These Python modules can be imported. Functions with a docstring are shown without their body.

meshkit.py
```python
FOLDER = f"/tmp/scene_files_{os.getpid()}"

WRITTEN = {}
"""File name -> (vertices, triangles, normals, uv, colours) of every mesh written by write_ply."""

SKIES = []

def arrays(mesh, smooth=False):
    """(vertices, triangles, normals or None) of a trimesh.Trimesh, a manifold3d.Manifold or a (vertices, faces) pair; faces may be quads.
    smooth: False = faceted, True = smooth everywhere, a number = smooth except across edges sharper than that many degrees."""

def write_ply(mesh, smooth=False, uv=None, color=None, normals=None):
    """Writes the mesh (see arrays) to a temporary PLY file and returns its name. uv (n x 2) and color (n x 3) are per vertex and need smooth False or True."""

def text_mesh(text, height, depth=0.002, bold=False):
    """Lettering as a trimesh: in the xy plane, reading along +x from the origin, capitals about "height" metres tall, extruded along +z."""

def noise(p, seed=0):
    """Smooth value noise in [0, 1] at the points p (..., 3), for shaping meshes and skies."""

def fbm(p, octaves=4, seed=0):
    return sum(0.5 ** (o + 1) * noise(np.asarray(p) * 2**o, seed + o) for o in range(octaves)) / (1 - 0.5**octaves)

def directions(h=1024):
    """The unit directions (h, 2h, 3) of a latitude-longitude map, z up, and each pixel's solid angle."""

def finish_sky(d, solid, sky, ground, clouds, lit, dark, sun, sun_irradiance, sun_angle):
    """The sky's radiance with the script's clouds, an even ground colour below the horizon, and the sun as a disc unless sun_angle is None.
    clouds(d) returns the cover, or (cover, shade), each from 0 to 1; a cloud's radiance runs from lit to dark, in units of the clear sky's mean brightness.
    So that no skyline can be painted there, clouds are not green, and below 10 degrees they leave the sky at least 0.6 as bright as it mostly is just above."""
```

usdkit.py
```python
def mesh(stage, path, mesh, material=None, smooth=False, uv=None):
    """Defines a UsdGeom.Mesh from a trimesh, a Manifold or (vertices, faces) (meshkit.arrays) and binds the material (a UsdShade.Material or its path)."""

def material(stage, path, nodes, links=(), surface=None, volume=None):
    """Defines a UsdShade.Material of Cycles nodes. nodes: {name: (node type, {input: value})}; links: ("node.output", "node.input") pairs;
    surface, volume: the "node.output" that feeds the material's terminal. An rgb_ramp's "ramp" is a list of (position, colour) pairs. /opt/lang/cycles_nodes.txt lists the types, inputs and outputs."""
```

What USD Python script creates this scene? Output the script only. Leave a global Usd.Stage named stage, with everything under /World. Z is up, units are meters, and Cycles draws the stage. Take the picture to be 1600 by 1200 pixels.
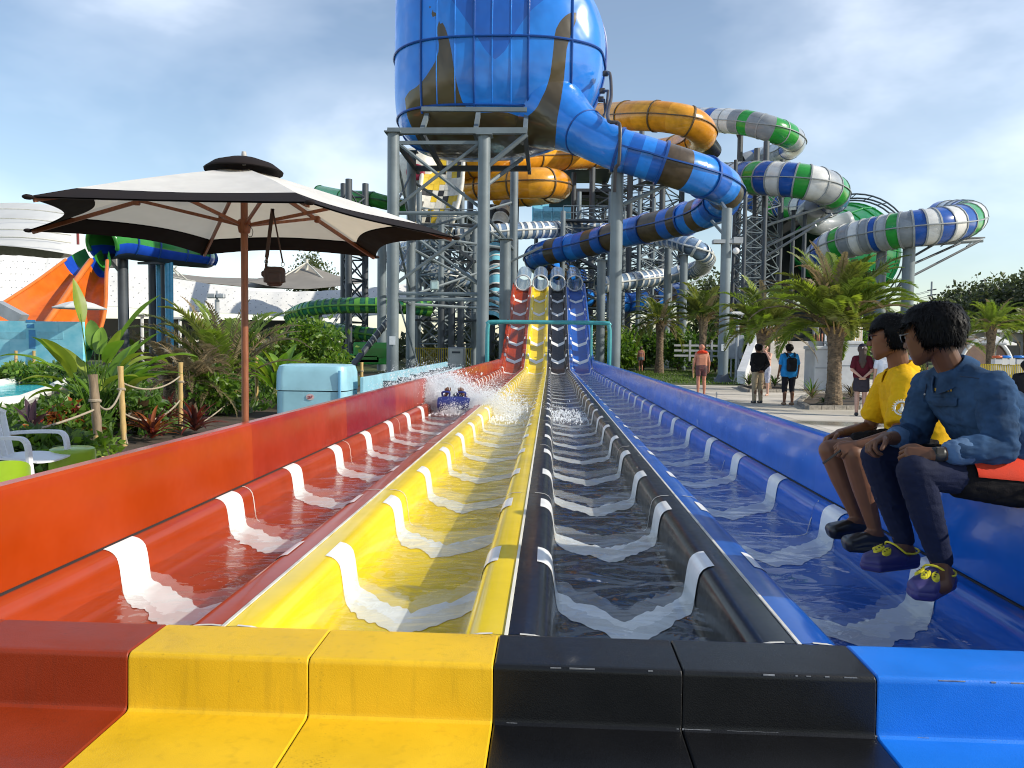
import math, random
import numpy as np, trimesh, manifold3d as m3
import shapely, shapely.geometry as sg
from pxr import Usd, UsdGeom, UsdLux, UsdShade, Gf, Sdf, Vt
import usdkit, meshkit

stage = Usd.Stage.CreateInMemory()
UsdGeom.SetStageUpAxis(stage, 'Z'); UsdGeom.SetStageMetersPerUnit(stage, 1.0)
UsdGeom.Xform.Define(stage, '/World'); UsdGeom.Scope.Define(stage, '/World/Looks')
stage.SetDefaultPrim(stage.GetPrimAtPath('/World'))
PI = math.pi

# ------------------------------------------------------------------ camera
EXPOSURE = 0.15
CAMZ, FPX, ROLL = 1.53, 1200.0, math.radians(0.85)
VPX, VPY = 860.0, 541.0                       # where the lanes' direction (+y) vanishes
_Y = np.array([(VPX-800)/FPX, (VPY-600)/FPX, 1.0]); _Y /= np.linalg.norm(_Y)
_U = np.array([math.sin(ROLL), -math.cos(ROLL), 0.0]); _Z = _U-_Y*np.dot(_U, _Y); _Z /= np.linalg.norm(_Z)
_X = np.cross(_Y, _Z)                          # in picture axes (right, down, forward)
if _X[0] < 0: _X = -_X
R3 = np.stack([_X, _Y, _Z])                    # picture axes -> world
CAM = np.array([0, 0, CAMZ])
cam = UsdGeom.Camera.Define(stage, '/World/camera')
_cx, _cy, _cz = R3@np.array([1, 0, 0.]), R3@np.array([0, -1, 0.]), R3@np.array([0, 0, -1.])
_m = np.eye(4); _m[0, :3], _m[1, :3], _m[2, :3], _m[3, :3] = _cx, _cy, _cz, CAM
cam.AddTransformOp().Set(Gf.Matrix4d(*_m.ravel().tolist()))
cam.CreateHorizontalApertureAttr(36.0); cam.CreateVerticalApertureAttr(27.0)
cam.CreateFocalLengthAttr(36.0*FPX/1600.0)
cam.CreateClippingRangeAttr(Gf.Vec2f(0.05, 5000)); cam.CreateExposureAttr(EXPOSURE)

# ------------------------------------------------------------------ sky and sun
SUN_AZ = math.atan2(0.97, -0.25); SUN_EL = math.radians(31)
SUN = np.array([math.sin(SUN_AZ)*math.cos(SUN_EL), math.cos(SUN_AZ)*math.cos(SUN_EL), math.sin(SUN_EL)])
SKY_STRENGTH, SUN_INT = 0.142, 1.25
sun = UsdLux.DistantLight.Define(stage, '/World/sun')
sun.CreateIntensityAttr(SUN_INT); sun.CreateAngleAttr(0.5); sun.CreateColorAttr(Gf.Vec3f(1.0, 0.93, 0.80)); sun.CreateNormalizeAttr(True)
_q = Gf.Rotation(Gf.Vec3d(0, 0, 1), Gf.Vec3d(*SUN.tolist()))
sun.AddTransformOp().Set(Gf.Matrix4d().SetRotate(_q))
dome = UsdLux.DomeLight.Define(stage, '/World/sky'); dome.CreateIntensityAttr(1.0)
dome.GetPrim().SetCustomDataByKey('kind', 'structure')
skym = usdkit.material(stage, '/World/Looks/sky_look', {
    'sky': ('sky_texture', {'sky_type': 'single_scattering', 'sun_disc': False, 'sun_elevation': SUN_EL, 'sun_rotation': SUN_AZ, 'air_density': 1.15, 'aerosol_density': 0.45, 'ozone_density': 2.0}),
    'tc': ('texture_coordinate', {}),
    'mp': ('mapping', {'scale': (1.0, 1.0, 2.0), 'location': (1.3, 0.4, 0.0)}),
    'n': ('noise_texture', {'scale': 2.1, 'detail': 7.0, 'roughness': 0.5, 'distortion': 0.15}),
    'r': ('rgb_ramp', {'ramp': [(0, (0.02,)*3), (0.44, (0.05,)*3), (0.56, (0.16,)*3), (0.68, (0.42,)*3), (1, (0.6,)*3)]}),
    'c': ('mix_color', {'a': (0, 0, 0), 'b': (11.5, 12.0, 12.8), 'use_clamp': False, 'fac': 0.5}),
    'b': ('background_shader', {'strength': SKY_STRENGTH})},
    [('tc.generated', 'mp.vector'), ('mp.vector', 'n.vector'), ('n.fac', 'r.fac'), ('r.color', 'c.fac'), ('sky.color', 'c.a'), ('c.result', 'b.color')], surface='b.background')
UsdShade.MaterialBindingAPI.Apply(dome.GetPrim()).Bind(skym)

# ------------------------------------------------------------------ helpers
def ray(px, py):
    return R3@np.array([(px-800)/FPX, (py-600)/FPX, 1.0])
def P(px, py, D):
    v = ray(px, py); return CAM+v*(D/v[1])
def G(px, py, z=0.0):
    v = ray(px, py); return CAM+v*((z-CAMZ)/v[2])
V3 = lambda *a: np.array(a, float)
def unit(v): v = np.asarray(v, float); return v/max(np.linalg.norm(v), 1e-12)

used = {}
def uniq(parent, name):
    k = (parent, name); n = used.get(k, 0); used[k] = n+1
    return parent+'/'+(name if n == 0 else f'{name}_{n:03d}')
def setd(p, **kw):
    for k, v in kw.items():
        if v: p.SetCustomDataByKey(k, v)
class Thing:
    """An Xform at the thing's base; parts are given in world coordinates."""
    def __init__(s, name, label=None, cat=None, base=(0, 0, 0), group=None, kind=None, rz=0.0, path=None):
        s.base = np.array(base, float); s.rz = rz
        s.path = path or uniq('/World', name)
        x = UsdGeom.Xform.Define(stage, s.path); x.AddTranslateOp().Set(Gf.Vec3d(*s.base.tolist()))
        if rz: x.AddRotateZOp().Set(math.degrees(rz))
        s.prim = x.GetPrim(); setd(s.prim, label=label, category=cat, group=group, kind=kind)
    def part(s, name, mesh, mat, smooth=False, parent=None, label=None, kind=None, vars=None, local=False):
        v, f, n = meshkit.arrays(mesh.mesh() if isinstance(mesh, MB) else mesh, smooth)
        if not local: v = v-s.base
        return put(parent or s.path, name, v, f, n, mat, label=label, kind=kind, vars=vars)
def put(parent, name, v, f, n, mat, vars=None, **data):
    path = uniq(parent, name)
    m = UsdGeom.Mesh.Define(stage, path)
    m.CreatePointsAttr(Vt.Vec3fArray.FromNumpy(np.ascontiguousarray(v, np.float32)))
    m.CreateFaceVertexCountsAttr(Vt.IntArray.FromNumpy(np.full(len(f), 3, np.int32)))
    m.CreateFaceVertexIndicesAttr(Vt.IntArray.FromNumpy(np.ascontiguousarray(f, np.int32).ravel()))
    m.CreateSubdivisionSchemeAttr('none')
    if n is not None:
        m.CreateNormalsAttr(Vt.Vec3fArray.FromNumpy(np.ascontiguousarray(n, np.float32))); m.SetNormalsInterpolation('vertex')
    for k, a in (vars or {}).items():
        UsdGeom.PrimvarsAPI(m).CreatePrimvar(k, Sdf.ValueTypeNames.FloatArray, 'vertex').Set(Vt.FloatArray.FromNumpy(np.ascontiguousarray(a, np.float32)))
    UsdShade.MaterialBindingAPI.Apply(m.GetPrim()).Bind(mat)
    setd(m.GetPrim(), **data)
    return path
def single(name, mesh, mat, label=None, cat=None, group=None, kind=None, smooth=False, vars=None):
    """A top-level thing that is one mesh."""
    v, f, n = meshkit.arrays(mesh.mesh() if isinstance(mesh, MB) else mesh, smooth)
    return put('/World', name, v, f, n, mat, vars=vars, label=label, category=cat, group=group, kind=kind)
def copy_of(src, loc, rz=0.0, label=None, group=None, scale=1.0):
    was = src.prim.GetCustomData()
    path = uniq('/World', src.path.split('/')[-1].rstrip('0123456789').rstrip('_'))
    x = UsdGeom.Xform.Define(stage, path); x.AddTranslateOp().Set(Gf.Vec3d(*map(float, loc))); x.AddRotateZOp().Set(math.degrees(rz))
    if scale != 1.0: x.AddScaleOp().Set(Gf.Vec3f(scale))
    p = x.GetPrim(); p.GetReferences().AddInternalReference(Sdf.Path(proto_path(src)))
    p.SetInstanceable(True); setd(p, label=label or was.get('label'), category=was.get('category'), group=group or was.get('group'))
    return p
def proto_path(src): return src.path

class MB:
    def __init__(s): s.v, s.f, s.n = [], [], 0
    def add(s, v, f):
        v, f = np.asarray(v, float), np.asarray(f, int)
        if f.shape[1] == 4: f = np.vstack([f[:, [0, 1, 2]], f[:, [0, 2, 3]]])
        s.v.append(v); s.f.append(f+s.n); s.n += len(v); return s
    def tm(s, m): return s.add(m.vertices, m.faces)
    def mf(s, m):
        q = m.to_mesh(); return s.add(q.vert_properties[:, :3], q.tri_verts)
    def mesh(s): return np.vstack(s.v), np.vstack(s.f)
    def box(s, c, size, rz=0.0, bev=0.0, R=None):
        m = rbox(size, bev) if bev else trimesh.creation.box(size)
        v = np.array(m.vertices)
        if R is not None: v = v@np.asarray(R).T
        if rz: v = v@rotz(rz).T
        return s.add(v+np.asarray(c, float), m.faces)
    def bar(s, p, q, r, n=8, r2=None, cap=True):
        v, f = sweep([p, q], [r, r if r2 is None else r2], n, cap); return s.add(v, f)
    def beam(s, p, q, w, h):
        """A rectangular bar from p to q, w wide, h high."""
        p, q = np.asarray(p, float), np.asarray(q, float); d = unit(q-p)
        up = V3(0, 0, 1) if abs(d[2]) < 0.95 else V3(0, 1, 0)
        a = unit(np.cross(d, up)); b = np.cross(a, d)
        pts = [c+a*w/2*i+b*h/2*j for c in (p, q) for i, j in ((-1, -1), (1, -1), (1, 1), (-1, 1))]
        return s.add(pts, [(3, 2, 1, 0), (4, 5, 6, 7), (0, 1, 5, 4), (1, 2, 6, 5), (2, 3, 7, 6), (3, 0, 4, 7)])
    def path(s, pts, r, n=8, cap=True):
        v, f = sweep(pts, r, n, cap); return s.add(v, f)
def rotz(a): c, s = math.cos(a), math.sin(a); return np.array([[c, -s, 0], [s, c, 0], [0, 0, 1.0]])
def rotx(a): c, s = math.cos(a), math.sin(a); return np.array([[1.0, 0, 0], [0, c, -s], [0, s, c]])
def roty(a): c, s = math.cos(a), math.sin(a); return np.array([[c, 0, s], [0, 1.0, 0], [-s, 0, c]])
def rbox(size, r, n=1):
    """A box with chamfered (n=1) edges."""
    sx, sy, sz = (max(x/2-r, 1e-4) for x in size)
    pts = []
    for i in (-1, 1):
        for j in (-1, 1):
            for k in (-1, 1):
                c = V3(i*sx, j*sy, k*sz)
                pts += [c+V3(i*r, 0, 0), c+V3(0, j*r, 0), c+V3(0, 0, k*r)]
                if n > 1: pts += [c+V3(i, j, 0)*r*.7071, c+V3(i, 0, k)*r*.7071, c+V3(0, j, k)*r*.7071, c+V3(i, j, k)*r*.577]
    h = m3.Manifold.hull_points(np.array(pts))
    q = h.to_mesh(); return trimesh.Trimesh(q.vert_properties[:, :3], q.tri_verts, process=False)
def frames(pts):
    pts = np.asarray(pts, float); t = np.gradient(pts, axis=0); t /= np.maximum(np.linalg.norm(t, axis=1, keepdims=True), 1e-9)
    up = V3(0, 0, 1) if abs(t[0][2]) < 0.9 else V3(1, 0, 0)
    a = unit(np.cross(t[0], up)); A = [a]
    for i in range(1, len(pts)):
        a = unit(a-t[i]*np.dot(a, t[i])); A.append(a)
    A = np.array(A); return t, A, np.cross(A, t)
def upframes(pts):
    """Frames whose first axis stays level: for pipes and slides."""
    pts = np.asarray(pts, float); t = np.gradient(pts, axis=0); t /= np.maximum(np.linalg.norm(t, axis=1, keepdims=True), 1e-9)
    A = np.cross(t, V3(0, 0, 1)); A /= np.maximum(np.linalg.norm(A, axis=1, keepdims=True), 1e-9)
    return t, A, np.cross(A, t)
def sweep(pts, r, n=8, cap=True, level=False):
    pts = np.asarray(pts, float); r = np.broadcast_to(np.asarray(r, float), (len(pts),))
    t, A, B = (upframes if level else frames)(pts)
    a = np.linspace(0, 2*PI, n, endpoint=False)
    v = pts[:, None]+r[:, None, None]*(np.cos(a)[None, :, None]*A[:, None]+np.sin(a)[None, :, None]*B[:, None])
    v = v.reshape(-1, 3); f = []
    for i in range(len(pts)-1):
        for j in range(n):
            k = (j+1) % n; f.append((i*n+j, i*n+k, (i+1)*n+k, (i+1)*n+j))
    f = np.array(f); f = np.vstack([f[:, [0, 1, 2]], f[:, [0, 2, 3]]])
    if cap:
        e = len(v); v = np.vstack([v, pts[0], pts[-1]]); L = (len(pts)-1)*n
        c = [(e, (j+1) % n, j) for j in range(n)]+[(e+1, L+j, L+(j+1) % n) for j in range(n)]
        f = np.vstack([f, c])
    return v, f
def grid(V, closed=False):
    """Vertices [i,j,3] -> mesh; closed joins the last j to the first."""
    V = np.asarray(V, float); a, b = V.shape[:2]; i, j = np.meshgrid(np.arange(a-1), np.arange(b if closed else b-1), indexing='ij'); k = (j+1) % b
    q = np.stack([i*b+j, i*b+k, (i+1)*b+k, (i+1)*b+j], -1).reshape(-1, 4)
    return V.reshape(-1, 3), np.vstack([q[:, [0, 1, 2]], q[:, [0, 2, 3]]])
def spline(pts, n):
    """Catmull-Rom through pts, resampled evenly at n points."""
    p = np.asarray(pts, float); p = np.vstack([2*p[0]-p[1], p, 2*p[-1]-p[-2]]); out = []
    for i in range(1, len(p)-2):
        for u in np.linspace(0, 1, 24, endpoint=False):
            a, b, c, d = p[i-1], p[i], p[i+1], p[i+2]
            out.append(.5*(2*b+(c-a)*u+(2*a-5*b+4*c-d)*u*u+(3*b-a-3*c+d)*u**3))
    out = np.array(out+[p[-2]]); s = np.r_[0, np.cumsum(np.linalg.norm(np.diff(out, axis=0), axis=1))]
    q = np.linspace(0, s[-1], n); return np.stack([np.interp(q, s, out[:, k]) for k in range(3)], 1)
def thick(v, f, d):
    """Gives an open sheet a thickness d along -normal."""
    m = trimesh.Trimesh(v, f, process=False); n = m.vertex_normals; N = len(v)
    edges = np.sort(m.edges, axis=1); u, idx, cnt = np.unique(edges, axis=0, return_index=True, return_counts=True)
    b = m.edges[idx[cnt == 1]]
    side = np.vstack([np.c_[b[:, 1], b[:, 0], b[:, 0]+N], np.c_[b[:, 1], b[:, 0]+N, b[:, 1]+N]])
    return np.vstack([v, v-n*d]), np.vstack([f, f[:, ::-1]+N, side])
def lathe(prof, n=24, c=(0, 0, 0)):
    a = np.linspace(0, 2*PI, n, endpoint=False); prof = np.asarray(prof, float)
    V = np.stack([prof[:, 0][:, None]*np.cos(a), prof[:, 0][:, None]*np.sin(a), np.repeat(prof[:, 1][:, None], n, 1)], -1)+np.asarray(c, float)
    v, f = grid(V, True); return v, f

# ------------------------------------------------------------------ materials
_mats = {}
def mat(name, col, rough=0.5, coat=0.0, var=0.12, scale=3.0, bump=0.0, bscale=40.0, metallic=0.0, spec=0.5, coords='pos', col2=None, stretch=(1, 1, 1), extra=None, transl=None, sheen=0.0, rvar=0.15):
    """Principled paint with a little noise in colour, roughness and relief."""
    if name in _mats: return _mats[name]
    c = np.array(col, float); c2 = np.array(col2, float) if col2 is not None else c*(1-2*var)
    nodes = {'g': ('geometry', {}), 'tc': ('texture_coordinate', {}), 'mp': ('mapping', {'scale': stretch}),
        'n': ('noise_texture', {'scale': scale, 'detail': 5.0, 'roughness': 0.6}),
        'r': ('rgb_ramp', {'ramp': [(0.3, c2), (0.7, np.minimum(c*(1+var*.5), 0.9))]}),
        'rr': ('map_range', {'from_min': 0.3, 'from_max': 0.7, 'to_min': max(rough*(1-rvar), 0.02), 'to_max': min(rough*(1+rvar), 1.0)}),
        'p': ('principled_bsdf', {'metallic': metallic, 'specular_ior_level': spec, 'coat_weight': coat, 'coat_roughness': 0.06, 'sheen_weight': sheen})}
    links = [('g.position' if coords == 'pos' else 'tc.object', 'mp.vector'), ('mp.vector', 'n.vector'), ('n.fac', 'r.fac'), ('r.color', 'p.base_color'), ('n.fac', 'rr.value'), ('rr.result', 'p.roughness')]
    if bump:
        nodes['bn'] = ('noise_texture', {'scale': bscale, 'detail': 4.0, 'roughness': 0.6}); nodes['bp'] = ('bump', {'strength': bump, 'distance': 0.02})
        links += [('mp.vector', 'bn.vector'), ('bn.fac', 'bp.height'), ('bp.normal', 'p.normal')]
    surf = 'p.BSDF'
    if transl is not None:
        nodes['t'] = ('translucent_bsdf', {'color': transl}); nodes['mx'] = ('mix_closure', {'fac': 0.35})
        links += [('p.BSDF', 'mx.closure1'), ('t.BSDF', 'mx.closure2')]; surf = 'mx.closure'
    if extra: extra(nodes, links)
    _mats[name] = usdkit.material(stage, '/World/Looks/'+name, nodes, links, surface=surf)
    return _mats[name]
WHITE = (0.78, 0.78, 0.76)
STEEL = mat('grey_steel', (0.15, 0.185, 0.205), 0.45, var=0.15, scale=0.8)
STEELD = mat('dark_steel', (0.06, 0.072, 0.085), 0.5, var=0.15, scale=0.8)
GALV = mat('galvanised_steel', (0.36, 0.38, 0.40), 0.45, var=0.12, scale=2, metallic=0.3)
# ================================================================== ground
rng = np.random.default_rng(7)
def flat(poly, z, t=0.0):
    """A flat sheet (or slab of thickness t) over a polygon given as (x, y) pairs."""
    p = sg.Polygon([(a[0], a[1]) for a in poly]).buffer(0)
    if t: 
        m = trimesh.creation.extrude_polygon(p, t, engine='earcut'); return np.array(m.vertices)+[0, 0, z-t], m.faces
    v, f = trimesh.creation.triangulate_polygon(p, engine='earcut'); v = np.c_[v, np.full(len(v), z)]
    n = np.cross(v[f[:, 1]]-v[f[:, 0]], v[f[:, 2]]-v[f[:, 0]])[:, 2]; f = np.where((n < 0)[:, None], f[:, ::-1], f); return v, f
def wet(nodes, links):
    nodes['wn'] = ('noise_texture', {'scale': 0.22, 'detail': 3.0, 'roughness': 0.5}); nodes['wm'] = ('mapping', {'scale': (0.5, 1.6, 1.0)})
    nodes['wr'] = ('map_range', {'from_min': 0.60, 'from_max': 0.66, 'to_min': 0.0, 'to_max': 1.0, 'clamp': True})
    nodes['wc'] = ('mix_color', {'blend_type': 'multiply', 'b': (0.42, 0.40, 0.37)}); nodes['wq'] = ('mix_float', {'b': 0.06})
    for i, l in enumerate(links):
        if l[1] == 'p.base_color': links[i] = (l[0], 'wc.a')
        if l[1] == 'p.roughness': links[i] = (l[0], 'wq.a')
    links += [('g.position', 'wm.vector'), ('wm.vector', 'wn.vector'), ('wn.fac', 'wr.value'), ('wr.result', 'wc.fac'), ('wr.result', 'wq.fac'), ('wc.result', 'p.base_color'), ('wq.result', 'p.roughness')]
GRASS = mat('grass_ground', (0.075, 0.10, 0.022), 0.9, var=0.3, scale=0.9, bump=0.6, bscale=30)
SOIL = mat('garden_soil', (0.075, 0.052, 0.033), 0.95, var=0.35, scale=2.0, bump=0.8, bscale=18)
CONC = mat('plaza_concrete', (0.50, 0.455, 0.385), 0.75, var=0.14, scale=0.7, bump=0.15, bscale=60, extra=wet)
CONC2 = mat('path_concrete', (0.36, 0.335, 0.285), 0.75, var=0.16, scale=1.1, bump=0.2, bscale=50, extra=wet)
single('ground', flat([(-500, -60), (500, -60), (500, 900), (-500, 900)], -0.05), GRASS, kind='structure')
pav = Thing('pavement', kind='structure')
CONCS = [CONC, mat('plaza_concrete_light', (0.54, 0.49, 0.42), 0.75, var=0.12, scale=0.7, bump=0.15, bscale=60, extra=wet), mat('plaza_concrete_dark', (0.46, 0.42, 0.36), 0.75, var=0.15, scale=0.7, bump=0.15, bscale=60, extra=wet)]
SLW, SLL = 3.0, 1.5
for i in range(8):
    for j in range(24):
        x, y = 2.36+i*SLW, 5.0+j*SLL
        if j > 17 and i < 2: continue
        pav.part('paving_slab', MB().box((x+SLW/2, y+SLL/2, -0.03+rng.uniform(-.0015, .0015)), (SLW-0.018, SLL-0.018, 0.06)), CONCS[rng.integers(3)])
pav.part('plaza_base', flat([(2.34, -8), (80, -8), (80, 62), (26.4, 62), (26.4, 41.1), (8.3, 41.1), (8.3, 31.9), (2.34, 31.9)], -0.032), CONCS[2])
path = Thing('path', kind='structure')
for j in range(14):
    y = 3.0+j*1.9
    xa = -5.55-0.05*j
    path.part('path_slab', MB().box(((xa-2.33)/2, y+0.95, -0.03+rng.uniform(-.0015, .0015)), (-2.33-xa, 1.885, 0.06)), CONC2)
single('garden_bed', flat([(-40, 3), (-5.7, 3), (-6.3, 29), (-8, 40), (-60, 40)], -0.03), SOIL, kind='structure')

# ================================================================== the four-lane slide
SX = [-2.235, -1.19, -0.145, 0.90, 1.945]; LW = 1.045; SEAMZ = 0.48
def centre(y):
    """Height of the lane seams along the slide, and its slope."""
    y = np.asarray(y, float); k = 0.42
    t = np.clip((y-34.2)/3.0, 0, 1)
    return SEAMZ+k*3.0*t*t/2+k*np.maximum(y-37.2, 0), k*t
_U = np.array([0.0, .05, .10, .125, .148, .163, .172, .178, .184, .190, .20, .22, .26, .38, .5225])
_Zp = np.array([0.0, .003, 0.0, -.006, -.020, -.042, -.075, -.12, -.17, -.215, -.24, -.254, -.262, -.267, -.270])
def lane_profile(li):
    """Cross-section of lane li; the outer lanes have no flat shoulder against their side wall."""
    ul, ur = _U.copy(), _U.copy()
    if li == 0: ul = np.r_[0, .012, .025, .045, .066, .082, .091, .097, .103, .109, .12, .14, .19, .35, .5225]
    if li == 3: ur = np.r_[0, .012, .025, .045, .066, .082, .091, .097, .103, .109, .12, .14, .19, .35, .5225]
    return np.r_[ul, LW-ur[-2::-1]], np.r_[_Zp, _Zp[-2::-1]]
PU, PZ = lane_profile(1)
def lane_pt(x0, u, y, off=0.0):
    """A point on the lane skin: u across from the left seam, y along; off lifts it along the skin's normal."""
    u, y = np.broadcast_arrays(np.asarray(u, float), np.asarray(y, float)); z0, k = centre(y)
    dz = np.interp(u, PU, PZ); e = 1e-3; du = (np.interp(u+e, PU, PZ)-np.interp(u-e, PU, PZ))/(2*e)
    nu, nz = -du/np.sqrt(1+du*du), 1/np.sqrt(1+du*du)
    h = dz+off*nz; c = np.sqrt(1+k*k)
    return np.stack([x0+u+off*nu, y-h*k/c, z0+h/c], -1)
def frp(name, col, rough=0.22, var=0.10, col2=None, coat=0.22, **kw): return mat(name, col, rough, coat=coat, spec=0.35, var=var, scale=1.3, bump=0.05, bscale=9, col2=col2, **kw)
RED = frp('lane_red', (0.33, 0.038, 0.005), coat=.12); YEL = frp('lane_yellow', (0.80, 0.58, 0.012)); BLK = mat('lane_black', (0.005, 0.005, 0.006), 0.25, coat=.1, spec=.25, var=.1, bump=.05, bscale=9); BLU = frp('lane_blue', (0.005, 0.085, 0.40))
LANE = [RED, YEL, BLK, BLU]
STRIPE = mat('white_stripe', (0.80, 0.80, 0.78), 0.3, coat=0.3, var=0.06, scale=4)
CAULK = mat('joint_caulk', (0.62, 0.60, 0.55), 0.6, var=0.2, scale=9)
slide = Thing('racing_slide', 'four-lane racing water slide with red, yellow, black and blue lanes and white chevrons', 'water slide', base=(-0.145, 2.36, 0))
ys_joint = [2.36, 2.74]+[2.74+2.7*k for k in range(1, 12)]+[34.2]
ys_joint += [34.2+1.8*k for k in range(1, 8)]
ys_joint = sorted(y for y in ys_joint if y <= 47.0)+[47.0]
for li in range(4):
    x0 = SX[li]; PU, PZ = lane_profile(li)
    for a, b in zip(ys_joint[:-1], ys_joint[1:]):
        if b-a < 0.05: continue
        n = 2 if b <= 34.3 else 7
        Y = np.linspace(a, b-0.004, n)
        V = lane_pt(x0+0.0015, PU[None, :]*(LW-0.003)/LW, Y[:, None])
        slide.part('lane_section', grid(V), LANE[li], smooth=40)
    for y in ys_joint[1:-1]:
        U = np.r_[PU[1:12]]
        for side in (0, 1):
            u = U if not side else LW-U[::-1]
            if (y > 20 and y < 34): continue
            slide.part('joint_seam', grid(lane_pt(x0, u[None, :], np.array([[y-0.009], [y+0.005]]), 0.003)), CAULK)
    # chevrons
    yy = [3.83+1.29*k-1.29 for k in range(25)]
    yy = [y for y in yy if 2.75 < y < 33.6]+[35.2+2.0*k for k in range(6)]
    for q, y in enumerate(yy):
        o0, o1 = (0.012 if li == 0 else 0.095), (0.012 if li == 3 else 0.095); c0, c1 = o0+.13, LW-o1-.13; mid = LW/2
        U = np.r_[np.linspace(o0, c0, 22), np.linspace(c0+.015, c1-.015, 60), np.linspace(c1, LW-o1, 22)]
        dip = 0.31*np.clip(np.where(U < mid, (U-c0)/(mid-c0), (c1-U)/(c1-mid)), 0, 1)
        w = 0.135 if y < 34 else 0.15
        deep = np.clip(np.minimum(U-c0+.03, c1-U+.03)/0.05, 0, 1)
        wob = (meshkit.fbm(np.c_[U*17+li*7, np.full(len(U), y*3.1), np.zeros(len(U))], 3)-.5)*0.15*deep*(y < 34)
        wob2 = (meshkit.fbm(np.c_[U*17+li*7+40, np.full(len(U), y*3.7), np.zeros(len(U))], 3)-.5)*0.15*deep*(y < 34)
        Y = np.stack([y-w-0.02*deep-dip+wob, y+w+0.02*deep-dip+wob2])
        slide.part('chevron', grid(lane_pt(x0, U[None, :], Y, 0.0035)), STRIPE, smooth=40)
# pale seams between the lanes
for k in range(1, 4):
    Y = np.r_[2.36, 20, 34.2, np.linspace(34.6, 47, 24)]; z, s = centre(Y)
    V = np.stack([np.stack([np.full(len(Y), SX[k]+d), Y, z+h], -1) for d, h in ((-.007, .002), (-.006, .007), (.006, .007), (.007, .002))], 1)
    slide.part('seam_strip', grid(V), CAULK if k != 2 else mat('seam_pale', (0.75, 0.72, 0.60), 0.5))
# side walls
wcols_red = [frp('wall_orange', (0.36, 0.038, 0.002), rvar=0.4, coat=.06), frp('wall_orange_red', (0.30, 0.022, 0.003), rvar=0.4, coat=.06), frp('wall_crimson', (0.21, 0.004, 0.010), rvar=0.4, coat=.06), frp('wall_faded_red', (0.30, 0.027, 0.007), rvar=0.4, coat=.06)]
def scuffs(nodes, links):
    nodes['sn'] = ('noise_texture', {'scale': 3.2, 'detail': 3.0, 'roughness': 0.65}); nodes['sm'] = ('mapping', {'scale': (1, 1.0, 1.9)})
    nodes['sr'] = ('map_range', {'from_min': 0.66, 'from_max': 0.70, 'to_min': 0.0, 'to_max': 0.30, 'clamp': True}); nodes['sc'] = ('mix_color', {'b': (0.35, 0.42, 0.55)})
    for i, l in enumerate(links):
        if l[1] == 'p.base_color': links[i] = (l[0], 'sc.a')
    links += [('g.position', 'sm.vector'), ('sm.vector', 'sn.vector'), ('sn.fac', 'sr.value'), ('sr.result', 'sc.fac'), ('sc.result', 'p.base_color')]
WBLU = mat('wall_blue', (0.005, 0.095, 0.42), 0.2, coat=0.25, spec=.35, var=0.10, scale=1.3, bump=0.04, bscale=9, extra=scuffs)
WBLU2 = frp('wall_blue_near', (0.004, 0.095, 0.44))
WP = [(-0.03, -0.30), (0.004, -0.012), (0.006, 0.0), (0.0, 0.008), (0.012, 0.38), (0.018, 0.425), (0.034, 0.44), (0.10, 0.44), (0.112, 0.43), (0.112, 0.39), (0.09, 0.38), (0.085, -0.45)]
yw = [2.36, 2.45]+[3.0+2.7*k for k in range(1, 12)]+[34.2]
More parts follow.
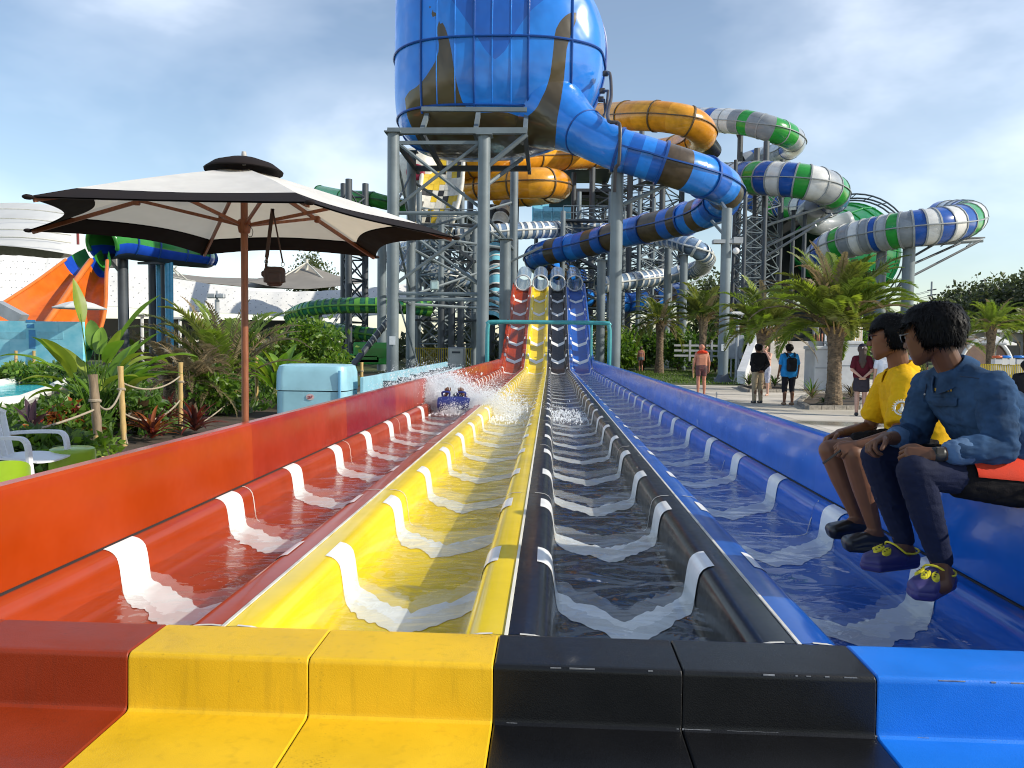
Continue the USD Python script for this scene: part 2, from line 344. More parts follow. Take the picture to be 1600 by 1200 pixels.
for sgn, xs in ((-1, SX[0]), (1, SX[4])):
    for q, (a, b) in enumerate(zip(yw[:-1], yw[1:])):
        V = np.array([[(xs+sgn*(p[0]+0.006), y, SEAMZ+p[1]) for p in WP] for y in (a+0.0006, b-0.0006)])
        v, f = grid(V); 
        if sgn > 0: f = f[:, ::-1]
        m = (wcols_red[[0, 0, 1, 2, 3, 1, 0, 3, 1, 0, 3, 1, 0][q]] if sgn < 0 else (WBLU2 if q < 2 else WBLU))
        slide.part('wall_panel', (v, f), m, smooth=35)
    Y = np.r_[2.36, 34.2]
    slide.part('gasket', MB().beam((xs+sgn*0.0, 2.36, SEAMZ+0.003), (xs, 34.2, SEAMZ+0.003), 0.014, 0.012), mat('dark_gasket', (0.02, 0.02, 0.02), 0.8))
    Y = np.linspace(34.2, 47, 20); z, k = centre(Y); h = np.interp(Y, [34.2, 36.8], [0.44, 0.14])
    V = np.stack([np.stack([np.full(len(Y), xs+sgn*d), Y, z+e*h+c], -1) for d, e, c in ((0.006, 0, 0), (0.018, 1, -.02), (0.03, 1, 0), (0.10, 1, 0), (0.11, 1, -.03), (0.11, 0, -.4))], 1)
    v, f = grid(V); f = f[:, ::-1] if sgn > 0 else f
    slide.part('wall_panel', (v, f), wcols_red[3] if sgn < 0 else WBLU, smooth=35)
# underside and steel legs under the steep part
for y in (37.5, 41, 44.5):
    z = float(centre(y)[0])-0.55
    for x in (-2.0, -0.145, 1.7):
        slide.part('support_leg', MB().bar((x, y, 0), (x, y, z), 0.11, 10), STEEL)
    slide.part('cross_beam', MB().beam((-2.2, y, z), (1.9, y, z), 0.15, 0.25), STEEL)
Yu = np.linspace(34.5, 47.0, 16)
V = np.stack([np.stack([np.full(16, x), Yu, centre(Yu)[0]-0.42], -1) for x in (SX[0], SX[4])], 1)
slide.part('underside', grid(V), STEELD)
# entry tubes at the top
CLEAR = usdkit.material(stage, '/World/Looks/smoky_tube', {'t': ('transparent_bsdf', {'color': (0.75, 0.82, 0.90)}), 'p': ('principled_bsdf', {'base_color': (0.20, 0.28, 0.38), 'roughness': 0.15, 'coat_weight': 0.6}), 'l': ('layer_weight', {'blend': 0.35}), 'm': ('math', {'math_type': 'multiply_add', 'value2': 0.6, 'value3': 0.35}), 'x': ('mix_closure', {})}, [('l.facing', 'm.value1'), ('m.value', 'x.fac'), ('t.BSDF', 'x.closure1'), ('p.BSDF', 'x.closure2')], surface='x.closure')
RIM = mat('pale_rim', (0.55, 0.56, 0.56), 0.4)
for li in range(4):
    c0 = V3(SX[li]+LW/2, 47.0, centre(47.0)[0]-0.02+0.22); d = V3(0, 1, 0.30)
    pts = [c0-d*0.25, c0+d*0.9, c0+d*2.6]
    t = slide.part('entry_tube', sweep(pts, 0.44, 20, cap=False), CLEAR, smooth=True)
    ring = [c0-d*0.25+V3(0.46*math.cos(a), 0.02*math.sin(a), 0.46*math.sin(a)) for a in np.linspace(0, 2*PI, 25)]
    slide.part('tube_rim', sweep(ring, 0.045, 8, cap=False), RIM, smooth=True)
# water in the lanes
def water_mat(name, tint, scale, strength, stretch=(1, 1, 1), haze=0.0, detail=2.5, refr=0.20):
    nodes = {'g': ('geometry', {}), 'm': ('mapping', {'scale': stretch}), 'n': ('noise_texture', {'scale': scale, 'detail': detail, 'roughness': 0.5, 'distortion': 0.7}), 'b': ('bump', {'strength': strength, 'distance': 0.06}),
        'f': ('layer_weight', {'blend': 0.5}), 'fp': ('math', {'math_type': 'power', 'value2': 5.0}), 'fm': ('math', {'math_type': 'multiply_add', 'value2': 0.50, 'value3': 0.02}), 'gl': ('glossy_bsdf', {'roughness': 0.02, 'color': (1, 1, 1)}), 't': ('transparent_bsdf', {'color': tint}), 'mx': ('mix_closure', {}), 'rf': ('refraction_bsdf', {'IOR': 1.33, 'roughness': 0.0, 'color': tint}), 'tr': ('mix_closure', {'fac': refr})}
    links = [('g.position', 'm.vector'), ('m.vector', 'n.vector'), ('n.fac', 'b.height'), ('b.normal', 'gl.normal'), ('f.facing', 'fp.value1'), ('fp.value', 'fm.value1'), ('fm.value', 'mx.fac'), ('t.BSDF', 'tr.closure1'), ('rf.BSDF', 'tr.closure2'), ('b.normal', 'rf.normal'), ('tr.closure', 'mx.closure1'), ('gl.BSDF', 'mx.closure2')]
    return usdkit.material(stage, '/World/Looks/'+name, nodes, links, surface='mx.closure')
WAT = water_mat('lane_water', (0.96, 0.98, 0.98), 3.0, 0.85, (1.0, 1.7, 1))
WATZ = 0.315
for li, (nm) in enumerate(('red', 'yellow', 'black', 'blue')):
    PU, PZ = lane_profile(li); ua = np.interp(WATZ-SEAMZ, PZ[:15][::-1], PU[:15][::-1]); ub2 = np.interp(WATZ-SEAMZ, PZ[14:], PU[14:][::1]) if False else LW-np.interp(WATZ-SEAMZ, PZ[:15][::-1], (LW-PU[::-1])[:15][::-1])
    Y = np.r_[np.arange(2.36, 14, 0.06), np.arange(14, 34.2, 0.25)]; U = np.linspace(ua-0.004, ub2+0.004, 18)
    Z = WATZ+0.010*(meshkit.fbm(np.stack(np.broadcast_arrays(U[None]*5+li*20, Y[:, None]*4.5, 0*Y[:, None]), -1), 3)-.5)
    V = np.stack(np.broadcast_arrays(SX[li]+U[None], Y[:, None], Z), -1)
    single('water', grid(V), WAT, kind='structure', smooth=True)

# ================================================================== the end wall nearest the camera
GRIT = dict(bump=0.14, bscale=260)
def grime(nodes, links):
    """Fine dark specks, and drip marks down the upright faces."""
    nodes.update({'d1': ('noise_texture', {'scale': 130.0, 'detail': 3.0, 'roughness': 0.7}), 'd2': ('noise_texture', {'scale': 3.0, 'detail': 3.0}), 'd3': ('math', {'math_type': 'multiply'}), 'dr': ('map_range', {'from_min': 0.345, 'from_max': 0.40, 'to_min': 0.0, 'to_max': 0.6, 'clamp': True}),
        'dm': ('mapping', {'scale': (9.0, 9.0, 0.7)}), 'd4': ('noise_texture', {'scale': 4.0, 'detail': 3.0}), 'd5': ('map_range', {'from_min': 0.55, 'from_max': 0.75, 'to_min': 0.0, 'to_max': 0.14, 'clamp': True}), 'd6': ('math', {'math_type': 'maximum'}), 'dc': ('mix_color', {'b': (0.035, 0.025, 0.015)})})
    for i, l in enumerate(links):
        if l[1] == 'p.base_color': links[i] = (l[0], 'dc.a')
    links += [('g.position', 'd1.vector'), ('g.position', 'd2.vector'), ('d1.fac', 'd3.value1'), ('d2.fac', 'd3.value2'), ('d3.value', 'dr.value'), ('g.position', 'dm.vector'), ('dm.vector', 'd4.vector'), ('d4.fac', 'd5.value'), ('dr.result', 'd6.value1'), ('d5.result', 'd6.value2'), ('d6.value', 'dc.fac'), ('dc.result', 'p.base_color')]
def beamm(name, col, r=0.42, c2=None, g=True): return mat(name, col, r, coat=0.08, spec=.3, var=0.10, scale=2.2, col2=c2, rvar=0.35, extra=grime if g else None, **GRIT)
BR, BY, BK, BB = beamm('block_red', (0.24, 0.026, 0.004)), beamm('block_yellow', (0.74, 0.45, 0.014)), beamm('block_black', (0.005, 0.005, 0.0055), 0.34, g=False), beamm('block_blue', (0.010, 0.17, 0.66), 0.34, g=False)
endw = Thing('end_wall', 'low wall of red, yellow, black and blue blocks across the near end of the lanes', 'wall', base=(-0.145, 2.2, 0))
EP = [(2.345, 0.18), (2.335, 0.60), (2.330, 0.628), (2.318, 0.641), (2.30, 0.645), (2.106, 0.644), (2.097, 0.641), (2.092, 0.635), (2.090, 0.626), (2.086, 0.497), (2.083, 0.486), (2.074, 0.480), (2.06, 0.479), (1.30, 0.470), (1.28, 0.45), (1.28, 0.0)]
bx = [-3.80, -2.757, -2.235, -1.7125, -1.19, -0.6675, -0.145, 0.3775, 0.90, 1.4225, 1.945, 2.4675, 3.5]
bm = [BR]*4+[BY]*2+[BK]*2+[BB]*4
for a, b, m in zip(bx[:-1], bx[1:], bm):
    same = 0.0013 if (a, b) else 0
    xa, xb = a+same, b-same; e = 0.005
    rows = [(xa, 0.006), (xa+e*.35, 0.002), (xa+e, 0.0), (xb-e, 0.0), (xb-e*.35, 0.002), (xb, 0.006)]
    ctr = np.array([2.2, 0.2])
    V = np.array([[(x, p[0]+(0.0 if 0 < i < 0 else -s*np.sign(p[0]-ctr[0])*0.3), p[1]-s) for i, p in enumerate(EP)] for x, s in rows])
    v, f = grid(V)
    endw.part('block', (v, f[:, ::-1]), m, smooth=28)
wr_ = random.Random(12); mb = MB()
for i in range(34):
    x = wr_.uniform(-.14, 1.9); L_ = wr_.choice([.006, .012, .03, .07]); m_edge = wr_.random()
    y_, z_ = (2.0935, .6385) if m_edge < .6 else (2.0815, .4835)
    mb.box((x, y_, z_), (L_, .0035*wr_.uniform(.5, 1.2), .0035*wr_.uniform(.5, 1.2)))
endw.part('edge_wear', mb, mat('worn_edge', (0.22, 0.23, 0.25), .7, var=.3, scale=60), kind='stuff')
endw.part('core', MB().box((-0.145, 1.84, 0.20), (7.0, 0.9, 0.42)), mat('dark_core', (0.03, 0.028, 0.025), 0.9))

# ================================================================== teal pipe frame over the slide
TEAL = mat('teal_pipe', (0.05, 0.30, 0.33), 0.35, coat=0.3)
pf = Thing('pipe_frame', 'teal pipe frame standing across all four lanes of the slide', 'pipe', base=(-0.1, 36.5, 0))
yq = 36.5; zt = P(860, 504, yq)[2]
arch = [V3(-3.0, yq, 0), V3(-3.0, yq, zt-0.4), V3(-2.9, yq, zt-0.1), V3(-2.6, yq, zt), V3(2.4, yq, zt), V3(2.68, yq, zt-0.1), V3(2.78, yq, zt-0.4), V3(2.78, yq, 0)]
pf.part('arch_pipe', sweep(spline(arch, 60), 0.10, 12), TEAL, smooth=True)
pf.part('side_pipe', MB().bar((1.95, yq+0.4, 0), (1.95, yq+0.4, zt), 0.06), TEAL, smooth=True)
for x in (-3.0, 2.78): pf.part('base_plate', MB().box((x, yq, 0.01), (0.45, 0.45, 0.04)), STEEL)
# ================================================================== tube slides
def strip_frames(pts): return upframes(pts)
def tube_slide(th, pts, r, bands, flange_every=2, N=None, seg=20, flange=None, rim=None, side=True, fr=1.07):
    """A pipe slide along pts: coloured sections (bands: materials in turn), raised flange rings and a joint along each side."""
    pts = np.asarray(pts, float); nb = len(bands); per = 6
    Q = spline(pts, 500); d = (Q-CAM)/np.linalg.norm(Q-CAM, axis=1, keepdims=True)
    w = np.linalg.norm(np.diff(d, axis=0), axis=1); L_ = np.linalg.norm(np.diff(Q, axis=0), axis=1); w = w/w.sum()*.75+L_/L_.sum()*.25; cw = np.r_[0, np.cumsum(w)]   # sections shorter where the pipe bends
    at_ = np.interp(np.linspace(0, 1, nb*(per-1)+1), cw, np.linspace(0, 499, 500)); C = np.stack([np.interp(at_, np.arange(500), Q[:, k]) for k in range(3)], 1)
    R = np.interp(at_/499, np.linspace(0, 1, np.size(r)), np.atleast_1d(r))
    t, A, B = upframes(C)
    for k, m in enumerate(bands):
        i0, i1 = k*(per-1), (k+1)*(per-1)
        a = np.linspace(0, 2*PI, seg, endpoint=False); q = slice(i0, i1+1)
        V = C[q][:, None]+R[q][:, None, None]*(np.cos(a)[None, :, None]*A[q][:, None]+np.sin(a)[None, :, None]*B[q][:, None])
        th.part('tube_section', grid(V, True), m, smooth=60)
        if flange is not None and k % flange_every == 0:
            prof = [(0.985, -0.06), (fr, -0.06), (fr, 0.06), (0.985, 0.06)]
            V = np.stack([C[i0]+R[i0]*pr*(np.cos(a)[:, None]*A[i0]+np.sin(a)[:, None]*B[i0])+t[i0]*o for pr, o in prof], 1)
            th.part('flange', grid(np.transpose(V, (1, 0, 2)), True), flange, smooth=30)
    if side and flange is not None:
        for sg_ in (-1, 1):
            V = np.stack([C+(A*sg_*0.99)*R[:, None]+B*0.035, C+A*sg_*(R[:, None]*1.0+0.09)+B*0.035, C+A*sg_*(R[:, None]+0.09)-B*0.035, C+A*sg_*0.99*R[:, None]-B*0.035], 1)
            th.part('side_joint', grid(V), flange, smooth=False)
    return C
def PP(L): return [P(*a) for a in L]
def brace(th, p, q, r=0.06, m=None, name='brace', n=6): th.part(name, MB().bar(p, q, r, n), m or STEEL, smooth=50)
def column(th, px, top, D, r, m=None, name='column', n=16, plate=True):
    p = P(px, top, D); 
    th.part(name, MB().bar((p[0], p[1], 0), p, r, n), m or STEEL, smooth=50)
    if plate: th.part('cap_plate', MB().box((p[0], p[1], p[2]+0.03), (r*2.6, r*2.6, 0.06)), m or STEEL)
    return V3(p[0], p[1], 0), p

TB = frp('tube_blue', (0.020, 0.20, 0.68), 0.2, var=0.15); TB2 = frp('tube_deep_blue', (0.014, 0.11, 0.46), 0.2, var=0.15); TBR = frp('tube_brown', (0.075, 0.052, 0.03), 0.3, var=0.25)
FLB = frp('flange_navy', (0.006, 0.06, 0.27), 0.35)

# ---- big blue bowl on its tower
DB = 38.5
bc = P(783, 95, 43.0); bc[1] = 43.2
EA, EB, EC = 5.72, 4.7, 5.0
def bowl_pt(u, v):
    """u around (0 faces +x, -pi/2 faces the camera), v up; boxy on the left, round on the right."""
    u, v = np.broadcast_arrays(np.asarray(u, float), np.asarray(v, float))
    e1, e2 = 0.62+0.27*np.cos(u), 0.72
    cu, su, cv, sv = np.cos(u), np.sin(u), np.cos(v), np.sin(v)
    p = lambda c, e: np.sign(c)*np.abs(c)**e
    wob = 1+0.02*np.sin(u*7+v*3)*np.clip(np.cos(u), 0, 1)
    return np.stack([bc[0]+EA*p(cv, e1)*p(cu, e2)*wob, bc[1]+EB*p(cv, e1)*p(su, e2), bc[2]+EC*p(sv, e1)], -1)
from scipy.interpolate import LinearNDInterpolator, NearestNDInterpolator
_q = bowl_pt(np.linspace(-PI, 0, 260)[None, :], np.linspace(-1.565, 1.565, 200)[:, None]).reshape(-1, 3)
_li, _ni = LinearNDInterpolator(_q[:, [0, 2]], _q[:, 1]), NearestNDInterpolator(_q[:, [0, 2]], _q[:, 1])
def bowl_front(x, z, off=0.0):
    """The bowl's skin towards the camera at (x, z), pushed out by off."""
    y = _li(x, z); y = np.where(np.isnan(y), _ni(x, z), y)
    return np.stack(np.broadcast_arrays(x, y-off, z), -1)
Zp = lambda px, py: P(px, py, 39.0)[[0, 2]]
def zpoly(L): return sg.Polygon([Zp(600+a*.225, b*.225) for a, b in L]).buffer(0)
flame_l = zpoly([(305, 25), (325, 80), (345, 140), (370, 220), (385, 300), (388, 350), (375, 400), (355, 445), (330, 480), (295, 525), (260, 560), (215, 590), (160, 605), (120, 640), (130, 760), (175, 880), (200, 1100), (990, 1100), (990, 800), (930, 785), (870, 770), (800, 765), (700, 770), (650, 772), (600, 760), (570, 740), (545, 710), (525, 650), (510, 590), (490, 480), (475, 370), (455, 280), (440, 230), (410, 160), (370, 110), (335, 55)])
flame_r = zpoly([(1340, 70), (1290, 85), (1250, 120), (1220, 160), (1195, 210), (1185, 250), (1172, 390), (1155, 520), (1120, 640), (1070, 740), (1040, 775), (990, 800), (990, 1100), (1180, 1100), (1200, 870), (1230, 700), (1250, 540), (1270, 330), (1300, 230), (1340, 120)])
vee = zpoly([(460, -300), (460, 0), (560, 140), (640, 260), (700, 360), (740, 410), (780, 440), (820, 415), (855, 360), (905, 270), (960, 180), (1030, 90), (1130, 0), (1300, -120), (1300, -300)])
brown = flame_l.union(flame_r)
uu = np.linspace(-PI, PI, 181); vv = np.linspace(-PI/2, PI/2, 121)
BV = bowl_pt(uu[None, :], vv[:, None]); bv, bf = grid(BV)
def sdf(poly, xz):
    pts = shapely.points(xz); d = shapely.distance(poly.boundary, pts); return np.where(shapely.contains(poly, pts), d, -d)
xz = bv[:, [0, 2]]; fr_ = bv[:, 1] < bc[1]+1.0
sb = np.where(fr_, sdf(brown, xz), -1.0); sv_ = np.where(fr_, sdf(vee, xz), -1.0)
def bowl_extra():
    nodes = {'ab': ('attribute', {'attribute': 'brown_paint'}), 'av': ('attribute', {'attribute': 'dark_paint'}),
        'gb': ('math', {'math_type': 'greater_than', 'value2': 0.0}), 'gv': ('math', {'math_type': 'greater_than', 'value2': 0.0}),
        'g': ('geometry', {}), 'n': ('noise_texture', {'scale': 0.7, 'detail': 5.0}), 'r': ('rgb_ramp', {'ramp': [(0.3, (0.012, 0.15, 0.55)), (0.7, (0.018, 0.21, 0.70))]}),
        'mv': ('mix_color', {'b': (0.012, 0.10, 0.44)}), 'mb': ('mix_color', {'b': (0.062, 0.046, 0.022)}),
        'bn': ('noise_texture', {'scale': 0.55, 'detail': 2.0}), 'bp': ('bump', {'strength': 0.35, 'distance': 0.4}),
        'p': ('principled_bsdf', {'roughness': 0.25, 'coat_weight': 0.3, 'coat_roughness': 0.05})}
    links = [('ab.fac', 'gb.value1'), ('av.fac', 'gv.value1'), ('g.position', 'n.vector'), ('n.fac', 'r.fac'), ('r.color', 'mv.a'), ('gv.value', 'mv.fac'), ('mv.result', 'mb.a'), ('gb.value', 'mb.fac'), ('mb.result', 'p.base_color'),
             ('g.position', 'bn.vector'), ('bn.fac', 'bp.height'), ('bp.normal', 'p.normal'), ('bp.normal', 'p.coat_normal')]
    return usdkit.material(stage, '/World/Looks/bowl_paint', nodes, links, surface='p.BSDF')
BOWLM = bowl_extra()
bowl = Thing('bowl_slide', 'huge blue bowl slide with brown flame patterns and a blue and brown pipe leading out', 'water slide', base=(bc[0], bc[1], 0))
bowl.part('bowl', (bv, bf), BOWLM, smooth=True, vars={'brown_paint': sb, 'dark_paint': sv_})
def rib(pts, w=0.13, d=0.22): 
    bowl.part('rib', MB().path(pts, 0.06, 6), FLB, smooth=50)
for px in (657, 742, 826, 894):
    x = P(px, 80, 39)[0]; z = np.linspace(P(px, 172 if px < 890 else 160, 39)[2], P(px, -60, 39)[2], 40)
    rib(bowl_front(np.full(40, x), z, 0.03))
for px in (683, 712, 770, 799):                      # the narrow ribs pressed into the skin
    x = P(px, 80, 39)[0]; z = np.linspace(P(px, 165, 39)[2], P(px, -60, 39)[2], 30)
    bowl.part('crease', MB().path(bowl_front(np.full(30, x), z, -0.005), 0.035, 6), TB, smooth=50)
for z0, sag in ((P(783, 62, 39)[2], 0.012), (P(783, 163, 39)[2], -0.004)):
    th_ = np.linspace(-PI*1.02, 0.02*PI, 70)
    s = (abs(z0-bc[2])/EC)**(1/(0.62+0.27*np.cos(th_))); v0 = np.arcsin(np.clip(s, 0, 1))*np.sign(z0-bc[2])
    q = bowl_pt(th_, v0); q = q+(q-bc)*0.008*[1, 1, 0]
    rib(q)
s = 0; q = bowl_pt(np.zeros(60), np.linspace(-1.2, PI/2, 60)); rib(q+[0.05, 0, 0])   # right edge flange
q = bowl_pt(np.full(60, PI), np.linspace(-1.3, PI/2, 60)); rib(q-[0.05, 0, 0])
# horn-shaped outlet
horn = PP([(838, 165, 41.2), (872, 182, 40.2), (905, 203, 39.0), (938, 222, 38.0), (966, 234, 37.3), (980, 238.5, 37.2)]); hr = [2.15, 1.85, 1.42, 1.12, 1.0, .985]
HC = spline(horn, 30); HR = np.interp(np.linspace(0, 1, 30), np.linspace(0, 1, 6), hr); t_, A_, B_ = upframes(HC); a_ = np.linspace(0, 2*PI, 40, endpoint=False)
HV = HC[:, None]+HR[:, None, None]*(np.cos(a_)[None, :, None]*A_[:, None]+np.sin(a_)[None, :, None]*B_[:, None]); hv, hf = grid(HV, True)
bowl.part('outlet_horn', (hv, hf), BOWLM, smooth=True, vars={'brown_paint': sdf(brown, hv[:, [0, 2]]), 'dark_paint': np.full(len(hv), -1.0)})
for k in (17,): bowl.part('flange', MB().path(np.vstack([HV[k], HV[k][:1]])*1.0, 0.05, 6), FLB, smooth=50)
for k in (0.02,):
    V = HC+B_*(HR[:, None]*1.0)*0.0
# the striped pipe
B, N_, K = TB, TB2, TBR
seq = [B, N_, B, N_, K, K, B, B, N_, B, K, B, N_, B, K, B, K, N_, K, K, N_, B, K, K, N_, K, N_, B, N_, K, N_, B, N_, K, B, K, B, N_]
tube_slide(bowl, PP([(966, 234, 37.3), (1010, 247, 37.2), (1070, 266, 37.4), (1115, 283, 38.6), (1133, 302, 41.5), (1105, 330, 45.0), (1050, 348, 48.0), (980, 364, 51.5), (910, 383, 55.0), (850, 396, 58.0), (838, 408, 61.5), (868, 424, 64.0), (905, 436, 66)]), [0.98, .95, .93, .92], seq, 4, seg=22, flange=FLB, fr=1.09)
# pumps and pipes beside the outlet
PIPE = mat('dark_pipe', (0.05, 0.045, 0.05), 0.4)
pw = Thing('feed_pipes', 'thin dark water pipes climbing the right side of the blue bowl', 'pipes', base=tuple(P(962, 300, 36.9)*[1, 1, 0]))
pw.part('riser', MB().path(spline(PP([(945, 116, 40.5), (953, 116, 39.6), (955, 150, 38.5), (950, 175, 37.6), (952, 190, 36.6), (966, 192, 36.5), (969, 205, 36.3), (967, 255, 36.3), (962, 262, 36.5), (960, 300, 36.9)]), 60), 0.085, 8), PIPE, smooth=True)
pw.part('riser', MB().path(PP([(940, 142, 40.0), (950, 142, 39.2), (948, 170, 38.6), (942, 186, 38)]), 0.07, 8), PIPE, smooth=True)
pw.part('riser', MB().path(PP([(938, 155, 39.5), (944, 156, 39), (946, 178, 38.5)]), 0.06, 8), PIPE, smooth=True)
for a in ((946, 115, 40.2), (941, 142, 39.8), (939, 155, 39.4)): pw.part('valve', MB().box(P(*a), (0.3, 0.25, 0.24), bev=0.04), PIPE)

# ---- the steel tower under the bowl
tw = Thing('bowl_tower', 'grey steel tower of thick round columns carrying the blue bowl', 'tower', base=tuple(P(690, 560, 40)*[1, 1, 0]))
DF = 37.6
b1, t1 = column(tw, 615, 209, DF, 0.30); b2, t2 = column(tw, 757, 213, DF, 0.30)
b3, t3 = column(tw, 643, 238, 45.0, 0.27); b5, t5 = column(tw, 804, 240, 51.5, 0.27); b4, t4 = column(tw, 965, 268, 37.6, 0.30)
zt_ = max(t1[2], t2[2])+0.12
pL, pR = P(606, 206, DF), P(823, 214, DF)
tw.part('platform_beam', MB().beam(V3(pL[0], DF, zt_), V3(pR[0], DF, zt_), 0.3, 0.28), STEEL)
tw.part('platform_beam', MB().beam(V3(pL[0], DF+0.02, zt_-0.55), V3(t2[0], DF+0.02, zt_-0.55), 0.14, 0.16), STEEL)
tw.part('platform_beam', MB().beam(V3(pL[0]+0.1, 45, zt_-0.1), V3(pR[0], 45, zt_-0.1), 0.25, 0.3), STEELD)
for px in (608, 657, 742, 820): 
    x = P(px, 205, DF)[0]; tw.part('platform_beam', MB().beam(V3(x, DF, zt_-0.02), V3(x, 46, zt_-0.1), 0.2, 0.26), STEELD)
    if px > 610: tw.part('post', MB().beam(V3(x, DF+0.25, zt_), bowl_front(np.array([x]), np.array([zt_+1.35]))[0], 0.22, 0.22), STEEL)
tw.part('tie_beam', MB().beam(V3(P(657, 172, DF)[0], DF+0.3, zt_+1.15), V3(P(823, 172, DF)[0], DF+0.3, zt_+1.1), 0.16, 0.2), STEEL)
def zat(py, D=DF): return P(690, py, D)[2]
def xb(pa, pb, z0, z1, r=0.085, m=None):
    brace(tw, V3(pa[0], pa[1], z0), V3(pb[0], pb[1], z1), r, m); brace(tw, V3(pa[0], pa[1]+0.02, z1), V3(pb[0], pb[1]+0.18, z0), r, m)
for z0, z1 in ((zat(328), zat(218)), (zat(447), zat(345))): xb(b1, b2, z0, z1); xb(b3, b5, z0, z1-0.4, 0.08, STEEL); xb(b1, b3, z0, z1, 0.07)
for py in (333, 459, 468): brace(tw, V3(b1[0], b1[1], zat(py)), V3(b2[0], b2[1], zat(py)), 0.10)
for py in (333, 463): brace(tw, V3(b1[0], b1[1], zat(py)), V3(b3[0], b3[1], zat(py)), 0.09); brace(tw, V3(b2[0], b2[1], zat(py)), V3(b5[0], b5[1], zat(py)), 0.09); brace(tw, V3(b3[0], b3[1], zat(py)), V3(b5[0], b5[1], zat(py)), 0.09)
brace(tw, V3(t2[0], DF, zat(264)), V3(pR[0], DF, zt_-0.15), 0.13); brace(tw, V3(t2[0], DF, zat(292)), V3(P(812, 240, DF)[0], DF+3, zt_-0.6), 0.10)
brace(tw, P(968, 322, 37.6), P(1058, 282, 37.4), 0.10)
brace(tw, b1+[0.1, 0, 4.2], b1+[1.0, 2, 0.2], 0.05)
sgn_ = tw.part('notice', MB().box(P(613, 532, DF-0.32), (0.30, 0.012, 0.42)), mat('paper_sign', (0.62, 0.66, 0.70), 0.6))
fl = tw.part('flood_light', MB().box(P(679, 446, DF-0.1), (0.42, 0.3, 0.46), bev=0.05), mat('lamp_body', (0.25, 0.32, 0.32), 0.4)); tw.part('lamp_glass', MB().box(P(679, 446, DF-0.27), (0.30, 0.03, 0.32)), mat('lamp_glass', (0.45, 0.62, 0.62), 0.15), parent=fl)
sp = column(tw, 790, 375, 41.5, 0.30); brace(tw, P(795, 410, 41.5), P(848, 385, 41.5), 0.07)
column(tw, 597, 372, 44, 0.27)
column(tw, 940, 408, 46, 0.26)
# right-hand support poles
spole = Thing('support_pole', 'tall grey support pole with a bracket and loudspeaker under the bend of the blue pipe', 'pole', base=tuple(G(1133, 598)))
b, t = column(spole, 1136, 326, b_D := G(1133, 598)[1], 0.225, plate=False)
spole.part('foot', lathe([(0.42, 0.0), (0.42, 0.05), (0.30, 0.20), (0.24, 0.34), (0.22, 0.36)], 20, (b[0], b[1], 0)), STEELD, smooth=50)
spole.part('bracket', MB().box(P(1136, 378, b_D), (1.25, 0.42, 0.16)).box(P(1152, 376, b_D), (0.4, 0.46, 0.26)), GALV)
brace(spole, P(1136, 372, b_D), P(1112, 345, b_D+1), 0.07); brace(spole, P(1136, 330, b_D), P(1128, 318, b_D+4), 0.10)
brace(spole, P(1118, 350, b_D+0.6), P(1136, 345, b_D+.1), 0.05)
spole.part('loudspeaker', MB().tm(trimesh.creation.icosphere(2, 0.15).apply_translation(P(1150, 392, b_D-0.2))), mat('white_plastic', (0.7, 0.7, 0.7), 0.4), smooth=True)
spole.part('notice', MB().box(P(1131, 543, b_D-0.24), (0.22, 0.012, 0.30)), mat('paper_sign', (0.62, 0.66, 0.70), 0.6))

# ---- orange spiral tube
TY = frp('tube_orange', (0.62, 0.25, 0.014), 0.22, var=0.16); TY2 = frp('tube_orange_light', (0.68, 0.30, 0.02), 0.22, var=0.16); FLY = mat('flange_brown', (0.10, 0.06, 0.02), 0.5)
yel = Thing('spiral_tube', 'orange-yellow spiral tube slide coiling behind the blue pipe', 'water slide', base=tuple(P(870, 540, 64)*[1, 1, 0]))
tube_slide(yel, PP([(900, 187, 74), (945, 183, 68), (990, 181, 63), (1040, 183, 60.5), (1080, 192, 60), (1097, 210, 62.5), (1078, 226, 68), (1030, 237, 73), (960, 243, 73), (895, 244, 68), (830, 246, 63), (765, 250, 60.5), (715, 260, 61.5), (690, 274, 65), (705, 289, 66), (750, 291, 62), (810, 287, 59.5), (855, 286, 60), (872, 292, 64), (845, 300, 70), (780, 306, 73)]), 1.15, [TY, TY2]*21, 2, seg=20, flange=FLY, fr=1.06)
yel.part('end_cap', MB().bar(P(1098, 214, 63), P(1114, 236, 66), 0.72, 18), mat('black_tube', (0.015, 0.015, 0.017), 0.3), smooth=40)
# ---- green, white, blue and grey tubes on the right
TW = frp('tube_white', (0.62, 0.62, 0.60)); TG = frp('tube_green', (0.025, 0.27, 0.04)); TGY = frp('tube_grey', (0.22, 0.24, 0.26)); TN = frp('tube_royal', (0.012, 0.075, 0.33)); TLG = frp('tube_light_grey', (0.34, 0.36, 0.38)); FLG = mat('flange_grey', (0.28, 0.30, 0.31), 0.5)
grp = None
ta = Thing('open_tube', 'high grey, white and green tube curling against the sky, highest of the striped tubes', 'water slide', base=tuple(P(1180, 540, 74)*[1, 1, 0]))
tube_slide(ta, PP([(1086, 186, 80), (1120, 188, 76), (1165, 192, 72.5), (1205, 202, 71), (1233, 214, 73), (1240, 226, 78), (1222, 238, 84), (1190, 246, 88), (1160, 256, 88)]), 1.12, [TGY, TW, TN, TW, TW, TGY, TG, TGY, TGY, TG, TG, TLG, TGY, TN, TGY, TLG, TGY, TW, TN, TGY], 2, flange=FLG, fr=1.03)
tb_ = Thing('striped_tube', 'thick green, white and blue striped tube sweeping across the middle right', 'water slide', base=tuple(P(1230, 540, 66)*[1, 1, 0]))
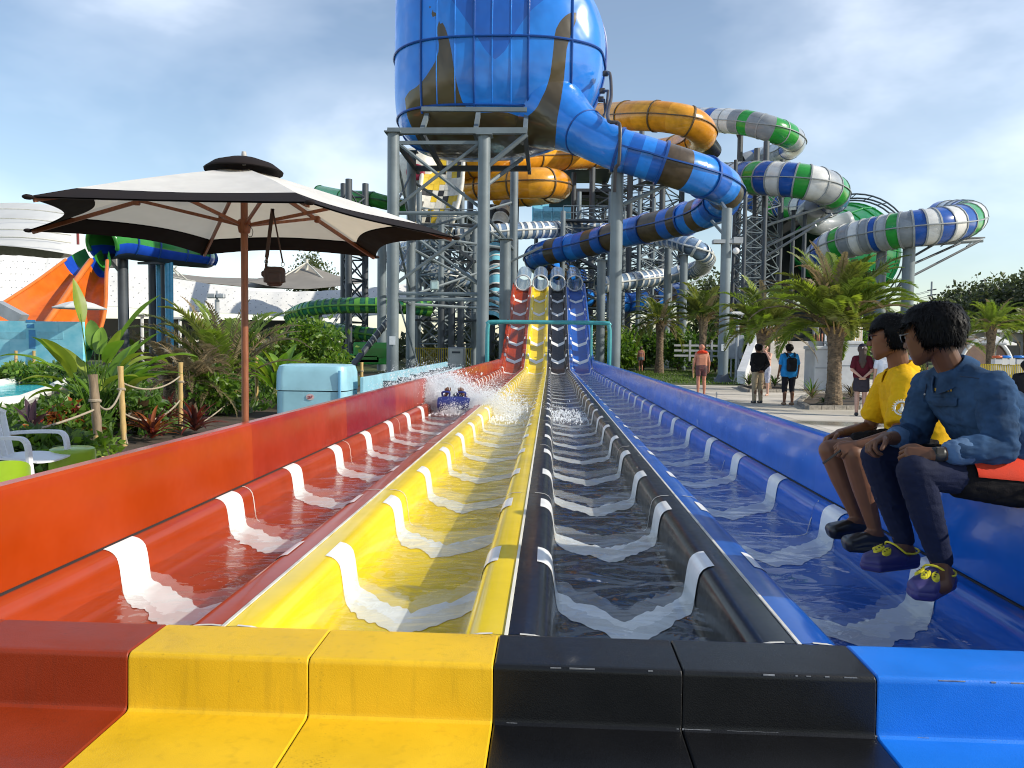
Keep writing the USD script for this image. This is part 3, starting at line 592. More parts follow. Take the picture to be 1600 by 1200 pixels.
tube_slide(tb_, PP([(1122, 277, 80), (1142, 278, 74), (1165, 278, 69), (1205, 279, 65.5), (1250, 283, 64), (1285, 291, 64.5), (1302, 304, 68), (1290, 318, 74), (1250, 324, 80), (1210, 318, 84), (1180, 312, 86)]), 1.38, [TG, TG, TW, TW, TN, TG, TN, TW, TN, TG, TW, TLG, TG, TN, TW, TG, TN, TW, TG, TN, TG, TW, TN], 1, flange=FLG, fr=1.05)
tc_ = Thing('striped_tube', 'long grey, blue, white and green striped tube reaching to the far right', 'water slide', base=tuple(P(1420, 540, 55)*[1, 1, 0]))
tube_slide(tc_, PP([(1283, 402, 61), (1298, 388, 59), (1330, 375, 57), (1370, 366, 55.5), (1420, 358, 54), (1470, 352, 54), (1502, 346, 56), (1514, 340, 60), (1500, 336, 66), (1470, 336, 71)]), 1.22, [TW, TN, TW, TG, TGY, TW, TGY, TN, TLG, TG, TGY, TN, TW, TN, TW, TN, TG, TW, TG, TN, TGY, TW, TN], 1, flange=FLG, fr=1.05)
tc_.part('loop_section', sweep(spline(PP([(1275, 322, 70), (1262, 335, 72), (1275, 350, 75), (1305, 352, 76), (1330, 346, 76)]), 24), 1.0, 18), TLG, smooth=True)
b, t = column(tc_, 1421, 376, 54.6, 0.40); column(tc_, 1378, 384, 56, 0.34)
for a, c in (((1428, 412), (1500, 380)), ((1428, 430), (1532, 376)), ((1428, 400), (1466, 378))): brace(tc_, P(*a, 54.6), P(*c, 56.5), 0.085, STEELD)
brace(tc_, P(1428, 381, 54.6), P(1535, 375, 57.5), 0.10); brace(tc_, P(1428, 384, 55.6), P(1535, 377, 59), 0.10)
tc_.part('platform', MB().beam(P(1465, 374, 56), P(1523, 373, 58.5), 1.5, 0.10), STEELD)
for i in range(5): brace(tc_, P(1430+i*20, 385, 54.7), P(1440+i*20, 378, 56), 0.04, STEELD)
# lattice tower carrying the striped tubes
def lattice(th, cols, r, levels, m=STEELD, rb=0.04, m2=None):
    """cols: (px, D) column feet with tops; braces zigzag between neighbours at the levels (heights)."""
    for (x, y, z) in cols: th.part('column', MB().bar((x, y, 0), (x, y, z), r, 10), m, smooth=50)
    for (a, b) in zip(cols, cols[1:]+cols[:1] if len(cols) > 2 else cols[1:]):
        zmax = min(a[2], b[2]); mb = MB()
        L = [l for l in levels if l <= zmax]
        for z0, z1 in zip(L[:-1], L[1:]):
            mb.bar((a[0], a[1], z0), (b[0], b[1], z1), rb, 5).bar((b[0], b[1], z0), (a[0], a[1], z1), rb, 5).bar((a[0], a[1], z1), (b[0], b[1], z1), rb, 5)
        if mb.v: th.part('bracing', mb, m2 or m, label=None)
def pc(px, top, D): p = P(px, top, D); return (p[0], p[1], p[2])
lt = Thing('lattice_tower', 'dark steel lattice tower carrying the striped tubes on the right', 'tower', base=tuple(P(1180, 540, 72)*[1, 1, 0]))
lattice(lt, [pc(1157, 207, 74), pc(1183, 232, 70), pc(1198, 221, 68), pc(1222, 250, 74)], 0.26, list(np.arange(0, 22, 1.5)), STEELD, 0.055, STEEL)
lattice(lt, [pc(1150, 250, 66), pc(1165, 300, 62.5), pc(1196, 325, 63)], 0.16, list(np.arange(0, 17, 1.2)), STEELD, 0.045, STEEL)
for a, c in (((1198, 352, 68), (1290, 322, 66)), ((1198, 385, 68), (1300, 335, 64)), ((1198, 400, 68), (1275, 352, 64)), ((1158, 225, 74), (1150, 205, 74)), ((1222, 345, 74), (1262, 330, 74)), ((1160, 262, 74), (1183, 250, 74))): brace(lt, P(*a), P(*c), 0.11, STEELD if a[0] < 1190 else GALV)
for px in (1240, 1258): column(lt, px, 330, 70, 0.18, STEELD)
lt.part('dark_cladding', MB().box(P(1226, 400, 84), (7.5, 3, 8)), mat('dark_cladding', (0.012, 0.016, 0.018), 0.8))
# green funnel with ring truss
FUN = mat('green_funnel', (0.02, 0.26, 0.09), 0.25, coat=0.5, var=0.25, scale=0.4, transl=(0.02, 0.30, 0.10))
fn = Thing('funnel_slide', 'big translucent green funnel with a ring truss behind the striped tubes', 'water slide', base=tuple(P(1340, 540, 86)*[1, 1, 0]))
fc = P(1322, 400, 88); ax = unit(V3(-0.62, -0.78, 0.03)); sd = unit(np.cross(ax, V3(0, 0, 1))); upv = np.cross(sd, ax)
a_ = np.linspace(0, 2*PI, 48, endpoint=False); ring = np.cos(a_)[:, None]*sd+np.sin(a_)[:, None]*upv
prof = [(0, 5.7), (1.2, 5.6), (3.2, 5.1), (5.5, 4.2), (8, 3.2), (10.2, 2.2)]
fv, ff = grid(np.stack([fc+ax*d+ring*r for d, r in prof]), True); fn.part('cone', (fv, ff), FUN, smooth=True)
for d, r in prof[1:]: fn.part('hoop', sweep(np.vstack([fc+ax*d+ring*(r+.05)]+[(fc+ax*d+ring*(r+.05))[:1]]), 0.07, 5, cap=False), TG)
for k in range(0, 48, 4): fn.part('stave', MB().path([fc+ax*d+ring[k]*(r+0.06) for d, r in prof], 0.06, 5), TG)
mb = MB()
for r, o in ((6.1, 0.0), (6.8, 0.0), (6.45, -0.6)): mb.path(np.vstack([fc+ax*(0.2+o)+ring*r, (fc+ax*(0.2+o)+ring*r)[:1]]), 0.09, 6, cap=False)
fn.part('ring_truss', mb, STEELD)
for k in range(0, 48, 2): brace(fn, fc+ax*0.2+ring[k]*6.1, fc+ax*0.2+ring[(k+1) % 48]*6.8, 0.05, STEELD, 'truss_web', 5)
for k in (30, 36, 42): brace(fn, fc+ring[k]*6.45, V3(*(fc+ring[k]*6.45)[:2], 0), 0.22, STEELD, 'column')
# ---- pale ribbed tubes
TP = mat('pale_tube', (0.18, 0.27, 0.40), 0.14, coat=0.8, var=0.35, scale=1.1); RB_ = mat('pale_rib', (0.68, 0.69, 0.66), 0.35)
def ribbed(th, pts, r, m, mr, step=0.55, n=None, seg=16):
    C = spline(PP(pts), 40); Lc = np.linalg.norm(np.diff(C, axis=0), axis=1).sum(); k = int(Lc/step); ns = max(int(Lc/6), 2)
    C = spline(PP(pts), ns*8+1); 
    for q in range(ns): th.part('tube_section', sweep(C[q*8:q*8+9], r, seg, cap=False, level=True), m, smooth=60)
    C2 = spline(PP(pts), k*2+1); t, A, B = upframes(C2); a = np.linspace(0, 2*PI, seg, endpoint=False); mb = MB()
    for i in range(0, len(C2), 2):
        w = step*(0.16 if (i//2) % 8 else 0.32); rr = r*1.02
        V = np.stack([C2[i]+t[i]*o+rr*h*(np.cos(a)[:, None]*A[i]+np.sin(a)[:, None]*B[i]) for o, h in ((-w, .985), (-w, 1.015), (w, 1.015), (w, .985))])
        mb.add(*grid(V, True))
    th.part('hoop', mb, mr, smooth=30, kind='stuff' if k > 300 else None)
    for s in (-1, 1): th.part('side_joint', MB().path(C2[::2]+A[::2]*s*r*1.03, 0.06, 5), mr)
pt = Thing('ribbed_tube', 'pale ribbed tube slide looping behind the blue tower and out to the right', 'water slide', base=tuple(P(860, 540, 60)*[1, 1, 0]))
ribbed(pt, [(612, 402, 66), (632, 390, 61), (680, 378, 57), (730, 368, 56), (790, 362, 56.5), (850, 359, 58), (900, 358, 60), (960, 361, 60), (1010, 368, 57), (1055, 376, 54.5), (1090, 390, 53), (1103, 405, 55), (1092, 419, 59), (1050, 430, 60), (990, 438, 58), (935, 446, 57)], 0.62, TP, RB_)
pt2 = Thing('ribbed_tube', 'pale ribbed tube slide coiling low behind the left columns of the tower', 'water slide', base=tuple(P(690, 540, 62)*[1, 1, 0]))
ribbed(pt2, [(618, 408, 62), (650, 418, 58), (690, 428, 56), (730, 438, 57), (770, 444, 60), (720, 450, 66), (670, 440, 69), (640, 424, 68)], 0.62, TP, RB_)
for px, top, D in ((1069, 399, 53.2), (1044, 385, 57), (745, 445, 58)): column(pt, px, top, D, 0.26)
brace(pt, P(1069, 415, 53.2), P(1050, 395, 54), 0.07); brace(pt, P(1069, 450, 53.2), P(1110, 425, 55), 0.06)
# ---- blue and brown tube low on the right behind the palms
lb = Thing('low_tube', 'blue and brown tube running low behind the palms right of the lanes', 'water slide', base=tuple(P(1000, 540, 68)*[1, 1, 0]))
tube_slide(lb, PP([(905, 462, 62), (930, 470, 64), (965, 474, 66), (1010, 468, 67), (1045, 460, 69), (1062, 452, 73)]), 0.80, [TB, K, TB2, B, K, B, TB2, TB, K, B, K, TB2, B], 3, flange=FLB)
# ---- steel stair tower behind
st = Thing('stair_tower', 'dark steel stair tower with many columns behind the slides', 'tower', base=tuple(P(990, 540, 76)*[1, 1, 0]))
lattice(st, [pc(926, 255, 70), pc(985, 262, 70), pc(1036, 268, 70), pc(1066, 276, 76), pc(1003, 200, 80), pc(945, 262, 80)], 0.27, list(np.arange(0, 20, 2.0)), STEELD, 0.06, STEEL)
lattice(st, [pc(897, 270, 72), pc(897, 268, 80), pc(1020, 262, 78), pc(1020, 290, 72)], 0.24, list(np.arange(0, 19, 1.7)), STEELD, 0.05)
mb = MB()
for k in range(8):
    z = 1.5+k*2.0; xa, xb_ = P(932, 400, 75)[0], P(1010, 400, 75)[0]; yk = 73+(k % 2)*2.5
    p, q = ((xa, yk, z), (xb_, yk, z+2.0)) if k % 2 else ((xb_, yk, z), (xa, yk, z+2.0))
    st.part('stair_flight', MB().beam(p, q, 1.2, 0.16), STEELD)
    st.part('handrail', MB().bar(V3(*p)+[0, -.6, 1.0], V3(*q)+[0, -.6, 1.0], 0.04, 5).bar(V3(*p)+[0, -.6, .55], V3(*q)+[0, -.6, .55], 0.03, 5), STEEL)
    st.part('landing', MB().box(((xa if k % 2 == 0 else xb_)+(-.9 if k % 2 == 0 else .9), 74.3, z+2.0), (1.8, 4.2, 0.14)), STEELD)
st.part('platform', MB().box(P(895, 268, 76), (7.5, 9, 0.35)).box(P(910, 310, 76), (6.5, 8, 0.3)), STEELD)
# second dark tower inside the loops, left of the lanes
s2 = Thing('inner_tower', 'dark steel inner tower seen between the columns left of the lanes', 'tower', base=tuple(P(720, 540, 66)*[1, 1, 0]))
lattice(s2, [pc(700, 330, 62), pc(668, 335, 66), pc(770, 320, 62), pc(806, 300, 68), pc(735, 300, 72)], 0.30, list(np.arange(0, 14, 1.9)), STEELD, 0.055)
for k, py in enumerate((340, 385, 425, 465)): s2.part('deck', MB().box(P(735, py, 66), (7.0, 5, 0.18)), STEELD)
for k in range(6): s2.part('panel', MB().box(P(665+k*3, 340+k*9, 70), (2.2, 0.1, 0.35)), mat('louvre_black', (0.01, 0.01, 0.012), 0.5))
for px in (690, 706, 720): column(s2, px, 470, 50, 0.22, STEELD, plate=False)
s4 = Thing('brace_tower', 'grey braced columns and walkways filling the space under the bowl tower', 'tower', base=tuple(P(700, 540, 54)*[1, 1, 0]))
lattice(s4, [pc(655, 300, 54), pc(690, 345, 52), pc(742, 330, 54), pc(722, 300, 58)], 0.20, list(np.arange(0, 13, 1.6)), STEEL, 0.06, STEEL)
lattice(s4, [pc(880, 330, 58), pc(905, 300, 60), pc(955, 300, 58), pc(975, 330, 62)], 0.20, list(np.arange(0, 13, 1.5)), STEEL, 0.055, STEEL)
lattice(s4, [pc(1000, 300, 60), pc(1022, 310, 64), pc(1050, 330, 62)], 0.16, list(np.arange(0, 12, 1.4)), STEEL, 0.05, STEEL)
for k, (pa, pb, py, D) in enumerate(((660, 745, 352, 54), (660, 745, 408, 54), (880, 975, 345, 59), (885, 970, 392, 59), (885, 970, 440, 59), (640, 745, 500, 53))):
    s4.part('walkway', MB().beam(P(pa, py, D), P(pb, py+1, D), 1.1, .12), STEELD)
    for h in (.55, 1.05): s4.part('guard_rail', MB().bar(P(pa, py, D)+[0, -.5, h], P(pb, py+1, D)+[0, -.5, h], .035, 5), STEEL)
    for u in np.linspace(0, 1, 7): q = P(pa, py, D)*(1-u)+P(pb, py+1, D)*u+[0, -.5, 0]; s4.part('guard_post', MB().bar(q, q+[0, 0, 1.05], .03, 5), STEEL)
for a, b in (((665, 352, 53.5), (740, 408, 53.5)), ((885, 392, 58.5), (968, 345, 58.5)), ((885, 392, 58.5), (968, 440, 58.5)), ((660, 500, 52.5), (740, 408, 53))): s4.part('stair_flight', MB().beam(P(*a), P(*b), 1.0, .2), STEELD)
# ---- yellow, white and black chequered slide
chq = Thing('chequered_slide', 'steep slide with a yellow, white and black chequered pattern inside the tower', 'water slide', base=tuple(P(690, 540, 56)*[1, 1, 0]))
CW, CY, CB = mat('cheq_white', (0.6, 0.58, 0.5), 0.4), mat('cheq_yellow', (0.62, 0.42, 0.02), 0.4), mat('cheq_black', (0.015, 0.015, 0.015), 0.4)
rows = spline(PP([(690, 222, 58), (692, 250, 57), (690, 285, 56), (684, 315, 55), (676, 340, 54.5), (668, 370, 55)]), 16)
cr = random.Random(5)
for i in range(15):
    for j in range(7):
        a, b = rows[i], rows[i+1]; w = 2.9*(1 if i < 10 else 1-0.05*(i-10)); x0, x1 = -w/2+w*j/7, -w/2+w*(j+1)/7
        arc = lambda x: V3(x, 0.55*(1-(2*x/w)**2), 0)
        m = cr.choice([CW, CY, CW, CY, CB] if i < 9 else [CW, CB, CW, CY]); d = V3(0, -0.02*((i+j) % 2), 0)
        v = np.array([a+arc(x0), a+arc(x1), b+arc(x1), b+arc(x0)])+d
        chq.part('tile', thick(v, np.array([(0, 2, 1), (0, 3, 2)]), 0.06), m)
for s in (-1, 1): chq.part('edge_rail', MB().path(rows+[s*1.5, 0, 0], 0.16, 8), CW, smooth=True)
bal = Thing('round_canopy', 'white round shell with a red emblem beside the chequered slide', 'slide top', base=tuple(P(650, 540, 58)*[1, 1, 0]))
cc = P(653, 268, 58)
bal.part('shell', lathe([(0.05, 1.7), (0.9, 1.55), (1.5, 1.0), (1.75, 0.2), (1.7, -.8), (1.4, -1.6), (0.9, -2.0)], 24, cc), CW, smooth=True)
bal.part('emblem', MB().tm(trimesh.creation.icosphere(2, 0.7).apply_scale([1, .35, .9]).apply_translation(cc+[0.1, -1.62, -0.4])), mat('emblem_red', (0.30, 0.02, 0.05), 0.4), smooth=True)
bal.part('post', MB().bar(cc*[1, 1, 0], cc-[0, 0, 1.5], 0.2), STEELD)
# ---- black and white body tube with pale blue lower end
bw = Thing('banded_tube', 'narrow black and white banded tube dropping down beside the lanes', 'water slide', base=tuple(P(775, 540, 58)*[1, 1, 0]))
TSK = frp('tube_sky', (0.18, 0.50, 0.62))
tube_slide(bw, PP([(793, 322, 64), (788, 330, 62.5), (781, 345, 61), (777, 360, 60), (775, 375, 59), (774, 395, 58), (775, 415, 57), (776, 440, 56), (774, 470, 55), (768, 500, 54)]), 0.62, [CB, CB, CW, CB, CW, CW, CB, CW, CB, CW, CB, TSK, CB, TSK, TSK, CB, TSK, CB, TSK, TSK, CB, TSK, CB, TSK, TSK, CB, TSK], 2, flange=RB_, seg=16)
# ---- pale blue four-lane start far up
pb = Thing('far_racer', 'pale blue four-lane slide start far up between the tubes', 'water slide', base=tuple(P(865, 540, 84)*[1, 1, 0]))
for k in range(4):
    for a, b in ((318, 330), (330, 342), (342, 350)):
        x0, x1 = 834+k*15, 848+k*15
        v = np.array([P(x0, a, 84), P(x1, a, 84), P(x1, b, 82.5), P(x0, b, 82.5)]); pb.part('lane', thick(v, np.array([(0, 2, 1), (0, 3, 2)]), 0.05), TSK if a != 330 else mat('sky_light', (0.3, 0.6, 0.68), 0.3))
for k in range(5): pb.part('divider', MB().bar(P(833+k*15, 314, 84), P(833+k*15, 351, 82.2), 0.12, 6), TSK)
pb.part('deck', MB().box(P(865, 353, 83), (5.5, 2.5, 0.3)), TSK)
for px in (838, 890): pb.part('column', MB().bar(P(px, 353, 83), P(px, 353, 83)*[1, 1, 0], 0.22), STEELD)
# ================================================================== umbrella and bag
WOOD = mat('umbrella_wood', (0.26, 0.085, 0.035), 0.45, var=0.2, scale=6, stretch=(8, 8, 1))
CANV = mat('canvas_white', (0.83, 0.82, 0.79), 0.85, var=0.05, scale=5, bump=0.1, bscale=300, transl=(0.60, 0.54, 0.42))
CANB = mat('canvas_black', (0.014, 0.010, 0.010), 0.9, spec=.2, var=0.15, scale=5, bump=0.1, bscale=300)
UD = 6.3; up_ = P(382, 400, UD); ub = V3(up_[0], up_[1], 0)
um = Thing('garden_umbrella', 'large hexagonal white umbrella with black border and wooden pole beside the red wall', 'umbrella', base=tuple(ub))
ap = P(382, 262, UD)[2]; RU = 0.278*UD; tz = 2.43
um.part('pole', MB().bar(ub, ub+[0, 0, ap-0.05], 0.029, 14), WOOD, smooth=50)
um.part('base', lathe([(0.0, 0.0), (0.3, 0.0), (0.3, 0.06), (0.06, 0.09), (0.05, 0.3), (0.0, 0.3)], 20, ub), mat('umbrella_base', (0.1, 0.1, 0.1), 0.7))
ang0 = math.radians(5)
tips = [ub+[RU*math.cos(ang0+k*PI/3), RU*math.sin(ang0+k*PI/3), 0] for k in range(6)]
def canopy(s0, s1, nr=10, na=16, dz=0.0):
    """The rings of the canopy between fractions s0 and s1 of the way from apex to edge, on all six panels."""
    mb = MB()
    for k in range(6):
        a, b = tips[k], tips[(k+1) % 6]; V = np.zeros((nr, na, 3))
        for i, s in enumerate(np.linspace(s0, s1, nr)):
            for j, u in enumerate(np.linspace(0, 1, na)):
                e = a*(1-u)+b*u; bow = 4*u*(1-u)
                e = e+(ub-e)*0.15*bow*s                            # scalloped edge
                zr = ap-(ap-tz)*(0.86*s+0.14*s**2)
                V[i, j] = [ub[0]+(e[0]-ub[0])*s, ub[1]+(e[1]-ub[1])*s, zr-0.05*bow*s*(1-s)*1.2+0.035*bow*s*s+dz]
        v, f = grid(V); mb.add(v, f[:, ::-1])
    return mb
SB = 0.82
um.part('canopy', canopy(0.10, SB), CANV, smooth=25)
um.part('border', canopy(SB, 1.0, 5), CANB, smooth=25)
um.part('border', canopy(SB, 1.0, 5, dz=-0.012), CANB, smooth=25)
for k in range(6): um.part('tip_pocket', MB().tm(trimesh.creation.icosphere(1, 0.022).apply_scale([1.6, 1.6, .8]).apply_translation(tips[k]+[0, 0, tz-0.005])), CANB, smooth=True)
cz = ap+0.02
um.part('vent_cap', lathe([(0.0, cz+0.055), (0.12, cz+0.05), (0.24, cz+0.01), (0.315, cz-0.045), (0.31, cz-0.06), (0.2, cz-0.02), (0.0, cz+0.03)], 24, ub), CANB, smooth=True)
um.part('finial', lathe([(0.0, cz+0.115), (0.018, cz+0.11), (0.022, cz+0.08), (0.016, cz+0.05), (0.016, cz)], 12, ub), mat('finial_grey', (0.4, 0.38, 0.36), 0.5), smooth=True)
hz = 2.50; 
for k in range(6):
    e = tips[k]+[0, 0, tz]; q = lambda s: V3(ub[0]+(e[0]-ub[0])*s, ub[1]+(e[1]-ub[1])*s, ap-(ap-tz)*(0.86*s+0.14*s*s)-0.03)
    um.part('rib', MB().beam(q(0.04), q(0.98), 0.022, 0.030), WOOD)
    m_ = q(0.50); um.part('strut', MB().beam(ub+[0, 0, hz]+0.03*unit((e-ub)*[1, 1, 0]), m_, 0.018, 0.026), WOOD)
    um.part('joint_block', MB().box(m_-[0, 0, .012], (0.05, 0.05, 0.06), bev=0.008), WOOD)
um.part('hub', lathe([(0.03, hz-0.07), (0.045, hz-0.06), (0.055, hz), (0.05, hz+0.04), (0.03, hz+0.05)], 16, ub), WOOD, smooth=50)
um.part('cord', MB().path(spline([ub+[0.05, -.03, hz], ub+[0.09, -.05, hz-0.05], ub+[0.08, -.05, hz-0.1], ub+[0.04, -.03, hz-0.09]], 16), 0.003, 5), mat('cord_dark', (0.03, 0.02, 0.02), 0.6))
# bag hanging from a strut
BAG = mat('bag_brown', (0.055, 0.022, 0.016), 0.6, var=0.25, scale=12, bump=0.15, bscale=120)
bgp = P(429, 432, UD-0.05); hang = P(426, 330, UD-0.05)
bag = Thing('shoulder_bag', 'small brown shoulder bag hanging by its strap under the umbrella', 'bag', base=tuple(bgp))
b0 = rbox((0.175, 0.085, 0.16), 0.035, 2); b0 = b0.subdivide().subdivide(); vv_ = b0.vertices*[1, 1, 1]; vv_ = vv_*(1+0.10*(meshkit.fbm(vv_*18)-.5)[:, None]); vv_[:, 0] *= 1-0.25*(vv_[:, 2] < -0.05)
bag.part('body', (vv_@rotz(0.3).T@np.eye(3)+bgp, b0.faces), BAG, smooth=True)
bag.part('pocket', MB().tm(rbox((0.10, 0.03, 0.085), 0.012, 2)).mesh()[0]@rotz(0.3).T+bgp+V3(0.015, -0.05, -.015) if False else MB().box(bgp+V3(0.015, -0.047, -.015), (0.105, 0.03, 0.09), rz=0.3, bev=0.012), BAG, smooth=40)
bag.part('flap_end', MB().box(bgp+V3(-0.09, 0.0, .02), (0.04, 0.06, 0.05), rz=0.3, bev=0.012), BAG, smooth=40)
bag.part('strap', MB().beam(hang+[0, 0, .02], bgp+[-0.065, 0, 0.155], 0.03, 0.006).beam(bgp+[-0.065, 0, 0.155], bgp+[-0.07, 0, 0.075], 0.02, 0.006), BAG)
bag.part('strap', MB().beam(hang+[0, 0, .02], bgp+[0.07, 0, 0.11], 0.012, 0.006), BAG)
for dx, dz in ((-0.068, 0.12), (0.07, 0.10)):
    bag.part('ring', MB().path([bgp+[dx+0.014*math.cos(a), -.003, dz+0.018*math.sin(a)] for a in np.linspace(0, 2*PI, 13)], 0.003, 5), GALV)
# ================================================================== chairs and stool
PW = mat('plastic_white', (0.72, 0.73, 0.76), 0.35, var=0.04); PL = mat('plastic_lime', (0.25, 0.40, 0.02), 0.35, coat=0.2, var=0.06)
ch = Thing('plastic_armchair', 'white plastic armchair behind the red wall at the left edge', 'chair', base=tuple(G(38, 790)*[1, 1, 0]))
cb = ch.base
def bent(L, w, h, m, n=30, nm='arm'):
    C = spline([cb+V3(*p) for p in L], n); t, A, B = upframes(C)
    V = np.stack([C+A*w/2*i+B*h/2*j for i, j in ((-1, -1), (1, -1), (1, 1), (-1, 1))], 1)
    v, f = grid(V, True); ch.part(nm, (v, f), m, smooth=40)
# chair faces right (+x), two arms in view
for y in (-0.27, 0.27):
    bent([(-0.30, y, 0.64), (-0.10, y, 0.655), (0.12, y, 0.66), (0.20, y, 0.645), (0.235, y, 0.58), (0.25, y, 0.42), (0.27, y, 0.20), (0.29, y, 0.0)], 0.055, 0.03, PW, 40)
    ch.part('leg', MB().beam(cb+V3(-.28, y*.95, .42), cb+V3(-.34, y, 0), 0.05, 0.04), PW)
V = np.array([[(x, y, 0.42+0.02*math.cos(x*6)-0.03*math.cos(y*5)+0.03) for y in np.linspace(-.25, .25, 10)] for x in np.linspace(-.27, .30, 12)])+cb
ch.part('seat', thick(*grid(V), 0.015), PW, smooth=40)
for k in range(6):
    y = -0.22+k*0.088
    ch.part('back_slat', MB().beam(cb+V3(-.27, y, .42), cb+V3(-.37, y*1.05, .86), 0.055, 0.015), PW)
bent([(-.36, -.25, .84), (-.375, -.1, .90), (-.375, .1, .90), (-.36, .25, .84)], 0.05, 0.03, PW, 20, 'top_rail')
lc = Thing('plastic_chair', 'lime green plastic chair back beside the white armchair', 'chair', base=tuple(G(-14, 842)*[1, 1, 0])); cb = lc.base
ztop = 0.63
V = np.array([[(0.02+0.24*math.sin(a)*(1), 0.24*math.cos(a)-.0, z) for a in np.linspace(0.25, PI-0.25, 20)] for z in np.linspace(0.36, ztop, 8)])
for i in range(8):
    for j in range(20): V[i, j, 2] = 0.36+(V[i, j, 2]-0.36)*(1-0.42*((j-9.5)/9.5)**2)
v, f = grid(V@rotz(-0.6).T+cb); lc.part('backrest', thick(v, f, 0.02), PL, smooth=40)
lc.part('seat', lathe([(0, 0.40), (0.22, 0.41), (0.24, 0.395), (0.22, 0.37), (0, 0.37)], 24, cb), PL, smooth=40)
for k in range(4): a = k*PI/2+.4; lc.part('leg', MB().bar(cb+V3(.17*math.cos(a), .17*math.sin(a), .38), cb+V3(.22*math.cos(a), .22*math.sin(a), 0), 0.022, 8), PL)
sb_ = P(113, 699, 7.2); sb_[2] = 0; sto = Thing('plastic_stool', 'round lime green plastic stool near the first bamboo post', 'stool', base=tuple(sb_)); H = P(113, 699, 7.2)[2]
sto.part('body', lathe([(0.155, 0.0), (0.175, 0.02), (0.20, H*.5), (0.205, H-0.05), (0.195, H-0.012), (0.17, H), (0.0, H+0.004)], 32, sb_), PL, smooth=40)
# ================================================================== light blue equipment box and trough
LB = mat('pale_blue_grp', (0.30, 0.55, 0.64), 0.35, coat=0.25, var=0.08, scale=2)
xb_ = P(497, 600, 16.0); xb_[2] = 0
box = Thing('equipment_box', 'pale blue rounded equipment cover behind the red wall', 'box', base=tuple(xb_))
hx = P(497, 569, 16.0)[2]
def rsec(w, d, r, z, n=6):
    pts = []
    for cx, cy, a0 in ((w/2-r, d/2-r, 0), (-w/2+r, d/2-r, PI/2), (-w/2+r, -d/2+r, PI), (w/2-r, -d/2+r, 1.5*PI)):
        for a in np.linspace(a0, a0+PI/2, n): pts.append((cx+r*math.cos(a), cy+r*math.sin(a), z))
    return np.array(pts)
W0 = 110*16/1200
lo = np.array([rsec(W0*1.0, 1.2, .22, z) for z in (0, hx*.5)])+xb_
box.part('lower_cover', grid(lo, True), LB, smooth=40)
hiS = [rsec(W0*1.02, 1.22, .22, hx*.5+0.02), rsec(W0*1.0, 1.18, .2, hx*.86), rsec(W0*.96, 1.08, .2, hx*.97), rsec(W0*.88, 0.9, .2, hx), rsec(W0*.1, .1, .04, hx+0.015)]
box.part('upper_cover', grid(np.array(hiS)+xb_, True), LB, smooth=35)
box.part('hinge_post', MB().box(xb_+V3(W0*.43, -.62, hx*.6), (0.05, 0.05, hx*.6), bev=0.01), mat('pale_blue_dark', (0.14, 0.36, 0.55), 0.4))
em = xb_+V3(0.02, -.612, hx*.40); cir = [em+V3(0.085*math.cos(a), 0, 0.065*math.sin(a)) for a in np.linspace(0, 2*PI, 24, endpoint=False)]
box.part('badge', MB().add(np.vstack([cir, np.array(cir)+[0, .01, 0], [em]]), [(24*2, j, (j+1) % 24) for j in range(24)]+[(j, 24+j, (j+1) % 24) for j in range(24)]), mat('badge_pink', (0.55, 0.42, 0.42), 0.5))
for dx, dz, w, h in ((-.02, .012, .05, .012), (.01, -.012, .07, .012), (-.03, -.03, .04, .01), (.04, .02, .025, .02)): box.part('badge_mark', MB().box(em+V3(dx, -.006, dz), (w, .006, h)), mat('badge_red', (0.35, 0.03, 0.04), 0.5))
tr = Thing('pale_trough', 'pale blue low trough with dark slots running beside the far part of the red wall', 'trough', base=(-4.0, 21, 0))
for i in range(8):
    y = 16.9+i*2.0; x = -3.35-0.05*i
    tr.part('panel', MB().box((x, y, 0.33), (0.08, 1.75, 0.62), bev=0.01), LB); tr.part('panel', MB().box((x-0.6, y, 0.52), (0.08, 1.85, 0.62), bev=0.01), LB)
    tr.part('slot', MB().box((x-0.3, y+0.94, 0.45), (0.5, 0.10, 0.45)), mat('slot_dark', (0.03, 0.05, 0.06), 0.6)); tr.part('bed', MB().box((x-0.3, y, 0.2), (0.6, 1.98, 0.3)), LB)
# ================================================================== bamboo posts and ropes
BAM = mat('bamboo', (0.50, 0.34, 0.13), 0.5, var=0.2, scale=4, stretch=(6, 6, 1)); BAMG = mat('bamboo_grey', (0.22, 0.16, 0.10), 0.7, var=0.25, scale=6, stretch=(6, 6, 1)); ROPE = mat('rope', (0.40, 0.33, 0.24), 0.9, var=0.2, scale=40, bump=0.5, bscale=300)
def bpost(px, py0, py1, r, label, m=BAM, m2=None, hid=0, lean=0.0):
    b = G(px, py0); t = P(px+lean, py1, b[1])
    th = Thing('bamboo_post', label, 'post', base=tuple(b), group='bamboo rope posts')
    C = np.linspace(0, 1, 13); pts = b+(t-b)*C[:, None]; rr = np.array([r*(1.0 if i % 3 else 1.13) for i in range(13)])
    if m2: th.part('cane', sweep(pts[:5], rr[:5], 12), m, smooth=50); th.part('cane', sweep(pts[4:], rr[4:], 12), m2, smooth=50)
    else: th.part('cane', sweep(pts, rr, 12), m, smooth=50)
    k = b+(t-b)*0.72; th.part('rope_knot', MB().path([k+(r+0.012)*V3(math.cos(a), math.sin(a), 0)+[0, 0, 0.012*(a/6.28)-0.02] for a in np.linspace(0, 12.56, 24)], 0.012, 6), ROPE, smooth=50)
    return b, t
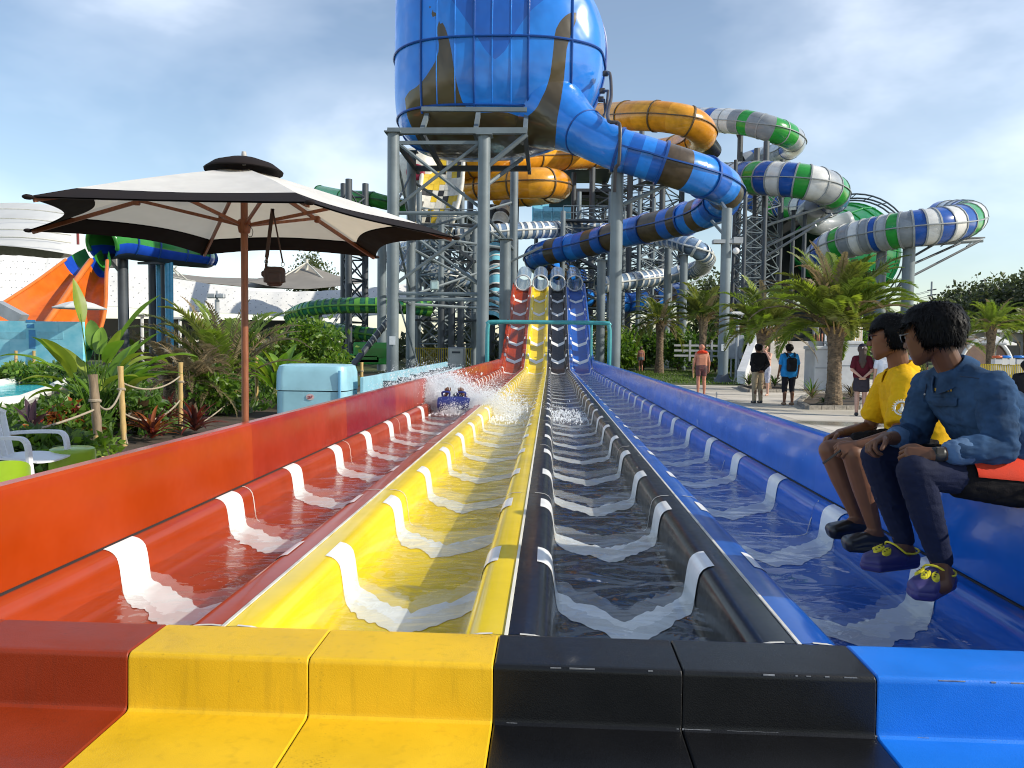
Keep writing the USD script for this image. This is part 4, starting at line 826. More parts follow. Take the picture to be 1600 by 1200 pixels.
posts = [bpost(157, 727, 585, 0.050, 'thick bamboo post nearest the camera, grey above and tan below', BAM, BAMG, lean=-12), bpost(194, 697, 572, 0.038, 'bamboo post in front of the big-leaved plant, behind the thick one', lean=-6), bpost(282, 672, 566, 0.040, 'bamboo post by the red-leaved shrub at the path edge', lean=0), bpost(401, 628, 556, 0.042, 'bamboo post just right of the umbrella pole'), bpost(565, 614, 566, 0.050, 'bamboo post right of the pale blue box')]
bpost(475, 590, 553, 0.05, 'short bamboo post behind the pale blue box, leftmost of its pair'); bpost(502, 590, 550, 0.05, 'short bamboo post behind the pale blue box, right of its pair'); bpost(531, 587, 550, 0.05, 'leaning bamboo post behind the right corner of the pale blue box', lean=-6)
for i, (px, w) in enumerate(((25, 'leftmost'), (53, 'second from left'), (83, 'third from left'), (109, 'rightmost'))): bpost(px, 592-i*1.5, 548, 0.055, f'far bamboo post before the pale blue painted wall, {w} of four')
bpost(925, 586, 555, 0.06, 'bamboo post on the grass strip right of the lanes'); bpost(1083, 592, 560, 0.05, 'bamboo post left of the man with the red towel'); bpost(1161, 592, 555, 0.05, 'bamboo post beside the grey notice board')
def rope(a, b, sag, label, r=0.014):
    C = [a+(b-a)*u-V3(0, 0, sag*4*u*(1-u)) for u in np.linspace(0, 1, 20)]
    single('rope', sweep(np.array(C), r, 8), ROPE, label, 'rope', group='ropes slung between the bamboo posts', smooth=50)
at = lambda i, h: posts[i][0]+(posts[i][1]-posts[i][0])*h
rope(at(0, .62), P(-40, 690, 7.2), 0.05, 'upper rope running left from the thick bamboo post'); rope(at(0, .30), P(-20, 745, 7.0)*[1, 1, 1], 0.25, 'lower rope running left from the thick bamboo post')
rope(at(0, .72), at(1, .72), 0.20, 'short rope from the thick bamboo post to the post behind it'); rope(at(1, .80), at(2, .80), 0.16, 'upper rope between the big-leaved plant and the path-edge post'); rope(at(1, .42), at(2, .45), 0.22, 'lower rope between the big-leaved plant and the path-edge post')
rope(at(1, .55), at(1, .02)+[0.05, 0, 0], 0.10, 'loose rope hanging down the second bamboo post'); rope(at(2, .02)+[-.1, 1.0, 0], at(3, .75), 0.15, 'rope rising past the umbrella pole to the post right of it'); rope(at(3, .7), P(480, 600, 23), 0.3, 'rope running behind the pale blue box'); 
# ================================================================== background on the left
ORG = frp('chute_orange', (0.62, 0.13, 0.012), 0.28, var=0.12); ORG2 = frp('chute_orange_light', (0.64, 0.17, 0.03), 0.28, var=0.12); GRN = frp('chute_green', (0.03, 0.20, 0.03), 0.25); CBL = frp('chute_blue', (0.01, 0.06, 0.42), 0.25)
oc = Thing('orange_chute', 'wide orange twin chute fanning down to the left from a green and blue tube', 'water slide', base=tuple(P(120, 560, 38)*[1, 1, 0]))
Lf = PP([(133, 388, 42), (112, 399, 41), (60, 437, 38), (10, 470, 35.5), (-40, 500, 33.5), (-80, 535, 32)]); Md = PP([(158, 390, 41.5), (146, 402, 40.5), (118, 440, 38), (95, 474, 36), (72, 506, 34.5), (50, 545, 33)]); Rt = PP([(170, 392, 40.5), (168, 402, 39.8), (166, 440, 38), (165, 475, 36.8), (160, 505, 36), (145, 545, 35)])
def chute(A, B, sag, name, m, n=40, k=15):
    a, b = spline(A, n), spline(B, n); V = np.zeros((n, k, 3))
    for j, u in enumerate(np.linspace(0, 1, k)):
        V[:, j] = a*(1-u)+b*u; V[:, j, 2] -= sag*(1-(2*u-1)**4); V[:, j, 1] += sag*0.6*(1-(2*u-1)**4)
    return V
for A, B, nm in ((Lf, Md, 0), (Md, Rt, 1)):
    V = chute(A, B, 0.75, 'chute', ORG)
    oc.part('green_band', grid(V[:5]), GRN, smooth=60); oc.part('blue_band', grid(V[4:8]), CBL, smooth=60); oc.part('chute', grid(V[7:34]), ORG, smooth=60); oc.part('green_apron', grid(V[33:]), mat('apron_green', (0.02, 0.12, 0.035), 0.4), smooth=60)
    for j in range(5):
        q = V[33, 2+j*2+(1 if nm else 0)]+V3(0, -0.25, 0.02); 
        oc.part('green_scale', MB().tm(trimesh.creation.icosphere(2, 0.42).apply_scale([1, .3, .75]).apply_translation(q)), mat('scale_green', (0.03, 0.17, 0.05), 0.4), smooth=True)
        oc.part('scale_outline', MB().path([q+V3(0.45*math.cos(a), -.02, .34*math.sin(a)) for a in np.linspace(0.1, PI-.1, 14)], 0.04, 5), CB)
        if j % 2 == 0: oc.part('white_tooth', MB().add([q+V3(-.10, -.14, .16), q+V3(.12, -.14, .16), q+V3(.06, -.15, -.12)], [(0, 2, 1)]).box(q+V3(.02, -.13, .14), (.2, .04, .06)), CW)
for L, r in ((Lf, .08), (Md, .15), (Rt, .09)): oc.part('rim', MB().path(spline(L, 40)[6:], r, 8), ORG2, smooth=True)
oc.part('grey_rail', MB().beam(P(-5, 478, 32), P(36, 500, 32), 0.5, 0.5), GALV)
gt = Thing('green_tube', 'green and blue half tube feeding the orange chute', 'water slide', base=tuple(P(250, 560, 44)*[1, 1, 0]))
gc = spline(PP([(160, 381, 41), (185, 379, 42), (225, 386, 43.5), (270, 394, 45), (310, 400, 47), (322, 404, 50)]), 25)
gR = np.linspace(0.92, 0.62, 25); t_, A_, B_ = upframes(gc); 
def arcv(a0, a1, n=14, s=1.0): a = np.linspace(a0, a1, n); return gc[:, None]+s*gR[:, None, None]*(1.1*np.cos(a)[None, :, None]*A_[:, None]+np.sin(a)[None, :, None]*B_[:, None])
gt.part('upper_shell', grid(arcv(-0.1, PI+0.1)), GRN, smooth=True); gt.part('blue_side', grid(arcv(-0.75, -0.08)), CBL, smooth=True); gt.part('blue_side', grid(arcv(PI+0.08, PI+.75)), CBL, smooth=True); gt.part('lower_shell', grid(arcv(PI+.7, 2*PI-.7)), mat('shell_dark', (0.02, 0.03, 0.05), 0.5), smooth=True)
for i in range(0, 25, 4): gt.part('flange', MB().path(arcv(-.75, PI+.75, 24, 1.04)[i], 0.05, 5), FLB)
gt.part('mouth_ring', MB().path(arcv(-.4, PI+.4, 24, 1.02)[0], 0.12, 8), GRN, smooth=True)
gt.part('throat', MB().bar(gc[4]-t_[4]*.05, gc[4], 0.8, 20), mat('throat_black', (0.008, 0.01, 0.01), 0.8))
gt.part('walkway', MB().beam(P(225, 411, 43.5), P(318, 412, 48), 1.0, 0.14), STEELD)
for px, r, m, D in ((191, .26, STEELD, 43), (197, .12, STEELD, 44), (238, .24, STEELD, 46), (257, .26, STEELD, 46), (247, .13, TEAL_ := mat('pipe_sky', (0.06, 0.33, 0.55), 0.35), 45), (262, .17, TEAL_, 44.5), (267, .12, TEAL_, 44.5)): column(gt, px, 404, D, r, m, plate=False)
brace(gt, P(170, 405, 42.5), P(190, 428, 43), 0.09, GALV); mb = MB()
for i in range(6): mb.bar(P(240, 415+i*18, 46), P(256, 433+i*18, 46), 0.05, 5)
gt.part('bracing', mb, STEEL)
# painted wall, pool
PBW = mat('painted_wall', (0.33, 0.62, 0.70), 0.6, var=0.18, scale=0.9, col2=(0.10, 0.46, 0.58), stretch=(1, 1, 1.6))
pwl = Thing('painted_wall', 'pale blue painted wall behind the pool on the left', 'wall', base=tuple(P(60, 590, 30)*[1, 1, 0]))
w0, w1 = P(-60, 500, 30), P(131, 505, 30); hW = P(60, 502, 30)[2]
for i in range(5):
    a, b = w0[0]+(w1[0]-w0[0])*i/5, w0[0]+(w1[0]-w0[0])*(i+1)/5
    pwl.part('wall_panel', MB().box(((a+b)/2, 30, hW/2), (b-a-.006, .16, hW)), PBW)
fgm = mat('paint_blue', (0.06, 0.26, 0.50), 0.6); c0 = P(50, 540, 29.9); c0[1] = 29.913
pwl.part('painted_figure', MB().box(c0+[0, 0, .25], (.28, .012, .75), bev=.005).box(c0+[-.05, 0, .78], (.30, .012, .16), bev=.005).box(c0+[-.05, 0, .98], (.4, .012, .10), bev=.005), fgm)
for px, w in ((20, 1.2), (80, 1.1)): pwl.part('painted_cloud', MB().box(P(px, 524, 30)*[1, 0, 1]+V3(0, 29.916, 0), (w, .008, .3), bev=.003), mat('paint_cloud', (0.22, 0.55, 0.66), 0.6))
wallm = mat('pool_rim', (0.66, 0.66, 0.62), 0.6, var=0.08)
def gpoly(L, z=0.0): return [G(a, b, z)[:2] for a, b in L]
pool = [(-260, 648), (-60, 643), (30, 632), (80, 612), (105, 596), (60, 594), (0, 603), (-260, 640-20)]
single('water', flat(gpoly(pool), 0.0), water_mat('pool_water', (0.55, 0.92, 0.95), 1.3, 0.5), kind='structure')
single('pool_floor', flat(gpoly(pool), -0.028), mat('pool_floor', (0.22, 0.62, 0.66), 0.5), kind='structure')
ring_ = [np.r_[p, 0.06] for p in gpoly(pool)]; single('pool_edge', MB().path(np.array(ring_+ring_[:1]), 0.16, 8), wallm, kind='structure')
single('lawn', flat([(-14, 22), (-7, 22), (-7, 36), (-14, 36)], 0.0), GRASS, kind='structure')
# tents
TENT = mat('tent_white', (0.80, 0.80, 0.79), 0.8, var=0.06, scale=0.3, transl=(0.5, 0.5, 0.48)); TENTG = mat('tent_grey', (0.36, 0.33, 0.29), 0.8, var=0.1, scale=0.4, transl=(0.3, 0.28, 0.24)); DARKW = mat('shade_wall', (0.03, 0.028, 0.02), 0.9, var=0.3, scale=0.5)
def surf(rows, n=24): 
    """A fabric sheet through rows of points."""
    R = np.array([spline(PP(r), n) for r in rows]); return np.stack([spline(R[:, j], 12) for j in range(n)], 1)
bt = Thing('big_tent', 'big white tensile tent roof at the far left', 'tent', base=tuple(P(40, 540, 75)*[1, 1, 0]))
bt.part('roof', thick(*grid(surf([[(-120, 330, 95), (0, 318, 92), (70, 320, 90), (112, 328, 88)], [(-120, 355, 85), (0, 350, 82), (80, 352, 82), (128, 362, 84)], [(-120, 380, 76), (0, 384, 75), (75, 392, 76), (150, 405, 80)]])), 0.05), TENT, smooth=True)
for py in (330, 345, 362, 374): bt.part('seam', MB().path(spline(PP([(-100, py, 84-(py-330)*.15), (0, py-2, 82-(py-330)*.15), (60, py, 82-(py-330)*.15), (115, py+7, 82-(py-330)*.1)]), 16)+[0, -.4, 0.05], 0.06, 5), CW)
bt.part('back_wall', MB().box(P(20, 395, 84), (24, .3, 3.2)), mat('tent_shade', (0.30, 0.28, 0.26), 0.9))
bt.part('rope', MB().bar(P(121, 350, 70), P(122, 382, 70), 0.12), mat('banner_red', (0.2, 0.03, 0.03), 0.7))
def fabric_wall(name, label, top, bot, D, n=40):
    th = Thing(name, label, 'fabric wall', base=tuple(P(top[0][0], 560, D)*[1, 1, 0]))
    dd_ = lambda x: D-16+(x-(-60 if x < 150 and top[0][0] < 0 else 160))*.06; a, b = spline([P(x, y, dd_(x)+4.5) for x, y in top], n), spline([P(x, y, dd_(x)) for x, y in bot], n)
    V = np.array([a*(1-u)+b*u+V3(0, -.4*math.sin(u*PI), 0) for u in np.linspace(0, 1, 8)]); V[:, :, 1] += 0.25*np.sin(np.arange(n)*1.3)[None]
    th.part('sheet', thick(*grid(np.transpose(V, (1, 0, 2))[:, ::-1]), 0.04), TENT, smooth=True); mb = MB()
    for i in range(1, n-1, 2):
        for j in range(1, 7):
            q = V[j, i]+V3((j % 2)*.5, -.42, 0); mb.add([q+V3(-.08, 0, .04), q+V3(.08, 0, .04), q+V3(0, -.04, -.06)], [(0, 2, 1)])
    th.part('vents', mb, mat('vent_grey', (0.34, 0.34, 0.35), 0.8), kind='stuff')
    return th
fabric_wall('fabric_wall', 'white fabric wall dotted with small vents under the big tent', [(-60, 398), (30, 400), (80, 404), (135, 402)], [(-60, 474), (30, 472), (80, 475), (135, 478)], 70)
fabric_wall('fabric_wall', 'long white stretched fabric wall with vents behind the umbrella pole', [(160, 425), (230, 430), (300, 440), (400, 455), (500, 455), (600, 448), (660, 440)], [(160, 478), (230, 483), (300, 487), (400, 492), (500, 497), (600, 492), (660, 485)], 70, 64)
cv = Thing('peaked_canopy', 'grey peaked canopy on a white mast above the fabric wall', 'canopy', base=tuple(P(480, 540, 96)*[1, 1, 0]))
pk = P(479, 412, 96); edge = PP([(385, 440, 88), (430, 449, 86), (480, 452, 85), (530, 447, 87), (570, 441, 92), (560, 436, 106), (500, 430, 112), (420, 433, 106)]); ed = spline(edge+edge[:1], 40)
cv.part('roof', thick(*grid(np.array([pk+(ed-pk)*s-V3(0, 0, 0.9*s*(1-s)*2) for s in np.linspace(0.03, 1, 10)])), 0.05), TENTG, smooth=True)
cv.part('mast', MB().bar(P(479, 405, 94), P(479, 500, 94), 0.22), CW)
for q in ((430, 440, 90), (528, 460, 90), (440, 445, 92), (540, 470, 88)): cv.part('stay_cable', MB().bar(P(479, 410, 94), P(*q), 0.09, 6), CW)
cv2 = Thing('low_canopy', 'low brown-grey canopy roof left of the peaked one', 'canopy', base=tuple(P(340, 540, 98)*[1, 1, 0]))
cv2.part('roof', thick(*grid(surf([[(270, 428, 112), (330, 434, 112), (400, 436, 112), (470, 440, 112)], [(265, 433, 102), (330, 440, 102), (400, 440, 102), (470, 444, 102)], [(265, 440, 94), (330, 444, 94), (400, 450, 94), (470, 452, 94)]])), 0.1), TENTG, smooth=True)
cv2.part('frame', MB().bar(P(268, 418, 94), P(280, 432, 94), .12).bar(P(276, 416, 94), P(262, 436, 94), .1).bar(P(264, 432, 94), P(305, 440, 94), .1).bar(P(270, 418, 94), P(300, 444, 94), .08), CW)
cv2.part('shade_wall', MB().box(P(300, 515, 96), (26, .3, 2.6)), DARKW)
cv3 = Thing('small_parasol', 'small white parasol in front of the orange chute', 'umbrella', base=tuple(P(125, 560, 30)*[1, 1, 0]))
q = P(125, 481, 30); cv3.part('canopy', lathe([(0, .32), (.5, .2), (1.0, 0.0), (.98, -.05), (0, .25)], 8, q), TENT); cv3.part('pole', MB().bar(q*[1, 1, 0], q, .03), GALV)
# steel pylon and green tubes
py_ = Thing('steel_pylon', 'dark blue-grey lattice pylon rising behind the umbrella', 'tower', base=tuple(P(555, 545, 56)*[1, 1, 0]))
lattice(py_, [pc(537, 287, 57), pc(545, 280, 54), pc(571, 287, 57)], 0.24, list(np.arange(0, 13.6, 1.55)), STEELD, 0.06, STEELD)
gu = Thing('green_pipe', 'dark green closed tube high behind the right edge of the umbrella', 'water slide', base=tuple(P(580, 545, 58)*[1, 1, 0]))
tube_slide(gu, PP([(500, 300, 66), (540, 308, 60), (575, 310, 58), (600, 316, 58), (628, 322, 60), (665, 330, 66)]), 0.55, [GRN, TG2 := frp('tube_leaf', (0.03, 0.20, 0.03)), GRN, TG2, GRN, TG2, GRN, GRN], 2, seg=16, flange=mat('flange_green', (0.01, 0.08, 0.02), 0.4))
GRB = mat('green_ribbed', (0.015, 0.12, 0.06), 0.2, coat=0.5, var=0.3); GRR = mat('green_rib', (0.10, 0.30, 0.04), 0.4)
gl = Thing('green_ribbed_tube', 'green ribbed tube slide curving low in two turns left of the tower', 'water slide', base=tuple(P(540, 545, 50)*[1, 1, 0]))
ribbed(gl, [(668, 482, 50), (620, 478, 49), (560, 477, 48.5), (510, 479, 49), (475, 485, 50), (456, 496, 53), (470, 505, 57), (510, 513, 57), (560, 520, 55), (610, 527, 55)], 0.50, GRB, GRR)
for px in (470, 530): brace(gl, P(px, 492, 52), P(px-20, 525, 51), 0.09, STEEL)
for px in (547, 600, 500): column(gl, px, 486, 51, 0.14, STEELD, plate=False)
gn = Thing('green_bins', 'bright green low play units at the foot of the pylon', 'play unit', base=tuple(P(560, 560, 42)*[1, 1, 0]))
for px, py, w, h in ((585, 552, 2.1, 1.2), (560, 560, 2.6, .5), (530, 562, 2.0, .45)): gn.part('unit', MB().box(P(px, py, 42), (w, 1.0, h), bev=.06), TG); gn.part('recess', MB().box(P(px, py-1, 41.5)-[0, .02, 0], (w*.8, .1, h*.4)), TG2)
bp_ = Thing('barrier_pole', 'dark slanting pole wound with a pale stripe', 'pole', base=tuple(P(552, 572, 38)*[1, 1, 0]))
a, b = P(550, 572, 38), P(625, 478, 40); bp_.part('pole', MB().bar(a, b, .16, 10), STEELD, smooth=50); t, A, B = frames(np.array([a, b])); 
bp_.part('spiral', MB().path([a+(b-a)*u+.17*(math.cos(u*70)*A[0]+math.sin(u*70)*B[0]) for u in np.linspace(.35, 1, 160)], .03, 4), CW)
yf = Thing('yellow_fence', 'yellow picket fence beside the foot of the tower', 'fence', base=tuple(P(690, 560, 48)*[1, 1, 0])); YP = mat('fence_yellow', (0.42, 0.32, 0.02), 0.5)
for k in range(32): q = P(642+k*3, 545, 48); yf.part('picket', MB().box((q[0], 48, .75), (.05, .04, 1.2)), YP)
for z in (.2, 1.3): yf.part('rail', MB().beam(V3(P(640, 545, 48)[0], 48.05, z), V3(P(738, 545, 48)[0], 48.05, z), .04, .06), YP)
gb = Thing('grey_cabinet', 'pale grey cabinet at the foot of the tower', 'cabinet', base=tuple(P(714, 560, 46)*[1, 1, 0])); q = P(714, 560, 46)
gb.part('body', MB().box((q[0], 46, .7), (1.0, .8, 1.4), bev=.04), TLG); gb.part('door', MB().box((q[0], 45.585, .72), (.8, .03, 1.2), bev=.01), TW); gb.part('vent', MB().box((q[0], 45.56, 1.1), (.5, .02, .12)), STEELD)
cam_ = Thing('camera_post', 'grey post with two security cameras among the dry palms', 'pole', base=tuple(P(339, 560, 26)*[1, 1, 0])); q = P(339, 468, 26)
cam_.part('post', MB().bar(q*[1, 1, 0], q, .075, 10), TLG, smooth=50); cam_.part('camera', MB().box(q+V3(-.16, -.05, .12), (.3, .18, .16), bev=.03), GALV); cam_.part('camera', MB().box(q+V3(.16, -.05, .12), (.28, .18, .16), bev=.03), GALV); cam_.part('bracket', MB().bar(q, q+[0, 0, .3], .04), GALV)
for px, py, lb_ in ((222, 493, 'white-capped lamp post left of the light blue pipes'), (281, 497, 'pale lamp post right of the light blue pipes')):
    th = Thing('lamp_post', lb_, 'lamp post', base=tuple(P(px, 560, 40)*[1, 1, 0]), group='garden lamp posts'); q = P(px, py, 40); th.part('post', MB().bar(q*[1, 1, 0], q, .09), TW); th.part('lamp_cap', MB().box(q, (.5, .4, .14), bev=.03), TW); th.part('base', MB().box(q*[1, 1, 0]+[0, 0, .1], (.4, .4, .2)), TLG)
# ================================================================== plants
def leafmat(name, col, dry=False, var=0.3, rough=0.45, scale=1.7):
    c = np.array(col); return mat(name, col, rough, var=var, scale=scale, transl=tuple(np.minimum(c*np.array([1.5, 1.6, .8]), .9)) if not dry else tuple(c*1.0))
PALMG = [leafmat('frond_lime', (0.26, 0.32, 0.045)), leafmat('frond_green', (0.17, 0.24, 0.03)), leafmat('frond_olive', (0.20, 0.22, 0.05)), leafmat('frond_dark', (0.09, 0.13, 0.022))]
PALMD = [leafmat('frond_dry', (0.30, 0.22, 0.12), True), leafmat('frond_tan', (0.24, 0.19, 0.10), True)]
TRK = mat('palm_trunk', (0.19, 0.135, 0.085), 0.95, var=0.4, scale=9, bump=0.8, bscale=40); TRKD = mat('palm_trunk_dark', (0.10, 0.07, 0.045), 0.95, var=0.4, scale=9, bump=0.8, bscale=40)
STALK = mat('frond_stalk', (0.36, 0.24, 0.08), 0.6, var=0.2)
def frond(c, az, el, L, lw, n, rg, droop=1.0, curl=0.0):
    """A feather leaf from c: rachis and two rows of leaflets."""
    k = 14; pts = [np.array(c, float)]; e = el; a = az
    for i in range(k):
        d = V3(math.cos(e)*math.cos(a), math.cos(e)*math.sin(a), math.sin(e)); pts.append(pts[-1]+d*L/k); e -= droop*(0.03+0.16*(i/k)**1.3)*(0.5+0.7*math.cos(e)); a += curl/k
    pts = np.array(pts); mb = MB(); v, f = sweep(pts, np.linspace(0.016, 0.003, k+1)*L/2, 4, cap=False); mb.add(v, f)
    s = np.linspace(0, 1, k+1); t, A, B = upframes(pts)
    vs, fs = [], []; N = 0
    for u in np.linspace(0.16, 0.995, n):
        p = np.array([np.interp(u, s, pts[:, q]) for q in range(3)]); i = min(int(u*k), k); ln = lw*(math.sin(PI*min(1, 0.14+u*0.86))**0.6)*(1.0-0.35*u)
        for sd_ in (-1, 1):
            o = rg.uniform(-.18, .18); lift = rg.uniform(0.1, 0.6)
            d = unit(t[i]*(0.75+0.5*u+o)+A[i]*sd_*0.95+B[i]*lift); q = p+d*ln*rg.uniform(.8, 1.1)-V3(0, 0, ln*0.16); w = unit(np.cross(d, B[i]+A[i]*sd_*.4))*0.0115*L*rg.uniform(.8, 1.2); m_ = p*.55+q*.45+V3(0, 0, ln*.04)
            vs += [p, m_+w, q, m_-w]; fs += [(N, N+1, N+2), (N, N+2, N+3)]; N += 4
    mb.add(vs, fs); return mb
def palm(label, base, H, R, L, n, seed, name='palm_tree', up=(-0.25, 1.35), mats=PALMG, dry=0.15, nl=58, lw=0.24, group=None, stubs=True, lean=(0, 0), tdark=False, side=0.0):
    rg = random.Random(seed); th = Thing(name, label, 'palm tree', base=tuple(base), group=group); base = np.asarray(base, float)
    k, m = int(max(H, .4)/0.035), 18; V = np.zeros((k, m, 3))
    for i in range(k):
        z = H*i/(k-1); r = R*(1.25-0.35*min(1, z/(0.35*H+.01))+(0.35*max(0, (z-H*.72)/(H*.28))))
        for j in range(m):
            ph = (i*0.38+j*(6/m)) % 1.0; a = 2*PI*j/m
            rr = r*(1+0.16*(1-ph)*(0.6+.4*rg.random())); V[i, j] = base+[rr*math.cos(a)+lean[0]*z/H, rr*math.sin(a)+lean[1]*z/H, z-0.02]
    th.part('trunk', grid(V, True), TRKD if tdark else TRK)
    c = base+[lean[0], lean[1], H-0.05]
    for i in range(n):
        q = (i+.5)/n; el = up[0]+(up[1]-up[0])*q**0.8+rg.uniform(-.1, .1); az = i*2.39996+rg.uniform(-.25, .25)
        d = rg.random() < dry*(1.6 if q < .35 or q > .8 else .4); l = L*rg.uniform(.82, 1.08)*(1-.12*q)
        o = V3(math.cos(az), math.sin(az), 0)*R*.7
        th.part('frond', frond(c+o+[0, 0, .12*q], az, el, l, L*lw*(.6 if d else 1), nl if not d else nl//2, rg, droop=rg.uniform(.75, 1.25), curl=rg.uniform(-.4, .4)), rg.choice(PALMD) if d else rg.choices(mats, [4, 5, 4, 2][:len(mats)])[0])
    if stubs:
        for i in range(16):
            az = i*2.39996; d = V3(math.cos(az)*.8, math.sin(az)*.8, .8+.3*rg.random()); p = c+V3(math.cos(az), math.sin(az), 0)*R*1.0-[0, 0, .25-.012*i]; th.part('stalk_stub', MB().bar(p, p+unit(d)*rg.uniform(.25, .5)*L/2.2, R*.16, 5, R*.07), STALK)
    return th
def diamonds(P_, D_, W_, L_):
    """Leaf-shaped quads at P_ along D_, half width W_, length L_, slightly folded."""
    n = len(P_); rg = np.random.default_rng(n)
    up = rg.normal(size=(n, 3)); s = np.cross(D_, up); s /= np.maximum(np.linalg.norm(s, axis=1, keepdims=True), 1e-9); nn = np.cross(s, D_)
    m_ = P_+D_*(L_*.45)[:, None]; v = np.stack([P_, m_+s*W_[:, None]+nn*(W_*.35)[:, None], P_+D_*L_[:, None], m_-s*W_[:, None]+nn*(W_*.35)[:, None]], 1).reshape(-1, 3)
    i = np.arange(n)[:, None]*4; return v, np.vstack([i+[0, 1, 2], i+[0, 2, 3]])
def leaf_cloud(c, r, n, size, seed, cl=9, flatb=True):
    """Leaves gathered in clumps through an uneven crown."""
    rg = np.random.default_rng(seed); c = np.asarray(c, float); r = np.asarray(r, float)
    cc = rg.normal(size=(cl, 3)); cc /= np.linalg.norm(cc, axis=1, keepdims=True); cc *= rg.uniform(.35, .85, (cl, 1)); k = rg.integers(0, cl, n)
    q = rg.normal(size=(n, 3)); q /= np.linalg.norm(q, axis=1, keepdims=True); rad = rg.uniform(.2, .5, (cl, 1))[k]*rg.random((n, 1))**.45
    p = cc[k]+q*rad; p = p*r; 
    d = q+rg.normal(size=(n, 3))*.6+[0, 0, -.1]; d /= np.linalg.norm(d, axis=1, keepdims=True); s = size*rg.uniform(.6, 1.3, n)
    return diamonds(c+p, d, s*.32, s)
def shrub(name, label, base, r, h, n, size, mats, seed, cat='shrub', cl=10, group=None):
    base = np.asarray(base, float); th = Thing(name, label, cat, base=tuple(base), group=group); rg = np.random.default_rng(seed)
    for i, m in enumerate(mats): th.part('foliage', leaf_cloud(base+[0, 0, h*.55], (r, r, h*.55), n//len(mats), size, seed*10+i, cl), m)
    for i in range(4): a = i*1.7+seed; th.part('stem', MB().bar(base, base+[r*.5*math.cos(a), r*.5*math.sin(a), h*.75], 0.018+.01*h, 5, .006), TRKD)
    return th
SHG = [leafmat('leaf_green', (0.085, 0.17, 0.02)), leafmat('leaf_dark', (0.045, 0.09, 0.016)), leafmat('leaf_lime', (0.13, 0.22, 0.02))]
SHR = [leafmat('leaf_red', (0.16, 0.022, 0.015)), leafmat('leaf_maroon', (0.075, 0.018, 0.018))]; SHO = [leafmat('leaf_orange', (0.30, 0.08, 0.02))]
def blade(base, az, pet, L, W, e0, e1, rg, fold=0.35, n=12, wav=0.06):
    """One big paddle leaf on its stalk: returns (stalk, blade)."""
    pts = [np.array(base, float)]; k = 18; T_ = pet+L
    for i in range(k):
        u = i/k; e = e0+(e1-e0)*u**1.5; pts.append(pts[-1]+V3(math.cos(e)*math.cos(az), math.cos(e)*math.sin(az), math.sin(e))*T_/k)
    C = spline(np.array(pts), 40); s = np.linspace(0, T_, 40); i0 = int(40*pet/T_)
    st = sweep(C[:i0+3], np.linspace(.012, .007, i0+3), 6, cap=False); B_ = spline(C[i0:], n); t, A, N_ = upframes(B_); V = np.zeros((n, 7, 3)); ph = rg.random()*6
    for i in range(n):
        u = i/(n-1); w = W*(math.sin(PI*min(1, .06+u*.94)**.8)**.75)*(1 if u < .98 else .3)
        for j, x in enumerate(np.linspace(-1, 1, 7)): V[i, j] = B_[i]+A[i]*x*w*math.cos(fold*abs(x))+N_[i]*(abs(x)*w*math.sin(fold)*.9+wav*w*math.sin(9*u+ph+x*2)*abs(x))
    v, f = grid(V); return st, (v, f)
BLG = [leafmat('paddle_green', (0.17, 0.30, 0.03), var=.2, scale=3), leafmat('paddle_mid', (0.11, 0.21, 0.025), var=.2, scale=3), leafmat('paddle_yellow', (0.24, 0.30, 0.035), var=.2, scale=3)]
def paddle_plant(label, base, leaves, seed, mats=BLG, name='paddle_leaf_plant'):
    rg = random.Random(seed); th = Thing(name, label, 'plant', base=tuple(base)); base = np.asarray(base, float)
    for (az, pet, L, W, e0, e1) in leaves:
        b = base+[rg.uniform(-.18, .18), rg.uniform(-.18, .18), 0]; s, bl = blade(b, az, pet, L, W, e0, e1, rg)
        m = rg.choice(mats); lf = th.part('leaf', bl, m, smooth=True); th.part('leaf_stalk', s, mats[1], parent=lf)
    return th
rg = random.Random(11)
# big-leaved plant by the thick bamboo post
hb = P(152, 690, 12.0); hb[2] = 0; rg = random.Random(11)
LV = [(2.9, 1.55, .60, .10, 1.52, 1.30), (2.2, 1.2, .62, .10, 1.5, .5), (0.2, 1.35, .85, .10, 1.40, .62), (0.1, .8, .65, .10, 1.2, .1), (0.0, .75, .75, .10, 1.1, -.15), (-.3, .7, .6, .10, 1.15, .0), (2.6, .6, .7, .11, 1.2, -.7), (3.3, .55, .7, .10, 1.25, -.9)]
LV += [(rg.uniform(0, 6.28), rg.uniform(.5, 1.15), rg.uniform(.5, .75), rg.uniform(.07, .11), rg.uniform(1.25, 1.5), rg.uniform(-.7, .8)) for _ in range(30)]
LV = [(a0, p0*1.18, l0*1.22, w0*1.3, e0, e1) for a0, p0, l0, w0, e0, e1 in LV]
paddle_plant('tall bright green plant with big paddle leaves behind the thick bamboo post', hb, LV, 3)
hb2 = P(440, 606, 19.0); hb2[2] = 0
paddle_plant('bright green paddle-leaved clump left of the pale blue box', hb2, [(rg.uniform(0, 6.28), rg.uniform(.4, .9), rg.uniform(.7, 1.0), rg.uniform(.09, .13), rg.uniform(1.0, 1.5), rg.uniform(-.4, .8)) for _ in range(34)], 4)
